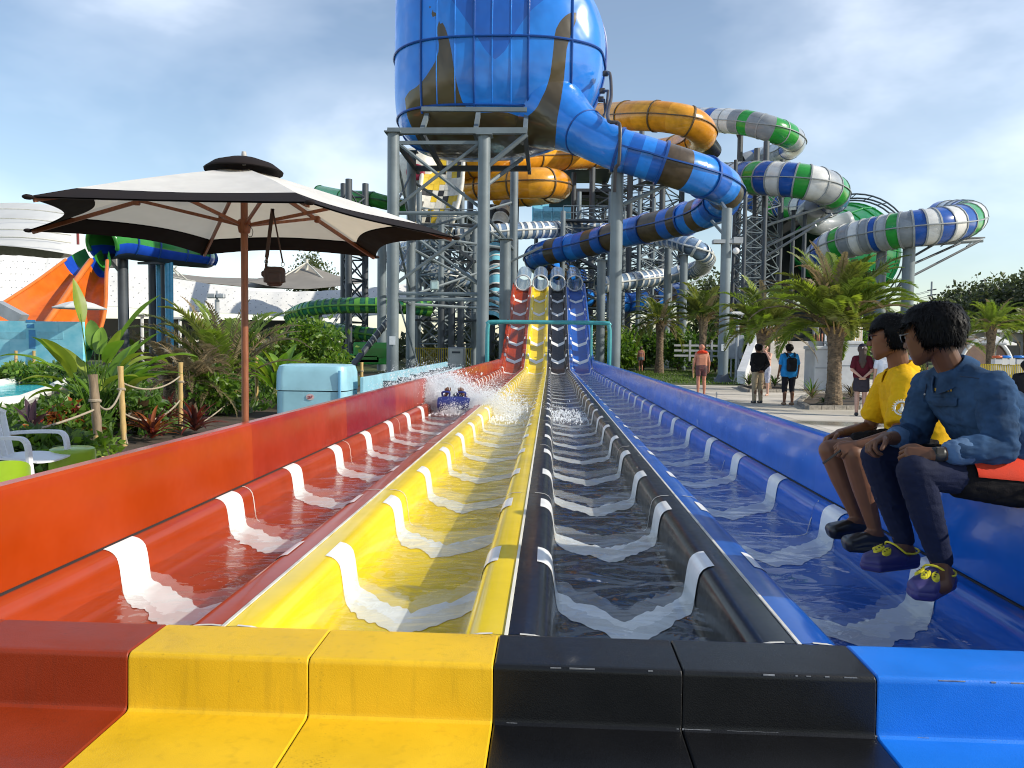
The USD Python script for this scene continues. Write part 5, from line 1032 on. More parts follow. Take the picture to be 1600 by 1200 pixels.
# red-bracted plant at the left edge
hb3 = P(52, 705, 8.6); hb3[2] = 0; rb_ = Thing('bract_plant', 'plant with orange-red bracts and dark purple leaves at the left edge', 'plant', base=tuple(hb3)); 
PUR = leafmat('leaf_purple', (0.05, 0.02, 0.035)); 
for k, (az, L, e) in enumerate(((2.6, .34, 1.2), (.4, .36, .9), (1.6, .3, 1.5), (3.4, .3, 1.0), (-.5, .3, .7))):
    s, bl = blade(hb3+[0, 0, .50], az, .05, L, .045, e, e-.3, rg); rb_.part('leaf', bl, PUR, smooth=True)
for k in range(9): 
    a = k*2.4; q = hb3+[0, 0, .22+.038*k]; rb_.part('bract', diamonds(np.array([q]*3), np.array([unit(V3(math.cos(a+d), math.sin(a+d), .7)) for d in (-.2, 0, .2)]), np.array([.028]*3), np.array([.14]*3)), leafmat('bract_orange', (0.50, 0.14, 0.04)) if k % 2 else leafmat('bract_red', (0.45, 0.05, 0.035)))
rb_.part('stem', MB().bar(hb3, hb3+[0, 0, .6], .014, 6), TRKD)
def strap(name, label, base, n, L, W, mats, seed, up=(.3, 1.4), cat='plant', group=None):
    rg = random.Random(seed); th = Thing(name, label, cat, base=tuple(base), group=group); base = np.asarray(base, float)
    for i in range(n):
        az = i*2.4+rg.uniform(-.2, .2); e = rg.uniform(*up); s, bl = blade(base+[0, 0, rg.uniform(0, .25)*L], az, .03, L*rg.uniform(.7, 1.1), W, e, e-rg.uniform(.4, 1.3), rg, n=7)
        th.part('leaf', bl, rg.choice(mats), smooth=True)
    return th
for i, (px, py, D, s, lb_) in enumerate(((305, 655, 12.6, .55, 'red-leaved shrub left of the umbrella pole'), (237, 668, 11.6, .50, 'dull red shrub between the second and third bamboo posts'), (215, 655, 13.5, .5, 'orange-red shrub behind the rope by the big-leaved plant'), (468, 606, 18.5, .5, 'maroon shrub at the foot of the paddle-leaved clump'), (262, 640, 14.5, .55, 'small red shrub behind the path-edge bamboo post'))):
    b = P(px, py, D); b[2] = 0; strap('red_shrub', lb_, b, 46, s, .035, SHR+([SHO[0]] if i in (1, 2) else []), 20+i, cat='shrub')
shrub('croton', 'small mixed orange and green shrub at the foot of the big-leaved plant', P(105, 690, 10.6)*[1, 1, 0], .45, .65, 450, .12, [SHG[0], SHO[0], SHR[0]], 41)
shrub('leafy_shrub', 'yellow-green leafy shrub standing tall behind the pale blue box', P(487, 590, 23)*[1, 1, 0], 1.25, 2.1, 2600, .17, [SHG[2], SHG[0], SHG[2]], 42, cl=22)
shrub('flowering_shrub', 'pale flowering low shrub left of the pale blue box', P(455, 602, 18)*[1, 1, 0], .5, .9, 500, .10, [SHG[2], leafmat('petal_cream', (0.5, 0.48, 0.28))], 43)
for i, (px, py, D, r, h, n, lb_) in enumerate(((20, 700, 8.0, .7, .55, 900, 'dense dark green shrub low at the left edge'), (90, 712, 8.2, .65, .5, 900, 'dark green shrub behind the white armchair'), (60, 655, 10.5, .8, .6, 900, 'green shrub between the pool and the red-bracted plant'), (150, 640, 12.5, .9, .8, 900, 'green shrub behind the big-leaved plant'), (222, 676, 12.6, .45, .5, 600, 'brownish green shrub below the lower rope'), (330, 630, 16, .9, .9, 900, 'green shrub between the dry palms'), (370, 600, 21, 1.3, 1.2, 900, 'green shrub behind the umbrella pole'), (150, 600, 22, 1.5, .9, 900, 'green bank shrub before the painted wall'), (20, 592, 26, 1.6, .7, 900, 'grassy green shrub at the pool far edge'), (90, 588, 27, 1.6, .7, 900, 'grassy shrub right of the pool far edge'))):
    shrub('leafy_shrub', lb_, P(px, py, D)*[1, 1, 0], r, h, n, .09+.004*D, [SHG[i % 3], SHG[(i+1) % 3]] if i not in (4,) else [SHG[0], leafmat('leaf_brown', (0.10, 0.06, 0.03))], 60+i, cl=14)
# scattered low ground cover
rn = np.random.default_rng(3); n = 9000; xs = rn.uniform(-17, -5.9, n); ys = rn.uniform(6.5, 26, n); keep = (meshkit.fbm(np.stack([xs*.7, ys*.7, 0*xs], -1), 3) > .46) & (xs < -5.9-.03*ys) & ((xs < -8) | (ys < 40)); 
poolp = sg.Polygon(gpoly(pool)).buffer(.6); keep &= ~shapely.contains_xy(poolp, xs, ys); xs, ys = xs[keep], ys[keep]
single('ground_cover', diamonds(np.stack([xs, ys, np.zeros(len(xs))], -1), (lambda d: d/np.linalg.norm(d, axis=1, keepdims=True))(rn.normal(size=(len(xs), 3))*[1, 1, .3]+[0, 0, .9]), rn.uniform(.03, .06, len(xs)), rn.uniform(.12, .34, len(xs))), SHG[0], 'low green ground cover scattered over the garden bed', 'ground cover', kind='stuff')
# palms on the left
palm('upright olive palm with tall feathery fronds left of the umbrella pole', P(352, 610, 17)*[1, 1, 0], .55, .16, 2.5, 26, 5, up=(.75, 1.45), mats=[PALMG[2], PALMG[1]], dry=.35, lw=.22, nl=60)
palm('short dry brown palm left of the camera post', P(297, 620, 15.5)*[1, 1, 0], .75, .13, 1.15, 30, 6, mats=PALMD, up=(-.3, 1.3), dry=.9, lw=.26, tdark=True, stubs=False)
palm('drooping dry tan palm behind the second bamboo post', P(265, 612, 17)*[1, 1, 0], .85, .14, 1.5, 30, 7, mats=PALMD, up=(-.4, 1.2), dry=.95, lw=.24, stubs=False)
palm('dry palm with brown fronds right of the camera post', P(335, 616, 16.2)*[1, 1, 0], .7, .12, 1.2, 26, 8, mats=[PALMD[1], PALMG[1]], up=(-.2, 1.35), dry=.7, lw=.25, stubs=False)
palm('small brownish palm seen between the chute columns', P(212, 520, 48)*[1, 1, 0], 1.0, .2, 2.0, 26, 9, mats=[PALMG[1], PALMD[1]], dry=.4, stubs=False)
palm('dry palm behind the paddle-leaved clump', P(428, 590, 24)*[1, 1, 0], .8, .15, 2.0, 26, 14, mats=[PALMD[1], PALMG[1]], dry=.7, stubs=False)
# palms on the right
pb_ = P(1302, 632, 20.6); pb_[2] = 0
palm('large green palm in the stone-edged bed on the plaza', pb_, 2.15, .185, 2.55, 72, 10, nl=84, lw=.21, up=(.02, 1.52), dry=.22)
palm('green palm behind the large one, left of the ramp', P(1192, 592, 29)*[1, 1, 0], 2.3, .24, 2.4, 44, 11, nl=70, up=(-.15, 1.4), dry=.25)
palm('olive palm beyond the man with the red towel', P(1097, 578, 42)*[1, 1, 0], 3.2, .20, 2.6, 36, 12, dry=.3, mats=[PALMG[2], PALMG[3]], up=(-.1, 1.35))
palm('dark palm standing on the grass strip right of the lanes', P(1030, 578, 46)*[1, 1, 0], 3.1, .22, 2.2, 36, 13, dry=.2, mats=[PALMG[3], PALMG[2]], up=(-.5, 1.2))
palm('small palm beside the tall blue-grey column right of the lanes', P(945, 568, 56)*[1, 1, 0], 2.8, .2, 2.0, 26, 15, dry=.2, mats=[PALMG[2]], up=(-.5, 1.0), stubs=False)
palm('palm behind the seated men, far right by the beach umbrella', P(1547, 566, 42)*[1, 1, 0], 2.9, .21, 2.0, 34, 16, dry=.25, mats=[PALMG[1], PALMG[0]], up=(-.3, 1.4))
palm('palm at the right edge of the plaza', P(1604, 566, 44)*[1, 1, 0], 2.8, .2, 2.0, 30, 17, dry=.2, mats=[PALMG[2], PALMG[1]], up=(-.3, 1.3), stubs=False)
palm('hazy olive palm just right of the seated men', P(1490, 560, 48)*[1, 1, 0], 2.2, .2, 2.6, 30, 18, dry=.35, mats=[PALMG[1]], up=(-.2, 1.35), stubs=False)
palm('low palm with drooping fronds behind the second palm', P(1150, 566, 50)*[1, 1, 0], 2.4, .2, 2.4, 28, 19, dry=.3, mats=[PALMG[2], PALMG[1]], stubs=False)
# hedges and trees
for i, (px, py, D, r, h, lb_) in enumerate(((968, 566, 50, 1.6, 2.4, 'green hedge shrub beside the right tower column'), (1005, 566, 52, 1.8, 2.8, 'green hedge shrub behind the woman in the bikini'), (1060, 564, 53, 1.8, 3.0, 'green hedge shrub behind the dark palm'), (1118, 562, 50, 2.0, 2.8, 'green hedge shrub left of the notice board'), (1172, 556, 46, 1.5, 2.6, 'leafy shrub beside the notice board and ramp'), (1300, 540, 60, 2.0, 4.0, 'dark leafy shrub beyond the ramp railing'), (1336, 545, 52, 1.2, 3.2, 'bright paddle shrub beyond the ramp railing'))):
    shrub('hedge_shrub', lb_, P(px, py, D)*[1, 1, 0], r, h, 1500, .30, [SHG[i % 2], SHG[2 if i % 3 == 0 else 0]], 90+i, cl=22)
def tree(label, base, H, R, n, seed, mats, trunk=.3, size=.5, cl=26):
    base = np.asarray(base, float); th = Thing('tree', label, 'tree', base=tuple(base)); rg = random.Random(seed)
    th.part('trunk', MB().bar(base, base+[0, 0, H*.7], trunk, 8, trunk*.45), TRKD, smooth=50)
    for i in range(6): a = i*1.05+seed; q = base+[0, 0, H*(.4+.05*i)]; th.part('limb', MB().bar(q, q+V3(math.cos(a)*R*.6, math.sin(a)*R*.6, H*.25), trunk*.3, 5, trunk*.1), TRKD)
    for i, m in enumerate(mats): th.part('crown', leaf_cloud(base+[0, 0, H*.66], (R, R, H*.36), n//len(mats), size, seed*7+i, cl), m)
FAR = [leafmat('tree_far', (0.095, 0.115, 0.065)), leafmat('tree_far_dark', (0.05, 0.062, 0.036))]
for i, (px, D, H, R, lb_) in enumerate(((1492, 95, 8.0, 5.0, 'dark tree at the left end of the tree line on the right'), (1530, 100, 10.5, 5.5, 'tall loose tree in the tree line behind the seated men'), (1572, 95, 10.0, 5.5, 'dense dark tree in the tree line on the right'), (1612, 90, 11.0, 6.0, 'broad tree at the right edge of the tree line'), (1650, 90, 11.0, 6.0, 'tree beyond the right edge of the tree line'), (1108, 105, 11.5, 4.5, 'small tree showing between the pale tube and the palms'), (1452, 110, 5.5, 6.0, 'low far bush line below the utility pole'), (488, 105, 14.2, 3.4, 'pale tree rising behind the peaked canopy'))):
    tree(lb_, P(px, 560, D)*[1, 1, 0], H, R, 4200, 30+i, FAR if i != 7 else [leafmat('tree_pale', (0.11, 0.14, 0.05)), FAR[0]], size=.55 if i != 7 else .4, cl=40)
n = 5200; D = rn.uniform(60, 80, n); px = np.r_[rn.uniform(-150, 800, n*2//3), rn.uniform(940, 1330, n-n*2//3)]; pts = np.array([P(a, 560, d) for a, d in zip(px, D)]); hh = 2.6*meshkit.noise(np.stack([px*.02, px*0, px*0], -1))+.8; pts[:, 2] = rn.random(n)*hh
single('far_hedge', diamonds(pts, (lambda d: d/np.linalg.norm(d, axis=1, keepdims=True))(rn.normal(size=(n, 3))+[0, 0, .3]), np.full(n, .28), rn.uniform(.5, 1.1, n)), FAR[1], 'dark far planting along the foot of the background structures', 'planting', kind='stuff')
# grass strip right of the lanes
single('lawn', flat([(2.4, 32), (9.5, 41.2), (9.6, 60), (2.4, 60)], -0.006), GRASS, kind='structure')
n = 5000; xs = rn.uniform(2.5, 9.5, n); ys = rn.uniform(33, 50, n)
single('grass', diamonds(np.stack([xs, ys, np.full(n, -.006)], -1), (lambda d: d/np.linalg.norm(d, axis=1, keepdims=True))(rn.normal(size=(n, 3))*.4+[0, 0, 1]), np.full(n, .02), rn.uniform(.06, .14, n)), leafmat('grass_blade', (0.10, 0.17, 0.02)), 'short grass on the strip right of the lanes', 'grass', kind='stuff')
# ================================================================== right side: planters, ramp, board, far things
KERB = mat('kerb_stone', (0.30, 0.27, 0.23), 0.85, var=0.25, scale=12, bump=.4, bscale=60)
def planter(label, pxpy, seed, mats, hh=.55, n=14):
    pts = np.array([G(*q) for q in pxpy]); c = pts.mean(0); th = Thing('planter_bed', label, 'planter', base=tuple(c)); cl = np.vstack([pts, pts[:1]])
    th.part('soil', flat([p[:2] for p in pts], 0.06), SOIL)
    for a, b in zip(cl[:-1], cl[1:]):
        L = np.linalg.norm(b-a); k = max(int(L/.30), 1)
        for i in range(k):
            p, q = a+(b-a)*(i/k), a+(b-a)*((i+1)/k); d = unit(q-p); th.part('kerb_stone', MB().beam(p+d*.008+[0, 0, .05], q-d*.008+[0, 0, .05], .13, .115), KERB)
    return c
c1 = planter('stone-edged planting bed at the foot of the large palm', [(1249, 632), (1262, 640), (1340, 640), (1352, 628), (1330, 618), (1265, 618)], 1, None)
c2 = planter('stone-edged planting bed behind the man in black and the shirtless man', [(1155, 607), (1170, 613), (1225, 613), (1228, 604), (1190, 600)], 2, None)
for i, (px, py, lb_, m) in enumerate(((1268, 628, 'spiky brownish grass plant left of the large palm trunk', [PALMD[1], SHG[0]]), (1330, 626, 'spiky brown grass plant right of the large palm trunk', [PALMD[1], TRKD]), (1307, 635, 'bright lime low plant at the large palm foot', [SHG[2]]), (1290, 636, 'dark low plant left of the bright lime one', [SHG[1]]), (1170, 606, 'spiky plant behind the man in khaki trousers', [PALMD[1], SHG[2]]), (1210, 607, 'spiky plant right of the shirtless man', [PALMD[1], SHG[0]]))):
    b = G(px, py); strap('spiky_plant', lb_, b+[0, 0, .06], 40 if i not in (2, 3) else 26, .62 if i not in (2, 3) else .28, .022 if i not in (2, 3) else .045, m, 120+i)
RW = mat('ramp_wall', (0.50, 0.51, 0.52), 0.6, var=.08); RAMP = mat('ramp_concrete', (0.43, 0.39, 0.33), 0.8, var=.12, scale=.5, bump=.2, bscale=30)
rp = Thing('ramp', 'broad pale concrete ramp rising behind the large palm', 'ramp', base=tuple(G(1235, 606)*[1, 1, 0]))
a, b = G(1165, 600), G(1302, 603); D2 = 42.0; c_, d_ = P(1187, 533, D2), P(1285, 533, D2); zr = c_[2]
k = 6
for i in range(k):
    u0, u1 = i/k, (i+1)/k-.001; q = [a*(1-u0)+c_*u0, b*(1-u0)+d_*u0, b*(1-u1)+d_*u1, a*(1-u1)+c_*u1]; rp.part('deck_slab', thick(np.array(q), np.array([(0, 1, 2), (0, 2, 3)]), .12), RAMP)
rp.part('deck_end', MB().box(((c_[0]+d_[0])/2, D2+3, zr-.1), (d_[0]-c_[0]+.4, 6, .2)), RAMP); rp.part('bank', MB().box(((c_[0]+d_[0])/2, D2+.6, zr/2-.15), (d_[0]-c_[0], .3, zr-.3)), RW)
def para(p, q, h, t=.35, nm='parapet'):
    d = unit((q-p)*[1, 1, 0]); s = np.cross(d, V3(0, 0, 1))*t/2; v = [p*[1, 1, 0]-s, p*[1, 1, 0]+s, q*[1, 1, 0]+s, q*[1, 1, 0]-s, p-s+[0, 0, h], p+s+[0, 0, h], q+s+[0, 0, h], q-s+[0, 0, h]]
    rp.part(nm, MB().add(v, [(3, 2, 1, 0), (4, 5, 6, 7), (0, 1, 5, 4), (1, 2, 6, 5), (2, 3, 7, 6), (3, 0, 4, 7)]), RW)
para(a-[.2, 0, 0], c_-[.2, 0, 0], .55); para(b+[.3, 1.5, .1], d_+[.3, 0, 0], .55)
for px, w, h in ((1288, 1.0, 1.55), (1325, 1.2, 1.75)):
    q = G(px, 611+(px-1288)*.04); rp.part('pier', MB().box((q[0], q[1]+.6, h/2), (w*.75, 1.2, h), bev=.03), RW); rp.part('pier_cap', MB().box((q[0], q[1]+.6, h+.05), (w*.82, 1.3, .12), bev=.02), RW); rp.part('pier_joint', MB().box((q[0], q[1]-.004, h*.55), (w*.7, .02, .03)), TGY)
q = G(1192, 590); rp.part('pier', MB().box(P(1190, 528, D2), (1.1, .8, 1.4), bev=.04), RW)
for i in range(14):
    u = i/13; p_ = (b+[.45, 1.5, .1])*(1-u)+(d_+[.45, 0, 0])*u; p_ = p_*[1, 1, 1]+[u*1.0+.6, 0, .55]; rp.part('rail_post', MB().bar(p_*[1, 1, 1]-[0, 0, .6], p_+[0, 0, .75], .035, 6), TW if i % 2 else BAM)
for h in (.72, .4): rp.part('handrail', MB().bar((b+[1.05, 1.5, .65])+[0, 0, h], (d_+[2.05, 0, .55])+[0, 0, h], .03, 6), TW)
for i in range(6): p_ = P(1196+i*5, 531, D2+.5); rp.part('rail_post', MB().bar(p_-[0, 0, .2], p_+[0, 0, .9-.05*i], .05, 6), BAM)
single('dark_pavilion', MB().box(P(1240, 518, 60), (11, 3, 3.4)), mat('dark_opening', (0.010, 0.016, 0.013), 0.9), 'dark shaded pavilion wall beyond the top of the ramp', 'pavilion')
nb = Thing('notice_board', 'blank grey notice board on posts behind the tall pole', 'board', base=tuple(G(1142, 590))); D = G(1142, 590)[1]+.8; q0, q1 = P(1122, 523, D), P(1161, 561, D)
nb.part('panel', MB().box(((q0[0]+q1[0])/2, D, (q0[2]+q1[2])/2), (q1[0]-q0[0], .06, q0[2]-q1[2]), bev=.015), mat('board_grey', (0.34, 0.37, 0.40), .5)); nb.part('panel_inset', MB().box(((q0[0]+q1[0])/2, D-.033, (q0[2]+q1[2])/2), ((q1[0]-q0[0])*.9, .012, (q0[2]-q1[2])*.86)), mat('board_pale', (0.40, 0.43, 0.46), .5))
for u in (.12, .55, .85): x = q0[0]+(q1[0]-q0[0])*u; nb.part('post', MB().bar((x, D+.06, 0), (x, D+.06, q0[2]-.1), .05, 8), GALV)
lp = Thing('lamp_post', 'forked grey lamp post behind the notice board', 'lamp post', base=tuple(P(1153, 560, 40)*[1, 1, 0])); q = P(1153, 492, 40); lp.part('post', MB().bar(q*[1, 1, 0], q, .09), GALV); lp.part('arm', MB().bar(q-[0, 0, .6], q+[-.22, 0, 0], .05).bar(q-[0, 0, .6], q+[.22, 0, 0], .05), GALV); lp.part('lamp_head', MB().box(q+[0, 0, .08], (.75, .35, .16), bev=.04), TW)
bu = Thing('beach_umbrella', 'white pointed parasol far right behind the seated men', 'umbrella', base=tuple(P(1556, 560, 50)*[1, 1, 0])); q = P(1556, 538, 50); bu.part('canopy', lathe([(0, .55), (.4, .36), (1.15, 0.05), (1.15, -.05), (0, .45)], 8, q), TENT); bu.part('pole', MB().bar(q*[1, 1, 0], q+[0, 0, .5], .04), GALV)
hut = Thing('domed_hut', 'round-roofed tan hut far right', 'hut', base=tuple(P(1524, 560, 62)*[1, 1, 0])); q = P(1524, 560, 62)*[1, 1, 0]; a_ = np.linspace(0, PI, 20)
hut.part('vault', grid(np.array([[q+V3(2.0*math.cos(a), y, 2.55*math.sin(a)) for a in a_] for y in (-1.5, 1.5)])), mat('hut_tan', (0.33, 0.22, 0.17), .8), smooth=True); hut.part('front_wall', MB().add(np.array([q+V3(1.8*math.cos(a), -1.4, 2.3*math.sin(a)) for a in a_]+[q-[0, 1.4, 0]]), [(20, j, j+1) for j in range(19)]), mat('hut_wall', (0.20, 0.13, 0.10), .8)); hut.part('arch_rim', MB().path([q+V3(2.0*math.cos(a), -1.5, 2.55*math.sin(a)) for a in a_], .14, 6), TW)
bl = Thing('white_building', 'low grey and white building behind the beach umbrella', 'building', base=tuple(P(1580, 560, 70)*[1, 1, 0])); q = P(1570, 560, 70)
bl.part('wall', MB().box((q[0]+4, 72, 1.6), (16, 3, 3.2)), mat('bld_grey', (0.30, 0.31, 0.33), .8)); bl.part('roof', MB().box((q[0]+4, 71.5, 3.35), (17, 4.5, .25)), TW)
for i in range(6): bl.part('pillar', MB().box((q[0]-3+i*2.6, 70, 1.6), (.5, .5, 3.2)), TW); bl.part('window', MB().box((q[0]-1.7+i*2.6, 70.48, 1.7), (1.3, .1, 1.5)), mat('window_dark', (0.04, 0.05, 0.06), .2))
fy = Thing('yellow_fence', 'yellow picket fence with small notices far right', 'fence', base=tuple(P(1575, 580, 31)*[1, 1, 0])); x0_, x1_ = P(1520, 570, 31)[0], P(1640, 570, 31)[0]
for i in range(44): fy.part('picket', MB().box((x0_+(x1_-x0_)*i/43, 31, .55), (.03, .03, 1.0)), YP)
for z in (.12, 1.02): fy.part('rail', MB().beam(V3(x0_, 31.03, z), V3(x1_, 31.03, z), .03, .05), YP)
for i in range(3): fy.part('post', MB().box((x0_+(x1_-x0_)*i/2, 31, .3), (.07, .07, .7)), YP); 
for px in (1570, 1582): fy.part('notice', MB().box(P(px, 565, 30.95), (.20, .015, .25)), TW)
for i, (px, m, lb_) in enumerate(((1558, mat('ring_orange', (.5, .1, .03), .4), 'orange swim ring beyond the yellow fence'), (1572, TB, 'blue swim ring beyond the yellow fence, left of two'), (1592, TB, 'blue swim ring beyond the yellow fence, right of two'))):
    q = P(px, 557.5, 37); a_ = np.linspace(0, 2*PI, 24); th = Thing('swim_ring', lb_, 'swim ring', base=tuple(q)); th.part('ring', MB().path([q+V3(.16*math.cos(a), .16*math.sin(a), 0) for a in a_], .06, 10, cap=False), m, smooth=True); th.part('valve', MB().bar(q+[0, -.16, .05], q+[0, -.16, .09], .015), TW); th.part('stand', MB().box(q*[1, 1, .5]-[0, 0, .07], (.35, .35, q[2]-.1)), RW)
ut = Thing('utility_pole', 'thin utility pole with cross arms and wires above the far trees', 'utility pole', base=tuple(P(1456, 560, 120)*[1, 1, 0])); q = P(1456, 440, 120); ut.part('pole', MB().bar(q*[1, 1, 0], q, .14, 8), TGY); 
for dy in (14, 22): ut.part('cross_arm', MB().beam(P(1449, 440+dy, 120), P(1463, 439+dy-1, 120), .12, .18), STEELD)
for dy in (14, 16, 22, 25): C = [P(1452, 440+dy, 120)*(1-u)+P(1330, 468+dy*.6, 130)*u-V3(0, 0, 1.2*u*(1-u)) for u in np.linspace(0, 1, 12)]; ut.part('wire', MB().path(C, .03, 4), STEELD)
rb2 = Thing('rail_fence', 'pale rail fence beyond the man with the red towel', 'fence', base=tuple(P(1095, 560, 46)*[1, 1, 0])); 
for i in range(3): rb2.part('rail', MB().box(P(1095, 540+i*8, 47), (3.2, .08, .12)), RW)
for px in (1078, 1112): rb2.part('post', MB().box(P(px, 548, 47), (.12, .1, 1.3)), RW)
# ================================================================== people
def hull(*sp, seg=20):
    """Convex hull of spheres given as (point, radius)."""
    return m3.Manifold.batch_hull([m3.Manifold.sphere(float(r), seg).translate([float(x) for x in p]) for p, r in sp])
def fuse(L, ref=0.012, it=8, noise_amp=0.0, nscale=20, seed=0, lam=0.5):
    m = m3.Manifold.batch_boolean(list(L), m3.OpType.Add).refine_to_length(ref); q = m.to_mesh()
    t = trimesh.Trimesh(q.vert_properties[:, :3], q.tri_verts, process=True)
    if it: trimesh.smoothing.filter_taubin(t, lamb=lam, nu=lam+.03, iterations=it)
    if noise_amp:
        n = t.vertex_normals; d = (meshkit.fbm(np.array(t.vertices)*nscale, 3, seed)-.5)*2*noise_amp; t.vertices = t.vertices+n*d[:, None]
    return t
def chain(pts, rs): return [hull((pts[i], rs[i]), (pts[i+1], rs[i+1])) for i in range(len(pts)-1)]
SKIN = {k: mat('skin_'+k, c, 0.5, var=.10, scale=14, spec=.35) for k, c in (('tan', (0.16, 0.07, 0.037)), ('brown', (0.105, 0.045, 0.023)), ('pale', (0.50, 0.29, 0.21)), ('sunburnt', (0.45, 0.19, 0.12)))}
HAIRM = mat('hair_black', (0.0045, 0.004, 0.004), 0.5, var=.3, scale=60, spec=.12)
HAIRB = mat('hair_brown', (0.05, 0.025, 0.015), 0.5, var=.3, scale=40)
def cloth(name, col, scale=30, **kw): return mat(name, col, 0.85, var=.12, scale=6, bump=.25, bscale=kw.pop('bscale', 220), spec=.12, sheen=0.0, **kw)
def basis(fwd, up=(0, 0, 1)):
    f = unit(fwd); l = unit(np.cross(up, f)); u = np.cross(f, l); return f, l, u
def head_parts(c, fwd, s=1.0, up=(0, 0, 1)):
    """Skull, face and ears as manifolds about c (middle of the head), and a function for points (forward, left, up)."""
    f, l, u = basis(fwd, up); q = lambda a, b, h: np.asarray(c, float)+s*(f*a+l*b+u*h)
    L = [hull((q(.012, 0, .028), .088*s), (q(-.045, 0, .022), .083*s), (q(.01, .018, .02), .078*s), (q(.01, -.018, .02), .078*s)),
         hull((q(.045, .035, -.015), .042*s), (q(.045, -.035, -.015), .042*s), (q(.05, .022, -.07), .034*s), (q(.05, -.022, -.07), .034*s), (q(.068, 0, -.098), .024*s), (q(-.02, .048, -.05), .026*s), (q(-.02, -.048, -.05), .026*s), (q(-.03, 0, -.01), .06*s)),
         hull((q(.095, 0, .012), .010*s), (q(.112, 0, -.028), .012*s), (q(.098, .012, -.034), .009*s), (q(.098, -.012, -.034), .009*s), (q(.085, 0, -.02), .016*s)),
         hull((q(.088, .022, .022), .012*s), (q(.088, -.022, .022), .012*s), (q(.075, .045, .018), .012*s), (q(.075, -.045, .018), .012*s)),
         hull((q(.088, .018, -.062), .007*s), (q(.088, -.018, -.062), .007*s), (q(.095, 0, -.058), .007*s)), hull((q(.086, .014, -.074), .008*s), (q(.086, -.014, -.074), .008*s), (q(.092, 0, -.075), .008*s))]
    for b in (1, -1): L.append(hull((q(-.012, .083*b, .018), .012*s), (q(-.022, .094*b, .022), .012*s), (q(-.018, .090*b, -.004), .012*s), (q(-.008, .083*b, -.030), .010*s)))
    return L, q
def hair_cap(c, fwd, s=1.0, up=(0, 0, 1), puff=.018, nape=-.085, brow=.035, seed=1, ref=.010, noise=.012):
    f, l, u = basis(fwd, up); q = lambda a, b, h: np.asarray(c, float)+s*(f*a+l*b+u*h)
    full = hull((q(.002, 0, .036), (.088+puff)*s), (q(-.048, 0, .028), (.086+puff)*s), (q(.0, .018, .024), (.08+puff)*s), (q(.0, -.018, .024), (.08+puff)*s), (q(-.055, 0, -.045), (.055+puff*.5)*s), seg=28)
    tri = lambda m, n, p: m.trim_by_plane([float(x) for x in n], float(np.dot(n, p)))
    top = tri(full, unit(u+f*.28), q(.03, 0, brow)); back = tri(tri(full, unit(-f+u*.12), q(-.004, 0, 0)), u, q(0, 0, nape))
    return fuse([top, back], ref*s, 5, noise*s, 26/s, seed)
def strands(th, hair, c, fwd, n, L, seed, parent, lift=.25, matl=HAIRM):
    """Thin locks combed from the crown outwards and down over the hair cap."""
    rg = np.random.default_rng(seed); f, l, u = basis(fwd); v = np.array(hair.vertices); nn = np.array(hair.vertex_normals); k = rg.integers(0, len(v), n); p0, n0 = v[k], nn[k]
    crown = np.asarray(c)+u*.11-f*.045; d = p0-crown; d -= n0*(d*n0).sum(1, keepdims=True); d /= np.maximum(np.linalg.norm(d, axis=1, keepdims=True), 1e-6)
    d = d+rg.normal(size=d.shape)*.20; w = np.cross(d, n0); w /= np.maximum(np.linalg.norm(w, axis=1, keepdims=True), 1e-6); ln = L*rg.uniform(.5, 1.2, (n, 1)); wd = rg.uniform(.0012, .0030, (n, 1))
    q0 = p0-n0*.004; q1 = p0+d*ln*.5+n0*ln*lift*rg.uniform(.2, 1, (n, 1)); q2 = p0+d*ln+n0*ln*lift*rg.uniform(-.6, .7, (n, 1))-u*ln*.25
    V = np.stack([q0-w*wd, q0+w*wd, q1-w*wd, q1+w*wd, q2], 1).reshape(-1, 3); F = np.array([(0, 1, 3), (0, 3, 2), (2, 3, 4)])[None]+5*np.arange(n)[:, None, None]
    th.part('hair_locks', (V, F.reshape(-1, 3)), matl, kind='stuff', parent=parent)
def face_bits(th, q, s, hair=HAIRM, parent=None):
    W, Bk, M = mat('eye_white', (.6, .58, .55), .2), mat('eye_dark', (.01, .008, .006), .1), mat('lip', (.22, .07, .05), .5)
    for b in (1, -1):
        e = th.part('eye', MB().tm(trimesh.creation.icosphere(2, .0125*s).apply_translation(q(.082, .032*b, .005))), W, smooth=True, parent=parent); th.part('iris', MB().tm(trimesh.creation.icosphere(1, .0065*s).apply_translation(q(.0905, .032*b, .005))), Bk, smooth=True, parent=parent)
        th.part('eyebrow', MB().path([q(.092, .018*b, .026), q(.090, .034*b, .030), q(.078, .05*b, .026)], .005*s, 5), hair, parent=parent)
    th.part('mouth', MB().path([q(.090, .020, -.067), q(.098, 0, -.066), q(.090, -.020, -.067)], .0045*s, 5), M, parent=parent)
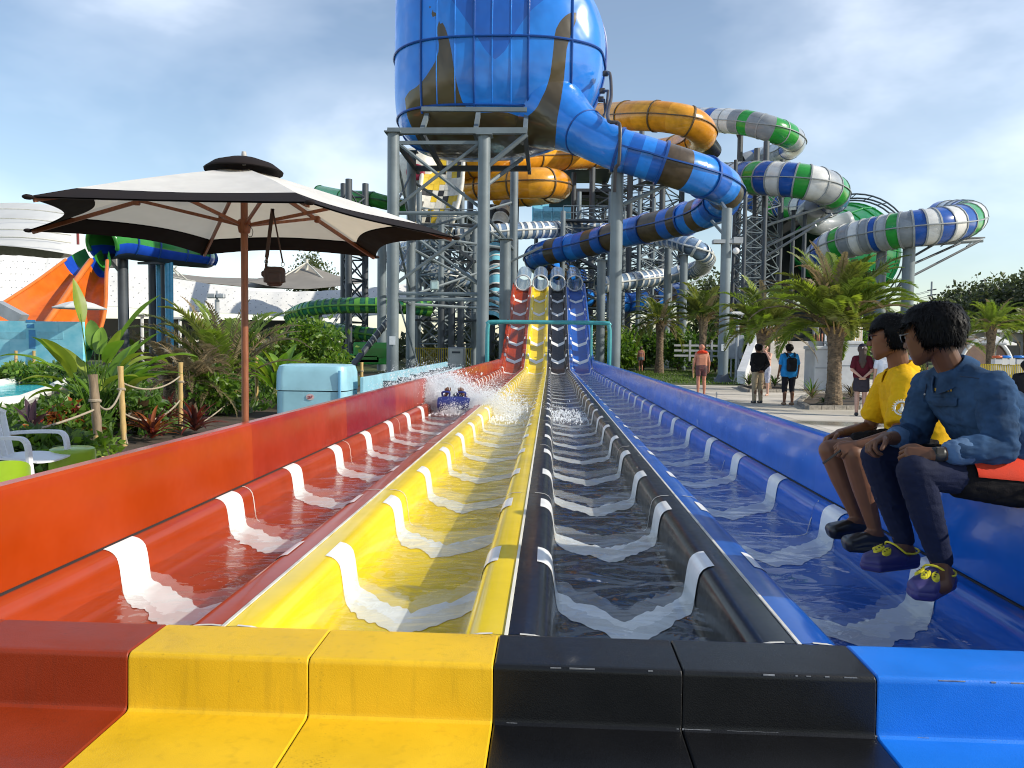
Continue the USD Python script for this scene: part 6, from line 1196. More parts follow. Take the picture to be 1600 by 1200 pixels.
def hand_bones(w, d, n, s=1.0, curl=.6, thumb=1, spread=.12):
    """Palm, four fingers and a thumb from the wrist w along d; n points out of the back of the hand; thumb = +1/-1 side."""
    d = unit(d); n = unit(n-d*np.dot(n, d)); a = np.cross(d, n)*thumb; L = []
    kn = [w+d*(.088-.006*abs(i-1))*s+a*(.030-.020*i)*s for i in range(4)]
    L.append(hull((w, .024*s), (w+a*.014*s, .02*s), (kn[0], .0125*s), (kn[1], .0125*s), (kn[2], .012*s), (kn[3], .011*s), (w+d*.03*s+a*.024*s-n*.006*s, .014*s)))
    for i, fl in enumerate((.072, .080, .074, .058)):
        p = kn[i]; ang = .25*curl; dd = unit(d+a*spread*(1.5-i)*.35); pts = [p]
        for k, fr in enumerate((.45, .32, .23)): 
            ang2 = ang+curl*(.75, 1.35, 1.0)[k]*(1 if k == 0 else .9)*(1+.08*i); ang = ang2; pts.append(pts[-1]+(dd*math.cos(ang)-n*math.sin(ang))*fl*fr*s)
        L += chain(pts, [.0098*s, .009*s, .0083*s, .0072*s])
    t0 = w+d*.022*s+a*.020*s; t1 = t0+unit(a*.75+d*.65-n*.25)*.042*s; t2 = t1+unit(a*.35+d*.9-n*.45)*.032*s; t3 = t2+unit(d*.9-n*.5-a*.1)*.026*s
    L += chain([t0, t1, t2, t3], [.015*s, .0118*s, .0105*s, .0085*s]); return L
DEN = mat('denim_blue', (0.032, 0.072, 0.150), 0.9, var=.28, scale=9, bump=.3, bscale=420, spec=.1); POLO = cloth('polo_yellow', (0.66, 0.38, 0.008)); NAVY = cloth('leggings_navy', (0.012, 0.016, 0.04)); SHORT = cloth('shorts_black', (0.010, 0.009, 0.010)); REDP = cloth('shorts_red', (0.55, 0.045, 0.02))
GLS = mat('sunglass_dark', (0.012, 0.012, 0.014), .12, coat=.6); GLF = mat('glasses_rim', (.25, .24, .22), .3, metallic=.6)
def wrinkle(t, amp=.006, sc=(14, 14, 26), seed=3, thr=0.0):
    v = np.array(t.vertices); n = t.vertex_normals; d = meshkit.fbm(v*np.array(sc), 3, seed); d = np.abs(d-.5)*2; t.vertices = v+n*((.35-d)*amp*2)[:, None]; return t
def glasses(th, q, s, lens, rim, parent=None):
    for b in (1, -1):
        c = [q(.104-.008*abs(x)/.03, .033*b+x, .006+z) for x, z in ((-.026, .014), (.0, .018), (.026, .013), (.028, -.006), (.012, -.019), (-.010, -.019), (-.026, -.008))]
        th.part('lens', MB().add(np.vstack([c, [np.mean(c, 0)]]), [(7, j, (j+1) % 7) for j in range(7)]), lens, parent=parent)
        th.part('rim', MB().path(c+c[:1], .0022*s, 5), rim, parent=parent); th.part('temple', MB().path([q(.098, .060*b, .014), q(.05, .082*b, .014), q(-.02, .092*b, .012), q(-.035, .092*b, -.004)], .003*s, 5), rim, parent=parent)
    th.part('bridge', MB().path([q(.106, .008, .010), q(.110, 0, .014), q(.106, -.008, .010)], .0022*s, 5), rim, parent=parent)

def seated_men():
    # ---- man in the denim shirt
    th = Thing('person', 'seated person in a blue denim shirt, black shorts with red panel and navy leggings', 'person', base=(2.0, 3.42, .92))
    hp = V3(2.03, 3.42, 1.03); hn, hf = V3(1.97, 3.30, .985), V3(1.97, 3.54, .985)
    kn, kf = V3(1.47, 3.14, 1.045), V3(1.47, 3.50, 1.055); an, af = V3(1.615, 3.20, .655), V3(1.60, 3.50, .665)
    sn, sf = V3(1.83, 3.25, 1.375), V3(1.73, 3.59, 1.365); nk = V3(1.745, 3.42, 1.435); hd = V3(1.635, 3.40, 1.60)
    en, ef = V3(1.80, 3.17, 1.145), V3(1.68, 3.62, 1.13); wn, wf = V3(1.53, 3.13, 1.115), V3(1.45, 3.38, 1.15)
    fw = V3(-.58, .80, -.20); H, q = head_parts(hd, fw, 1.02)
    ch = V3(1.86, 3.42, 1.27)
    legs = [hull((hn, .088), (kn, .062)), hull((kn, .062), (kn*.55+an*.45, .056)), hull((kn*.55+an*.45, .056), (an, .036)), hull((hf, .088), (kf, .062)), hull((kf, .062), (kf*.55+af*.45, .056)), hull((kf*.55+af*.45, .056), (af, .036))]
    tnE, tfE = V3(1.50, 3.10, .60), V3(1.49, 3.46, .61)
    foot = lambda a, t: [hull((a, .036), (a+[.025, 0, -.055], .034), (t+[.08, .01, -.005], .036)), hull((t+[.08, .01, -.005], .036), (t+[.0, .02, -.02], .024), (t+[.0, -.025, -.02], .024))]
    torso = [hull((hp+[0, -.08, 0], .10), (hp+[0, .08, 0], .10), (ch+[0, -.08, 0], .105), (ch+[0, .08, 0], .105)), hull((ch+[0, -.08, 0], .10), (ch+[0, .08, 0], .10), (sn, .05), (sf, .05), (nk, .06))]
    arms = chain([sn, en, wn], [.052, .040, .027])+chain([sf, ef, wf], [.052, .040, .027])
    hands = hand_bones(wn, V3(-.96, .22, -.10), V3(-.15, -.75, .65), 1.0, .75, 1)+hand_bones(wf, V3(-.85, -.40, -.25), V3(-.45, .25, .85), 1.0, .8, -1)
    body = fuse(H+[hull((nk, .056), (hd+[.035, -.01, -.05], .056))]+torso+arms+legs+foot(an, tnE)+foot(af, tfE)+hands, .0065, 7)
    b = th.part('body', body, SKIN['brown'], smooth=True)
    hair = hair_cap(hd, fw, 1.06, puff=.011, nape=-.055, brow=.045, seed=5, ref=.008, noise=.006); hpth = th.part('hair', hair, HAIRM, smooth=True)
    rg = random.Random(4); strands(th, hair, hd, fw, 7000, .028, 4, hpth, .10)
    face_bits(th, q, 1.02, parent=None); glasses(th, q, 1.02, GLS, GLF)
    c2 = .022
    sh = [hull((hp+[.01, -.085, .02], .10+c2), (hp+[.01, .085, .02], .10+c2), (ch+[.01, -.09, 0], .108+c2), (ch+[.01, .09, 0], .108+c2)), hull((ch+[.01, -.09, 0], .105+c2), (ch+[.01, .09, 0], .105+c2), (sn, .062), (sf, .062), (nk+[.012, 0, -.012], .076))]
    cn, cf = en*.42+wn*.58, ef*.5+wf*.5; SLV = []
    for cc_ in ([sn, en+[.015, 0, 0], cn], [sf, ef, cf]): sv2 = fuse(chain(cc_, [.074, .064, .051]), .009, 5); wrinkle(sv2, .012, (9, 9, 22), 31); wrinkle(sv2, .003, (22, 22, 50), 32); SLV.append(sv2)
    st = fuse(sh, .010, 6); st = wrinkle(st, .013, (7, 9, 15), 3); wrinkle(st, .0025, (26, 26, 44), 8); s_ = th.part('shirt', st, DEN, smooth=True)
    for sv2 in SLV: th.part('sleeve', sv2, DEN, smooth=True, parent=s_)
    for e, w, cc in ((en, wn, cn), (ef, wf, cf)):
        d = unit(w-e); th.part('cuff', wrinkle(fuse([hull((cc-d*.02, .054), (cc+d*.025, .050))], .008, 4), .004, (40, 40, 40)), mat('denim_light', (0.06, 0.125, 0.24), .85, var=.15, scale=8, bump=.2, bscale=400), smooth=True, parent=s_)
    def collar(nk, hd, m, sc=1.0):
        d = unit(hd+[.03, 0, -.05]-nk); ay = V3(0, 1, 0); ax = unit(np.cross(ay, d)); ax = ax if ax[0] < 0 else -ax; a_ = np.linspace(.30, 2*PI-.30, 26)
        rg_ = lambda h, r, op=0.0: np.array([nk+d*(h-.012*math.cos(a))+r*sc*(math.cos(a)*ax+math.sin(a)*ay) for a in np.linspace(.30+op, 2*PI-.30-op, 26)])
        V = np.stack([rg_(-.025, .082), rg_(.030, .066), rg_(.034, .072), rg_(.010, .092, -.1), rg_(-.022, .108, -.2)], 1); th.part('collar', thick(*grid(V), .004), m, smooth=50, parent=s_)
    collar(nk, hd, DEN)
    # things sewn on the shirt front, laid on its surface
    def onmesh(t, px, py, off=.003):
        d = unit(ray(px, py)); T = t.triangles; a, e1, e2 = T[:, 0], T[:, 1]-T[:, 0], T[:, 2]-T[:, 0]; h = np.cross(d, e2); det = (e1*h).sum(1); ok = np.abs(det) > 1e-12; iv = np.where(ok, 1/np.where(ok, det, 1), 0); s0 = CAM-a; u_ = (s0*h).sum(1)*iv; qv = np.cross(s0, e1); v_ = (qv@d)*iv; tt = (e2*qv).sum(1)*iv
        k = ok & (u_ > -1e-6) & (v_ > -1e-6) & (u_+v_ < 1+1e-6) & (tt > .1); 
        if not k.any(): return None
        i = np.where(k)[0][np.argmin(tt[k])]; n = t.face_normals[i]; n = n if n@d < 0 else -n; return CAM+d*tt[i]+n*off
    def patch(nm, quad, m, off=.0035, k=7, th_=.003):
        c = np.array(quad, float); V = [[onmesh(st, *((c[0]*(1-v)+c[3]*v)*(1-u)+(c[1]*(1-v)+c[2]*v)*u), off) for u in np.linspace(0, 1, k)] for v in np.linspace(0, 1, k)]
        if any(x is None for r in V for x in r): return
        v, f = grid(np.array(V)); th.part(nm, thick(v, f[:, ::-1], th_), m, smooth=30, parent=s_)
    def seam(nm, L_, m, r=.0022):
        q_ = [onmesh(st, *p, .0015) for p in spline([(a, b, 0) for a, b in L_], 26)[:, :2]]; q_ = [x for x in q_ if x is not None]
        if len(q_) > 3: th.part(nm, MB().path(q_, r, 5), m, parent=s_)
    DK, gold = mat('denim_seam', (.012, .028, .065), .9), mat('gold_thread', (.42, .27, .05), .5)
    patch('pocket', [(1458, 628), (1496, 630), (1495, 668), (1460, 667)], DEN); patch('pocket_flap', [(1456, 620), (1498, 622), (1496, 634), (1458, 633)], DEN, .007)
    for i, w_ in enumerate((3.2, 2.2, 3.6, 3.6, 3.2, 2.6)): x0 = 1461+i*4.8; patch('chest_mark', [(x0, 606), (x0+w_, 606.2), (x0+w_, 611), (x0, 610.8)], gold, .003, 3, .002)
    seam('placket', [(1448, 600), (1443, 630), (1441, 660), (1443, 690)], DK, .003); seam('yoke_seam', [(1500, 588), (1530, 592), (1560, 606), (1588, 626)], DK)
    for p in ((1446, 616), (1442, 645), (1442, 675)):
        c = onmesh(st, *p, .003)
        if c is not None: th.part('button', MB().tm(trimesh.creation.icosphere(1, .005).apply_translation(c)), GALV, parent=s_)
    sho = [hull((hn+[.03, 0, .0], .112), (hn*.45+kn*.55, .088)), hull((hf+[.03, 0, .0], .112), (hf*.45+kf*.55, .088)), hull((hp+[.02, -.07, -.03], .115), (hp+[.02, .07, -.03], .115))]
    so = wrinkle(fuse(sho, .010, 6), .007, (14, 10, 24), 6); sp_ = th.part('shorts', so, SHORT, smooth=True)
    # red panel on the near thigh
    d = unit(kn-hn); nn = unit(V3(-.05, -.75, .66)); ss = np.cross(d, nn)
    V = np.zeros((10, 9, 3))
    for i, uq in enumerate(np.linspace(-.02, .56, 10)):
        for j, aa in enumerate(np.linspace(-.62, .62, 9)): p = hn*(1-uq)+kn*uq; r = .1225+(.0975-.1225)*max(uq, 0)/.55; V[i, j] = p+[.03*(1-uq), 0, 0]+(nn*math.cos(aa)+ss*math.sin(aa))*(r+.004)
    th.part('red_panel', thick(*grid(V), .004), REDP, smooth=True, parent=sp_)
    leg = fuse([hull((hn*.5+kn*.5, .075), (kn, .069)), hull((kn, .069), (kn*.55+an*.45, .062)), hull((kn*.55+an*.45, .062), (an+[0, 0, .02], .044)), hull((hf*.5+kf*.5, .075), (kf, .069)), hull((kf, .069), (kf*.55+af*.45, .062)), hull((kf*.55+af*.45, .062), (af+[0, 0, .02], .044))], .010, 6)
    th.part('leggings', wrinkle(leg, .004, (20, 20, 36), 9), NAVY, smooth=True)
    CR, CY_ = mat('clog_navy', (0.035, 0.03, 0.13), .5, var=.1), mat('clog_yellow', (.60, .52, .02), .5, var=.05)
    for a, t in ((an, tnE), (af, tfE)):
        fd = unit((t-a)*[1, 1, 0]); lf = np.cross(V3(0, 0, 1), fd); h0 = a+[0, 0, -.075]-fd*.035; z0 = h0[2]-.02
        Q = lambda x, y, z: V3(h0[0], h0[1], z0)+fd*x+lf*y+V3(0, 0, z)
        up = hull((Q(.11, .03, .045), .030), (Q(.11, -.03, .045), .030), (Q(.20, .030, .03), .028), (Q(.20, -.028, .03), .028), (Q(.235, 0, .026), .024), (Q(.075, .028, .035), .033), (Q(.075, -.028, .035), .033), (Q(.10, 0, .075), .024))
        heel = hull((Q(.0, .02, .03), .032), (Q(.0, -.02, .03), .032), (Q(.08, .03, .025), .030), (Q(.08, -.03, .025), .030)); 
        sole = hull((Q(-.005, .022, .008), .026), (Q(-.005, -.022, .008), .026), (Q(.20, .035, .008), .026), (Q(.20, -.032, .008), .026), (Q(.24, 0, .01), .024)).trim_by_plane([0, 0, -1], float(-(z0+.022)))
        clogm = fuse([up, heel, sole], .007, 4); s = th.part('clog', clogm, CR, smooth=True); cv_ = np.array(clogm.vertices)
        def onto(p, o): k_ = np.linalg.norm(cv_[:, :2]-p[:2], axis=1) < .012; return V3(p[0], p[1], (cv_[k_, 2].max() if k_.any() else p[2])+o)
        th.part('yellow_rim', MB().path(spline([Q(.075, .055, .066), Q(.03, .055, .060), Q(-.02, .035, .062), Q(-.035, 0, .066), Q(-.02, -.035, .062), Q(.03, -.055, .060), Q(.075, -.055, .066), Q(.105, -.03, .096), Q(.112, 0, .103), Q(.105, .03, .096), Q(.075, .055, .066)], 50), .0045, 6), CY_, smooth=True, parent=s)
        for x, y, L_, w_, an_ in ((.178, .034, .055, .022, .4), (.190, .002, .060, .026, 0), (.165, -.034, .050, .026, -.3)):
            c = Q(x-.02, y, .05); dd = unit(fd+lf*an_*.4); sd_ = unit(np.cross(V3(0, 0, 1), dd))
            o = [c+dd*(L_/2*math.cos(a2))*(1 if math.cos(a2) > 0 else .8)+sd_*(w_*.62*math.sin(a2)) for a2 in np.linspace(0, 2*PI, 18, endpoint=False)]
            o1 = [onto(p, .0035) for p in o]; o2 = [onto(c+(p-c)*.5, .0045) for p in o]; o0 = [p-[0, 0, .012] for p in o1]
            v_, f_ = grid(np.array([o0, o1, o2, [onto(c, .005)]*18]), True); pt_ = th.part('yellow_patch', (v_, f_), CY_, parent=s)
            for e1 in (-.25, .02, .28): th.part('hole', MB().box(onto(c+dd*L_*e1, .006), (.006, .006, .003)), mat('hole_dark', (.03, .01, .03), .8), parent=s)
    wd = unit(wn-en); pw_ = wn-wd*.022; th.part('watch_strap', fuse([hull((pw_-wd*.010, .0315), (pw_+wd*.010, .031))], .006, 3), mat('watch_strap', (.012, .012, .012), .5), smooth=True)
    wnrm = unit(V3(-.1, -.80, .55)); th.part('watch_face', MB().box(pw_+wnrm*.031, (.034, .010, .030), rz=.1, bev=.003), GLS)
    th.part('pouch', MB().box(V3(2.15, 3.20, 1.09), (.12, .02, .055), bev=.006), mat('phone_grey', (.2, .24, .26), .25), smooth=False); th.part('pouch_trim', MB().box(V3(2.15, 3.195, 1.055), (.12, .02, .008)), CY_)
    # ---- man in the yellow shirt
    th = Thing('person', 'seated person in a yellow polo shirt, black shorts and dark sunglasses', 'person', base=(2.0, 4.3, .92))
    hp = V3(2.03, 4.32, 1.03); hn, hf = V3(1.99, 4.20, 1.0), V3(1.99, 4.43, 1.0); kn, kf = V3(1.585, 4.06, .985), V3(1.575, 4.38, .965); an, af = V3(1.735, 4.12, .575), V3(1.735, 4.36, .585)
    ch = V3(1.985, 4.31, 1.22); sn, sf = V3(1.865, 4.13, 1.345), V3(1.93, 4.50, 1.34); nk = V3(1.915, 4.31, 1.415); hd = V3(1.845, 4.28, 1.60); en, ef = V3(1.80, 4.03, 1.10), V3(1.87, 4.57, 1.08); wn, wf = V3(1.60, 4.05, 1.035), V3(1.66, 4.47, 1.05)
    fw = V3(-.80, .60, -.06); H, q = head_parts(hd, fw, .99)
    legs = [hull((hn, .085), (kn, .058)), hull((kn, .058), (kn*.6+an*.4, .055)), hull((kn*.6+an*.4, .055), (an, .034)), hull((hf, .085), (kf, .058)), hull((kf, .058), (kf*.6+af*.4, .055)), hull((kf*.6+af*.4, .055), (af, .034))]
    torso = [hull((hp+[0, -.08, 0], .10), (hp+[0, .08, 0], .10), (ch+[0, -.08, 0], .10), (ch+[0, .08, 0], .10)), hull((ch+[0, -.08, 0], .10), (ch+[0, .08, 0], .10), (sn, .05), (sf, .05), (nk, .055))]
    arms = chain([sn, en, wn], [.05, .039, .027])+chain([sf, ef, wf], [.05, .039, .027])
    hands = hand_bones(wn, V3(-.95, .1, -.28), V3(-.2, -.6, .75), .98, .8, 1)+hand_bones(wf, V3(-.92, -.2, -.3), V3(-.3, .3, .9), .98, .7, -1)
    tn, tf_ = an+V3(-.135, -.03, -.04), af+V3(-.135, -.03, -.04)
    body = fuse(H+[hull((nk, .054), (hd+[.03, 0, -.05], .054))]+torso+arms+legs+foot(an, tn)+foot(af, tf_)+hands, .0075, 7); th.part('body', body, SKIN['tan'], smooth=True)
    hair = hair_cap(hd, fw, 1.02, puff=.010, nape=-.055, brow=.05, seed=9, ref=.009, noise=.005); hpth = th.part('hair', hair, HAIRM, smooth=True); strands(th, hair, hd, fw, 6000, .022, 5, hpth, .15)
    face_bits(th, q, .99); glasses(th, q, .99, GLS, mat('sunglass_brown', (.05, .015, .008), .3))
    sh = [hull((hp+[.01, -.085, -.02], .122), (hp+[.01, .085, -.02], .122), (ch+[.01, -.09, 0], .124), (ch+[.01, .09, 0], .124)), hull((ch+[.01, -.09, 0], .122), (ch+[.01, .09, 0], .122), (sn, .06), (sf, .06), (nk+[.01, 0, -.012], .072))]
    dn = unit(en-sn); df = unit(ef-sf); SLV = [wrinkle(wrinkle(fuse([hull((a2, .068), (a2+d2*.19, .074)).trim_by_plane([float(x) for x in -d2], float(np.dot(-d2, a2+d2*.225)))], .008, 3), .007, (9, 9, 20), 33), .002, (25, 25, 40), 34) for a2, d2 in ((sn, dn), (sf, df))]
    st = fuse(sh, .010, 6); st = wrinkle(st, .008, (8, 10, 14), 13); wrinkle(st, .002, (30, 30, 40), 14); s_ = th.part('shirt', st, POLO, smooth=True)
    for sv2 in SLV: th.part('sleeve', sv2, POLO, smooth=True, parent=s_)
    d_ = collar(nk, hd, POLO, .94)
    # emblem on the sleeve: white ring with a small figure
    ec = sn+dn*.135; en_ = unit(V3(-.42, -.88, .15)); ex = unit(np.cross(V3(0, 0, 1), en_)); ez = np.cross(en_, ex); E = lambda x, z: ec+en_*(math.sqrt(max(.0805**2-x*x, 1e-6))+.004)+ex*x+ez*z; EW = mat('emblem_white', (.75, .74, .66), .8)
    th.part('emblem_ring', MB().path([E(.034*math.cos(a), .034*math.sin(a)) for a in np.linspace(0, 2*PI, 40)], .006, 5), EW, parent=s_)
    for i in range(22): a = i*2*PI/22; th.part('emblem_tick', MB().bar(E(.041*math.cos(a), .041*math.sin(a)), E(.046*math.cos(a), .046*math.sin(a)), .0025, 4), EW, parent=s_)
    for pts, r in ((((0, .022), (.002, .006)), .006), (((.002, .006), (-.004, -.014)), .008), (((-.018, -.014), (.016, -.016)), .006), (((-.012, -.022), (.010, -.023)), .004), (((0, .004), (.012, -.006)), .004)): th.part('emblem_figure', MB().path([E(*p) for p in pts], r, 6), EW, parent=s_)
    so = wrinkle(fuse([hull((hn+[.03, 0, 0], .108), (hn*.42+kn*.58, .084)), hull((hf+[.03, 0, 0], .108), (hf*.42+kf*.58, .084)), hull((hp+[.02, -.07, -.03], .11), (hp+[.02, .07, -.03], .11))], .010, 6), .010, (18, 14, 30), 16); th.part('shorts', so, SHORT, smooth=True)
    SB_ = mat('shoe_black', (.012, .011, .011), .35, coat=.2)
    for a, t in ((an, tn), (af, tf_)):
        th.part('shoe', fuse([hull((a+[.03, 0, -.06], .045), (a+[-.02, -.005, -.055], .045), (t+[.06, 0, -.005], .044)), hull((t+[.06, 0, -.005], .044), (t+[-.01, .022, -.018], .034), (t+[-.01, -.028, -.018], .034)), hull((a+[.03, 0, -.09], .035), (t+[-.01, .015, -.035], .03), (t+[-.01, -.025, -.035], .03))], .010, 5), SB_, smooth=True)
    hc = wn+unit(V3(-.95, .1, -.28))*.085; th.part('pen', MB().bar(hc+[.03, .0, .02], hc+[-.10, -.03, -.07], .006, 8), mat('pen_dark', (.02, .02, .02), .3))
seated_men()

def standing(label, pxy, H, face, skin='tan', hair='short', hairm=HAIRM, top=None, topm=None, bottom=None, bottomm=None, shoes=None, arms='down', extra=None, z=0.0, D=None, group=None, sleeves='short', build=1.0):
    """A standing figure; face = direction it looks to (x, y)."""
    b = G(*pxy, z) if D is None else np.r_[P(pxy[0], 560, D)[:2], z]
    th = Thing('person', label, 'person', base=tuple(b), group=group); f, l, u = basis(V3(*face, 0)); s = H/1.72
    q = lambda a, c, h: b+s*(f*a+l*c*build+u*h)
    hip = [q(0, .085*i, .90) for i in (1, -1)]; kn = [q(.015, .095*i, .50) for i in (1, -1)]; an = [q(-.01+.06*i*0, .10*i, .085) for i in (1, -1)]; sh = [q(-.01, .175*i, 1.40) for i in (1, -1)]; nk = q(-.015, 0, 1.46); hd = q(.015, 0, 1.60)
    el = [q(-.03, .235*i, 1.12) for i in (1, -1)]; wr = [q(.05, .25*i, .87) for i in (1, -1)]
    if arms == 'back': el = [q(-.10, .26*i, 1.13) for i in (1, -1)]; wr = [q(-.17, .06*i, .97) for i in (1, -1)]
    if arms == 'crossed': el = [q(.02, .25*i, 1.13) for i in (1, -1)]; wr = [q(.19, -.03*i, 1.15) for i in (1, -1)]
    if arms == 'front': el = [q(.0, .25*i, 1.13) for i in (1, -1)]; wr = [q(.2, .10*i, 1.05) for i in (1, -1)]
    if arms == 'face': el[0] = q(.16, .22, 1.25); wr[0] = q(.12, .08, 1.46)
    L, hq = head_parts(hd, f, s*1.0)
    L += [hull((nk, .052*s), (hd+u*-.05*s, .054*s)), hull(*[(q(0, .08*i, h), r*s*build) for i in (1, -1) for h, r in ((.92, .10), (1.08, .095), (1.25, .105))]), hull(*[(q(-.005, .09*i, 1.28), .095*s*build) for i in (1, -1)], *[(x, .05*s) for x in sh], (nk, .05*s))]
    for i in (0, 1):
        L += chain([hip[i], kn[i], kn[i]*.6+an[i]*.4+f*-.02*s, an[i]], [.088*s*build, .058*s, .055*s, .036*s])+[hull((an[i]-u*.045*s-f*.03*s, .035*s), (an[i]+f*.13*s-u*.06*s, .026*s))]
        L += chain([sh[i], el[i], wr[i]], [.050*s, .038*s, .026*s]); dd = unit(wr[i]-el[i]); L += hand_bones(wr[i], dd, unit(l*(1 if i == 0 else -1)+f*-.1), s, .45, 1 if i == 0 else -1)
    th.part('body', fuse(L, .022*s, 4), SKIN[skin], smooth=True)
    if hair != 'bald':
        hm = hair_cap(hd, f, s*1.03, puff=.014, nape=-.07 if hair == 'short' else -.11, seed=3, ref=.02, noise=.008); th.part('hair', hm, hairm, smooth=True)
        if hair == 'long': th.part('hair', fuse([hull((hd-f*.06*s, .085*s), (q(-.085, .03, 1.30), .055*s), (q(-.085, -.03, 1.30), .055*s)), hull((q(-.085, .05, 1.34), .05*s), (q(-.09, -.05, 1.34), .05*s), (q(-.10, 0, 1.20), .04*s))], .02, 4, .006, 40), hairm, smooth=True)
        if hair == 'bun': th.part('hair', fuse([hull((hd-f*.085*s+u*.04*s, .045*s), (hd-f*.10*s+u*.045*s, .045*s))], .015, 3), hairm, smooth=True)
    face_bits(th, hq, s, hairm)
    if top:
        lo = {'shirt': .88, 'long': .80, 'bikini': 1.22}[top]; g = .018
        C = [hull(*[(q(0, .085*i, max(h, lo+.1)), (r+g)*s*build) for i in (1, -1) for h, r in ((lo+.1, .108), (1.08, .10), (1.25, .108))])]
        if top != 'bikini':
            C += [hull(*[(q(-.005, .09*i, 1.28), (.098+g)*s*build) for i in (1, -1)], *[(x, .064*s) for x in sh], (nk-u*.03*s, .062*s))]
            for i in (0, 1):
                if sleeves == 'long': C += chain([sh[i], el[i], wr[i]], [.064*s, .054*s, .040*s])
                elif sleeves == 'short': C.append(hull((sh[i], .066*s), (sh[i]*.25+el[i]*.75, .062*s)))
        else: C = [hull(*[(q(.005, .07*i, 1.27), .108*s) for i in (1, -1)]).trim_by_plane([0, 0, 1], float(b[2]+1.235*s)).trim_by_plane([0, 0, -1], float(-(b[2]+1.30*s)))]
        th.part('top', wrinkle(fuse(C, .022*s, 3), .008, (12, 12, 16), 5) if top != 'bikini' else fuse(C, .02, 2), topm, smooth=True)
    if bottom:
        end = {'trousers': 1.0, 'shorts': .38, 'trunks': .25, 'capri': .62, 'skirt': 0, 'briefs': .06, 'long_shorts': .52}[bottom]; C = [hull(*[(q(0, .075*i, h), r*s*build) for i in (1, -1) for h, r in ((.92, .114), (.99, .106))])]
        if bottom == 'skirt': C = [hull(*[(q(0, .07*i, .98), .108*s) for i in (1, -1)], *[(q(.03*j, .13*i, .66), .07*s) for i in (1, -1) for j in (1, -1)])]
        else:
            for i in (0, 1):
                K = hip[i]; e1 = min(end/.5, 1.0); C.append(hull((K, .104*s*build), (K*(1-e1)+kn[i]*e1, (.104-.032*e1)*s)))
                if end > .5: e2 = (end-.5)/.5; C.append(hull((kn[i], .072*s), (kn[i]*(1-e2)+(an[i]-u*.02*s)*e2, (.072-.017*e2)*s)))
        th.part({'skirt': 'skirt', 'trousers': 'trousers'}.get(bottom, 'shorts'), wrinkle(fuse(C, .022*s, 3), .006, (12, 12, 20), 7), bottomm, smooth=True)
    if shoes is not None:
        for i in (0, 1): th.part('shoe', fuse([hull((an[i]-u*.04*s-f*.035*s, .044*s), (an[i]+f*.14*s-u*.052*s, .034*s), (an[i]-u*.02*s, .04*s))], .02, 2), shoes, smooth=True)
    if extra: extra(th, q, s, f, l, u, hd, sh)
    return th
C_ = lambda n, c: cloth('cloth_'+n, c)
SHOE = mat('shoe_dark', (.02, .02, .022), .5); SAND = mat('sandal_tan', (.22, .13, .07), .6)
away = (-.1, 1.0)
def towel(th, q, s, f, l, u, hd, sh): th.part('towel', fuse([hull((q(-.06, .12, 1.45), .045*s), (q(-.10, 0, 1.47), .05*s), (q(-.06, -.12, 1.45), .045*s)), hull((q(.06, .11, 1.44), .04*s), (q(-.06, .13, 1.44), .04*s)), hull((q(.06, -.11, 1.44), .04*s), (q(-.06, -.13, 1.44), .04*s))], .02, 3, .006, 30), C_('red_towel', (.62, .05, .02)), smooth=True)
def pack(th, q, s, f, l, u, hd, sh):
    bp = C_('black_pack', (.015, .015, .018)); k = th.part('backpack', fuse([hull(*[(q(-.19, .07*i, h), .065*s) for i in (1, -1) for h in (1.02, 1.28)]), hull(*[(q(-.26, .06*i, h), .045*s) for i in (1, -1) for h in (1.02, 1.14)])], .02, 3), bp, smooth=True)
    for i in (1, -1): th.part('strap', MB().path(spline([q(-.15, .09*i, 1.36), q(-.06, .12*i, 1.475), q(.06, .125*i, 1.45), q(.12, .12*i, 1.28), q(.06, .17*i, 1.12), q(-.12, .13*i, 1.05)], 24), .018*s, 6), bp, parent=k)
    th.part('strap', MB().path(spline([q(-.24, .05, 1.34), q(-.15, .10, 1.45), q(-.09, .10, 1.47)], 8), .016*s, 6), bp, parent=k)
def stripes(th, q, s, f, l, u, hd, sh):
    for i in (1, -1): th.part('sleeve_stripe', fuse([hull((q(-.022, .218*i, 1.20), .068*s), (q(-.024, .22*i, 1.185), .068*s))], .02, 2), TW, smooth=True)
    capm = C_('cap_navy', (.02, .02, .035)); th.part('cap', fuse([hull((hd+u*.06*s, .10*s), (hd+u*.075*s-f*.03*s, .095*s))], .02, 3), capm, smooth=True); th.part('cap_badge', MB().box(hd-f*.135*s+u*.05*s, (.05, .012, .05), bev=.004), TW)
standing('person with bare back, red towel round the neck and dark patterned trunks', (1095, 618), 1.66, (-.05, 1), 'sunburnt', 'bald', top=None, bottom='trunks', bottomm=mat('trunks_pattern', (.03, .03, .03), .8, var=.5, scale=14, col2=(.14, .03, .03)), extra=towel, build=1.05)
standing('person in a black shirt and khaki trousers seen from behind', (1183, 630), 1.66, (-.25, 1), 'tan', 'short', top='shirt', topm=C_('black_shirt', (.012, .012, .014)), bottom='trousers', bottomm=C_('khaki', (.33, .26, .17)), shoes=SHOE, sleeves='long', arms='back')
standing('shirtless person in pale patterned shorts with a hand at the face', (1194, 618), 1.66, (-.6, -.7), 'pale', 'bald', bottom='long_shorts', bottomm=mat('shorts_pattern', (.45, .45, .48), .8, var=.4, scale=12, col2=(.12, .14, .25)), arms='face', build=1.1)
standing('person in a bright blue top and black leggings wearing a black backpack', (1231, 633), 1.66, (-.1, 1), 'tan', 'short', top='long', topm=C_('bright_blue', (.02, .22, .55)), bottom='capri', bottomm=C_('black_leggings', (.015, .015, .02)), shoes=SAND, extra=pack, build=1.12)
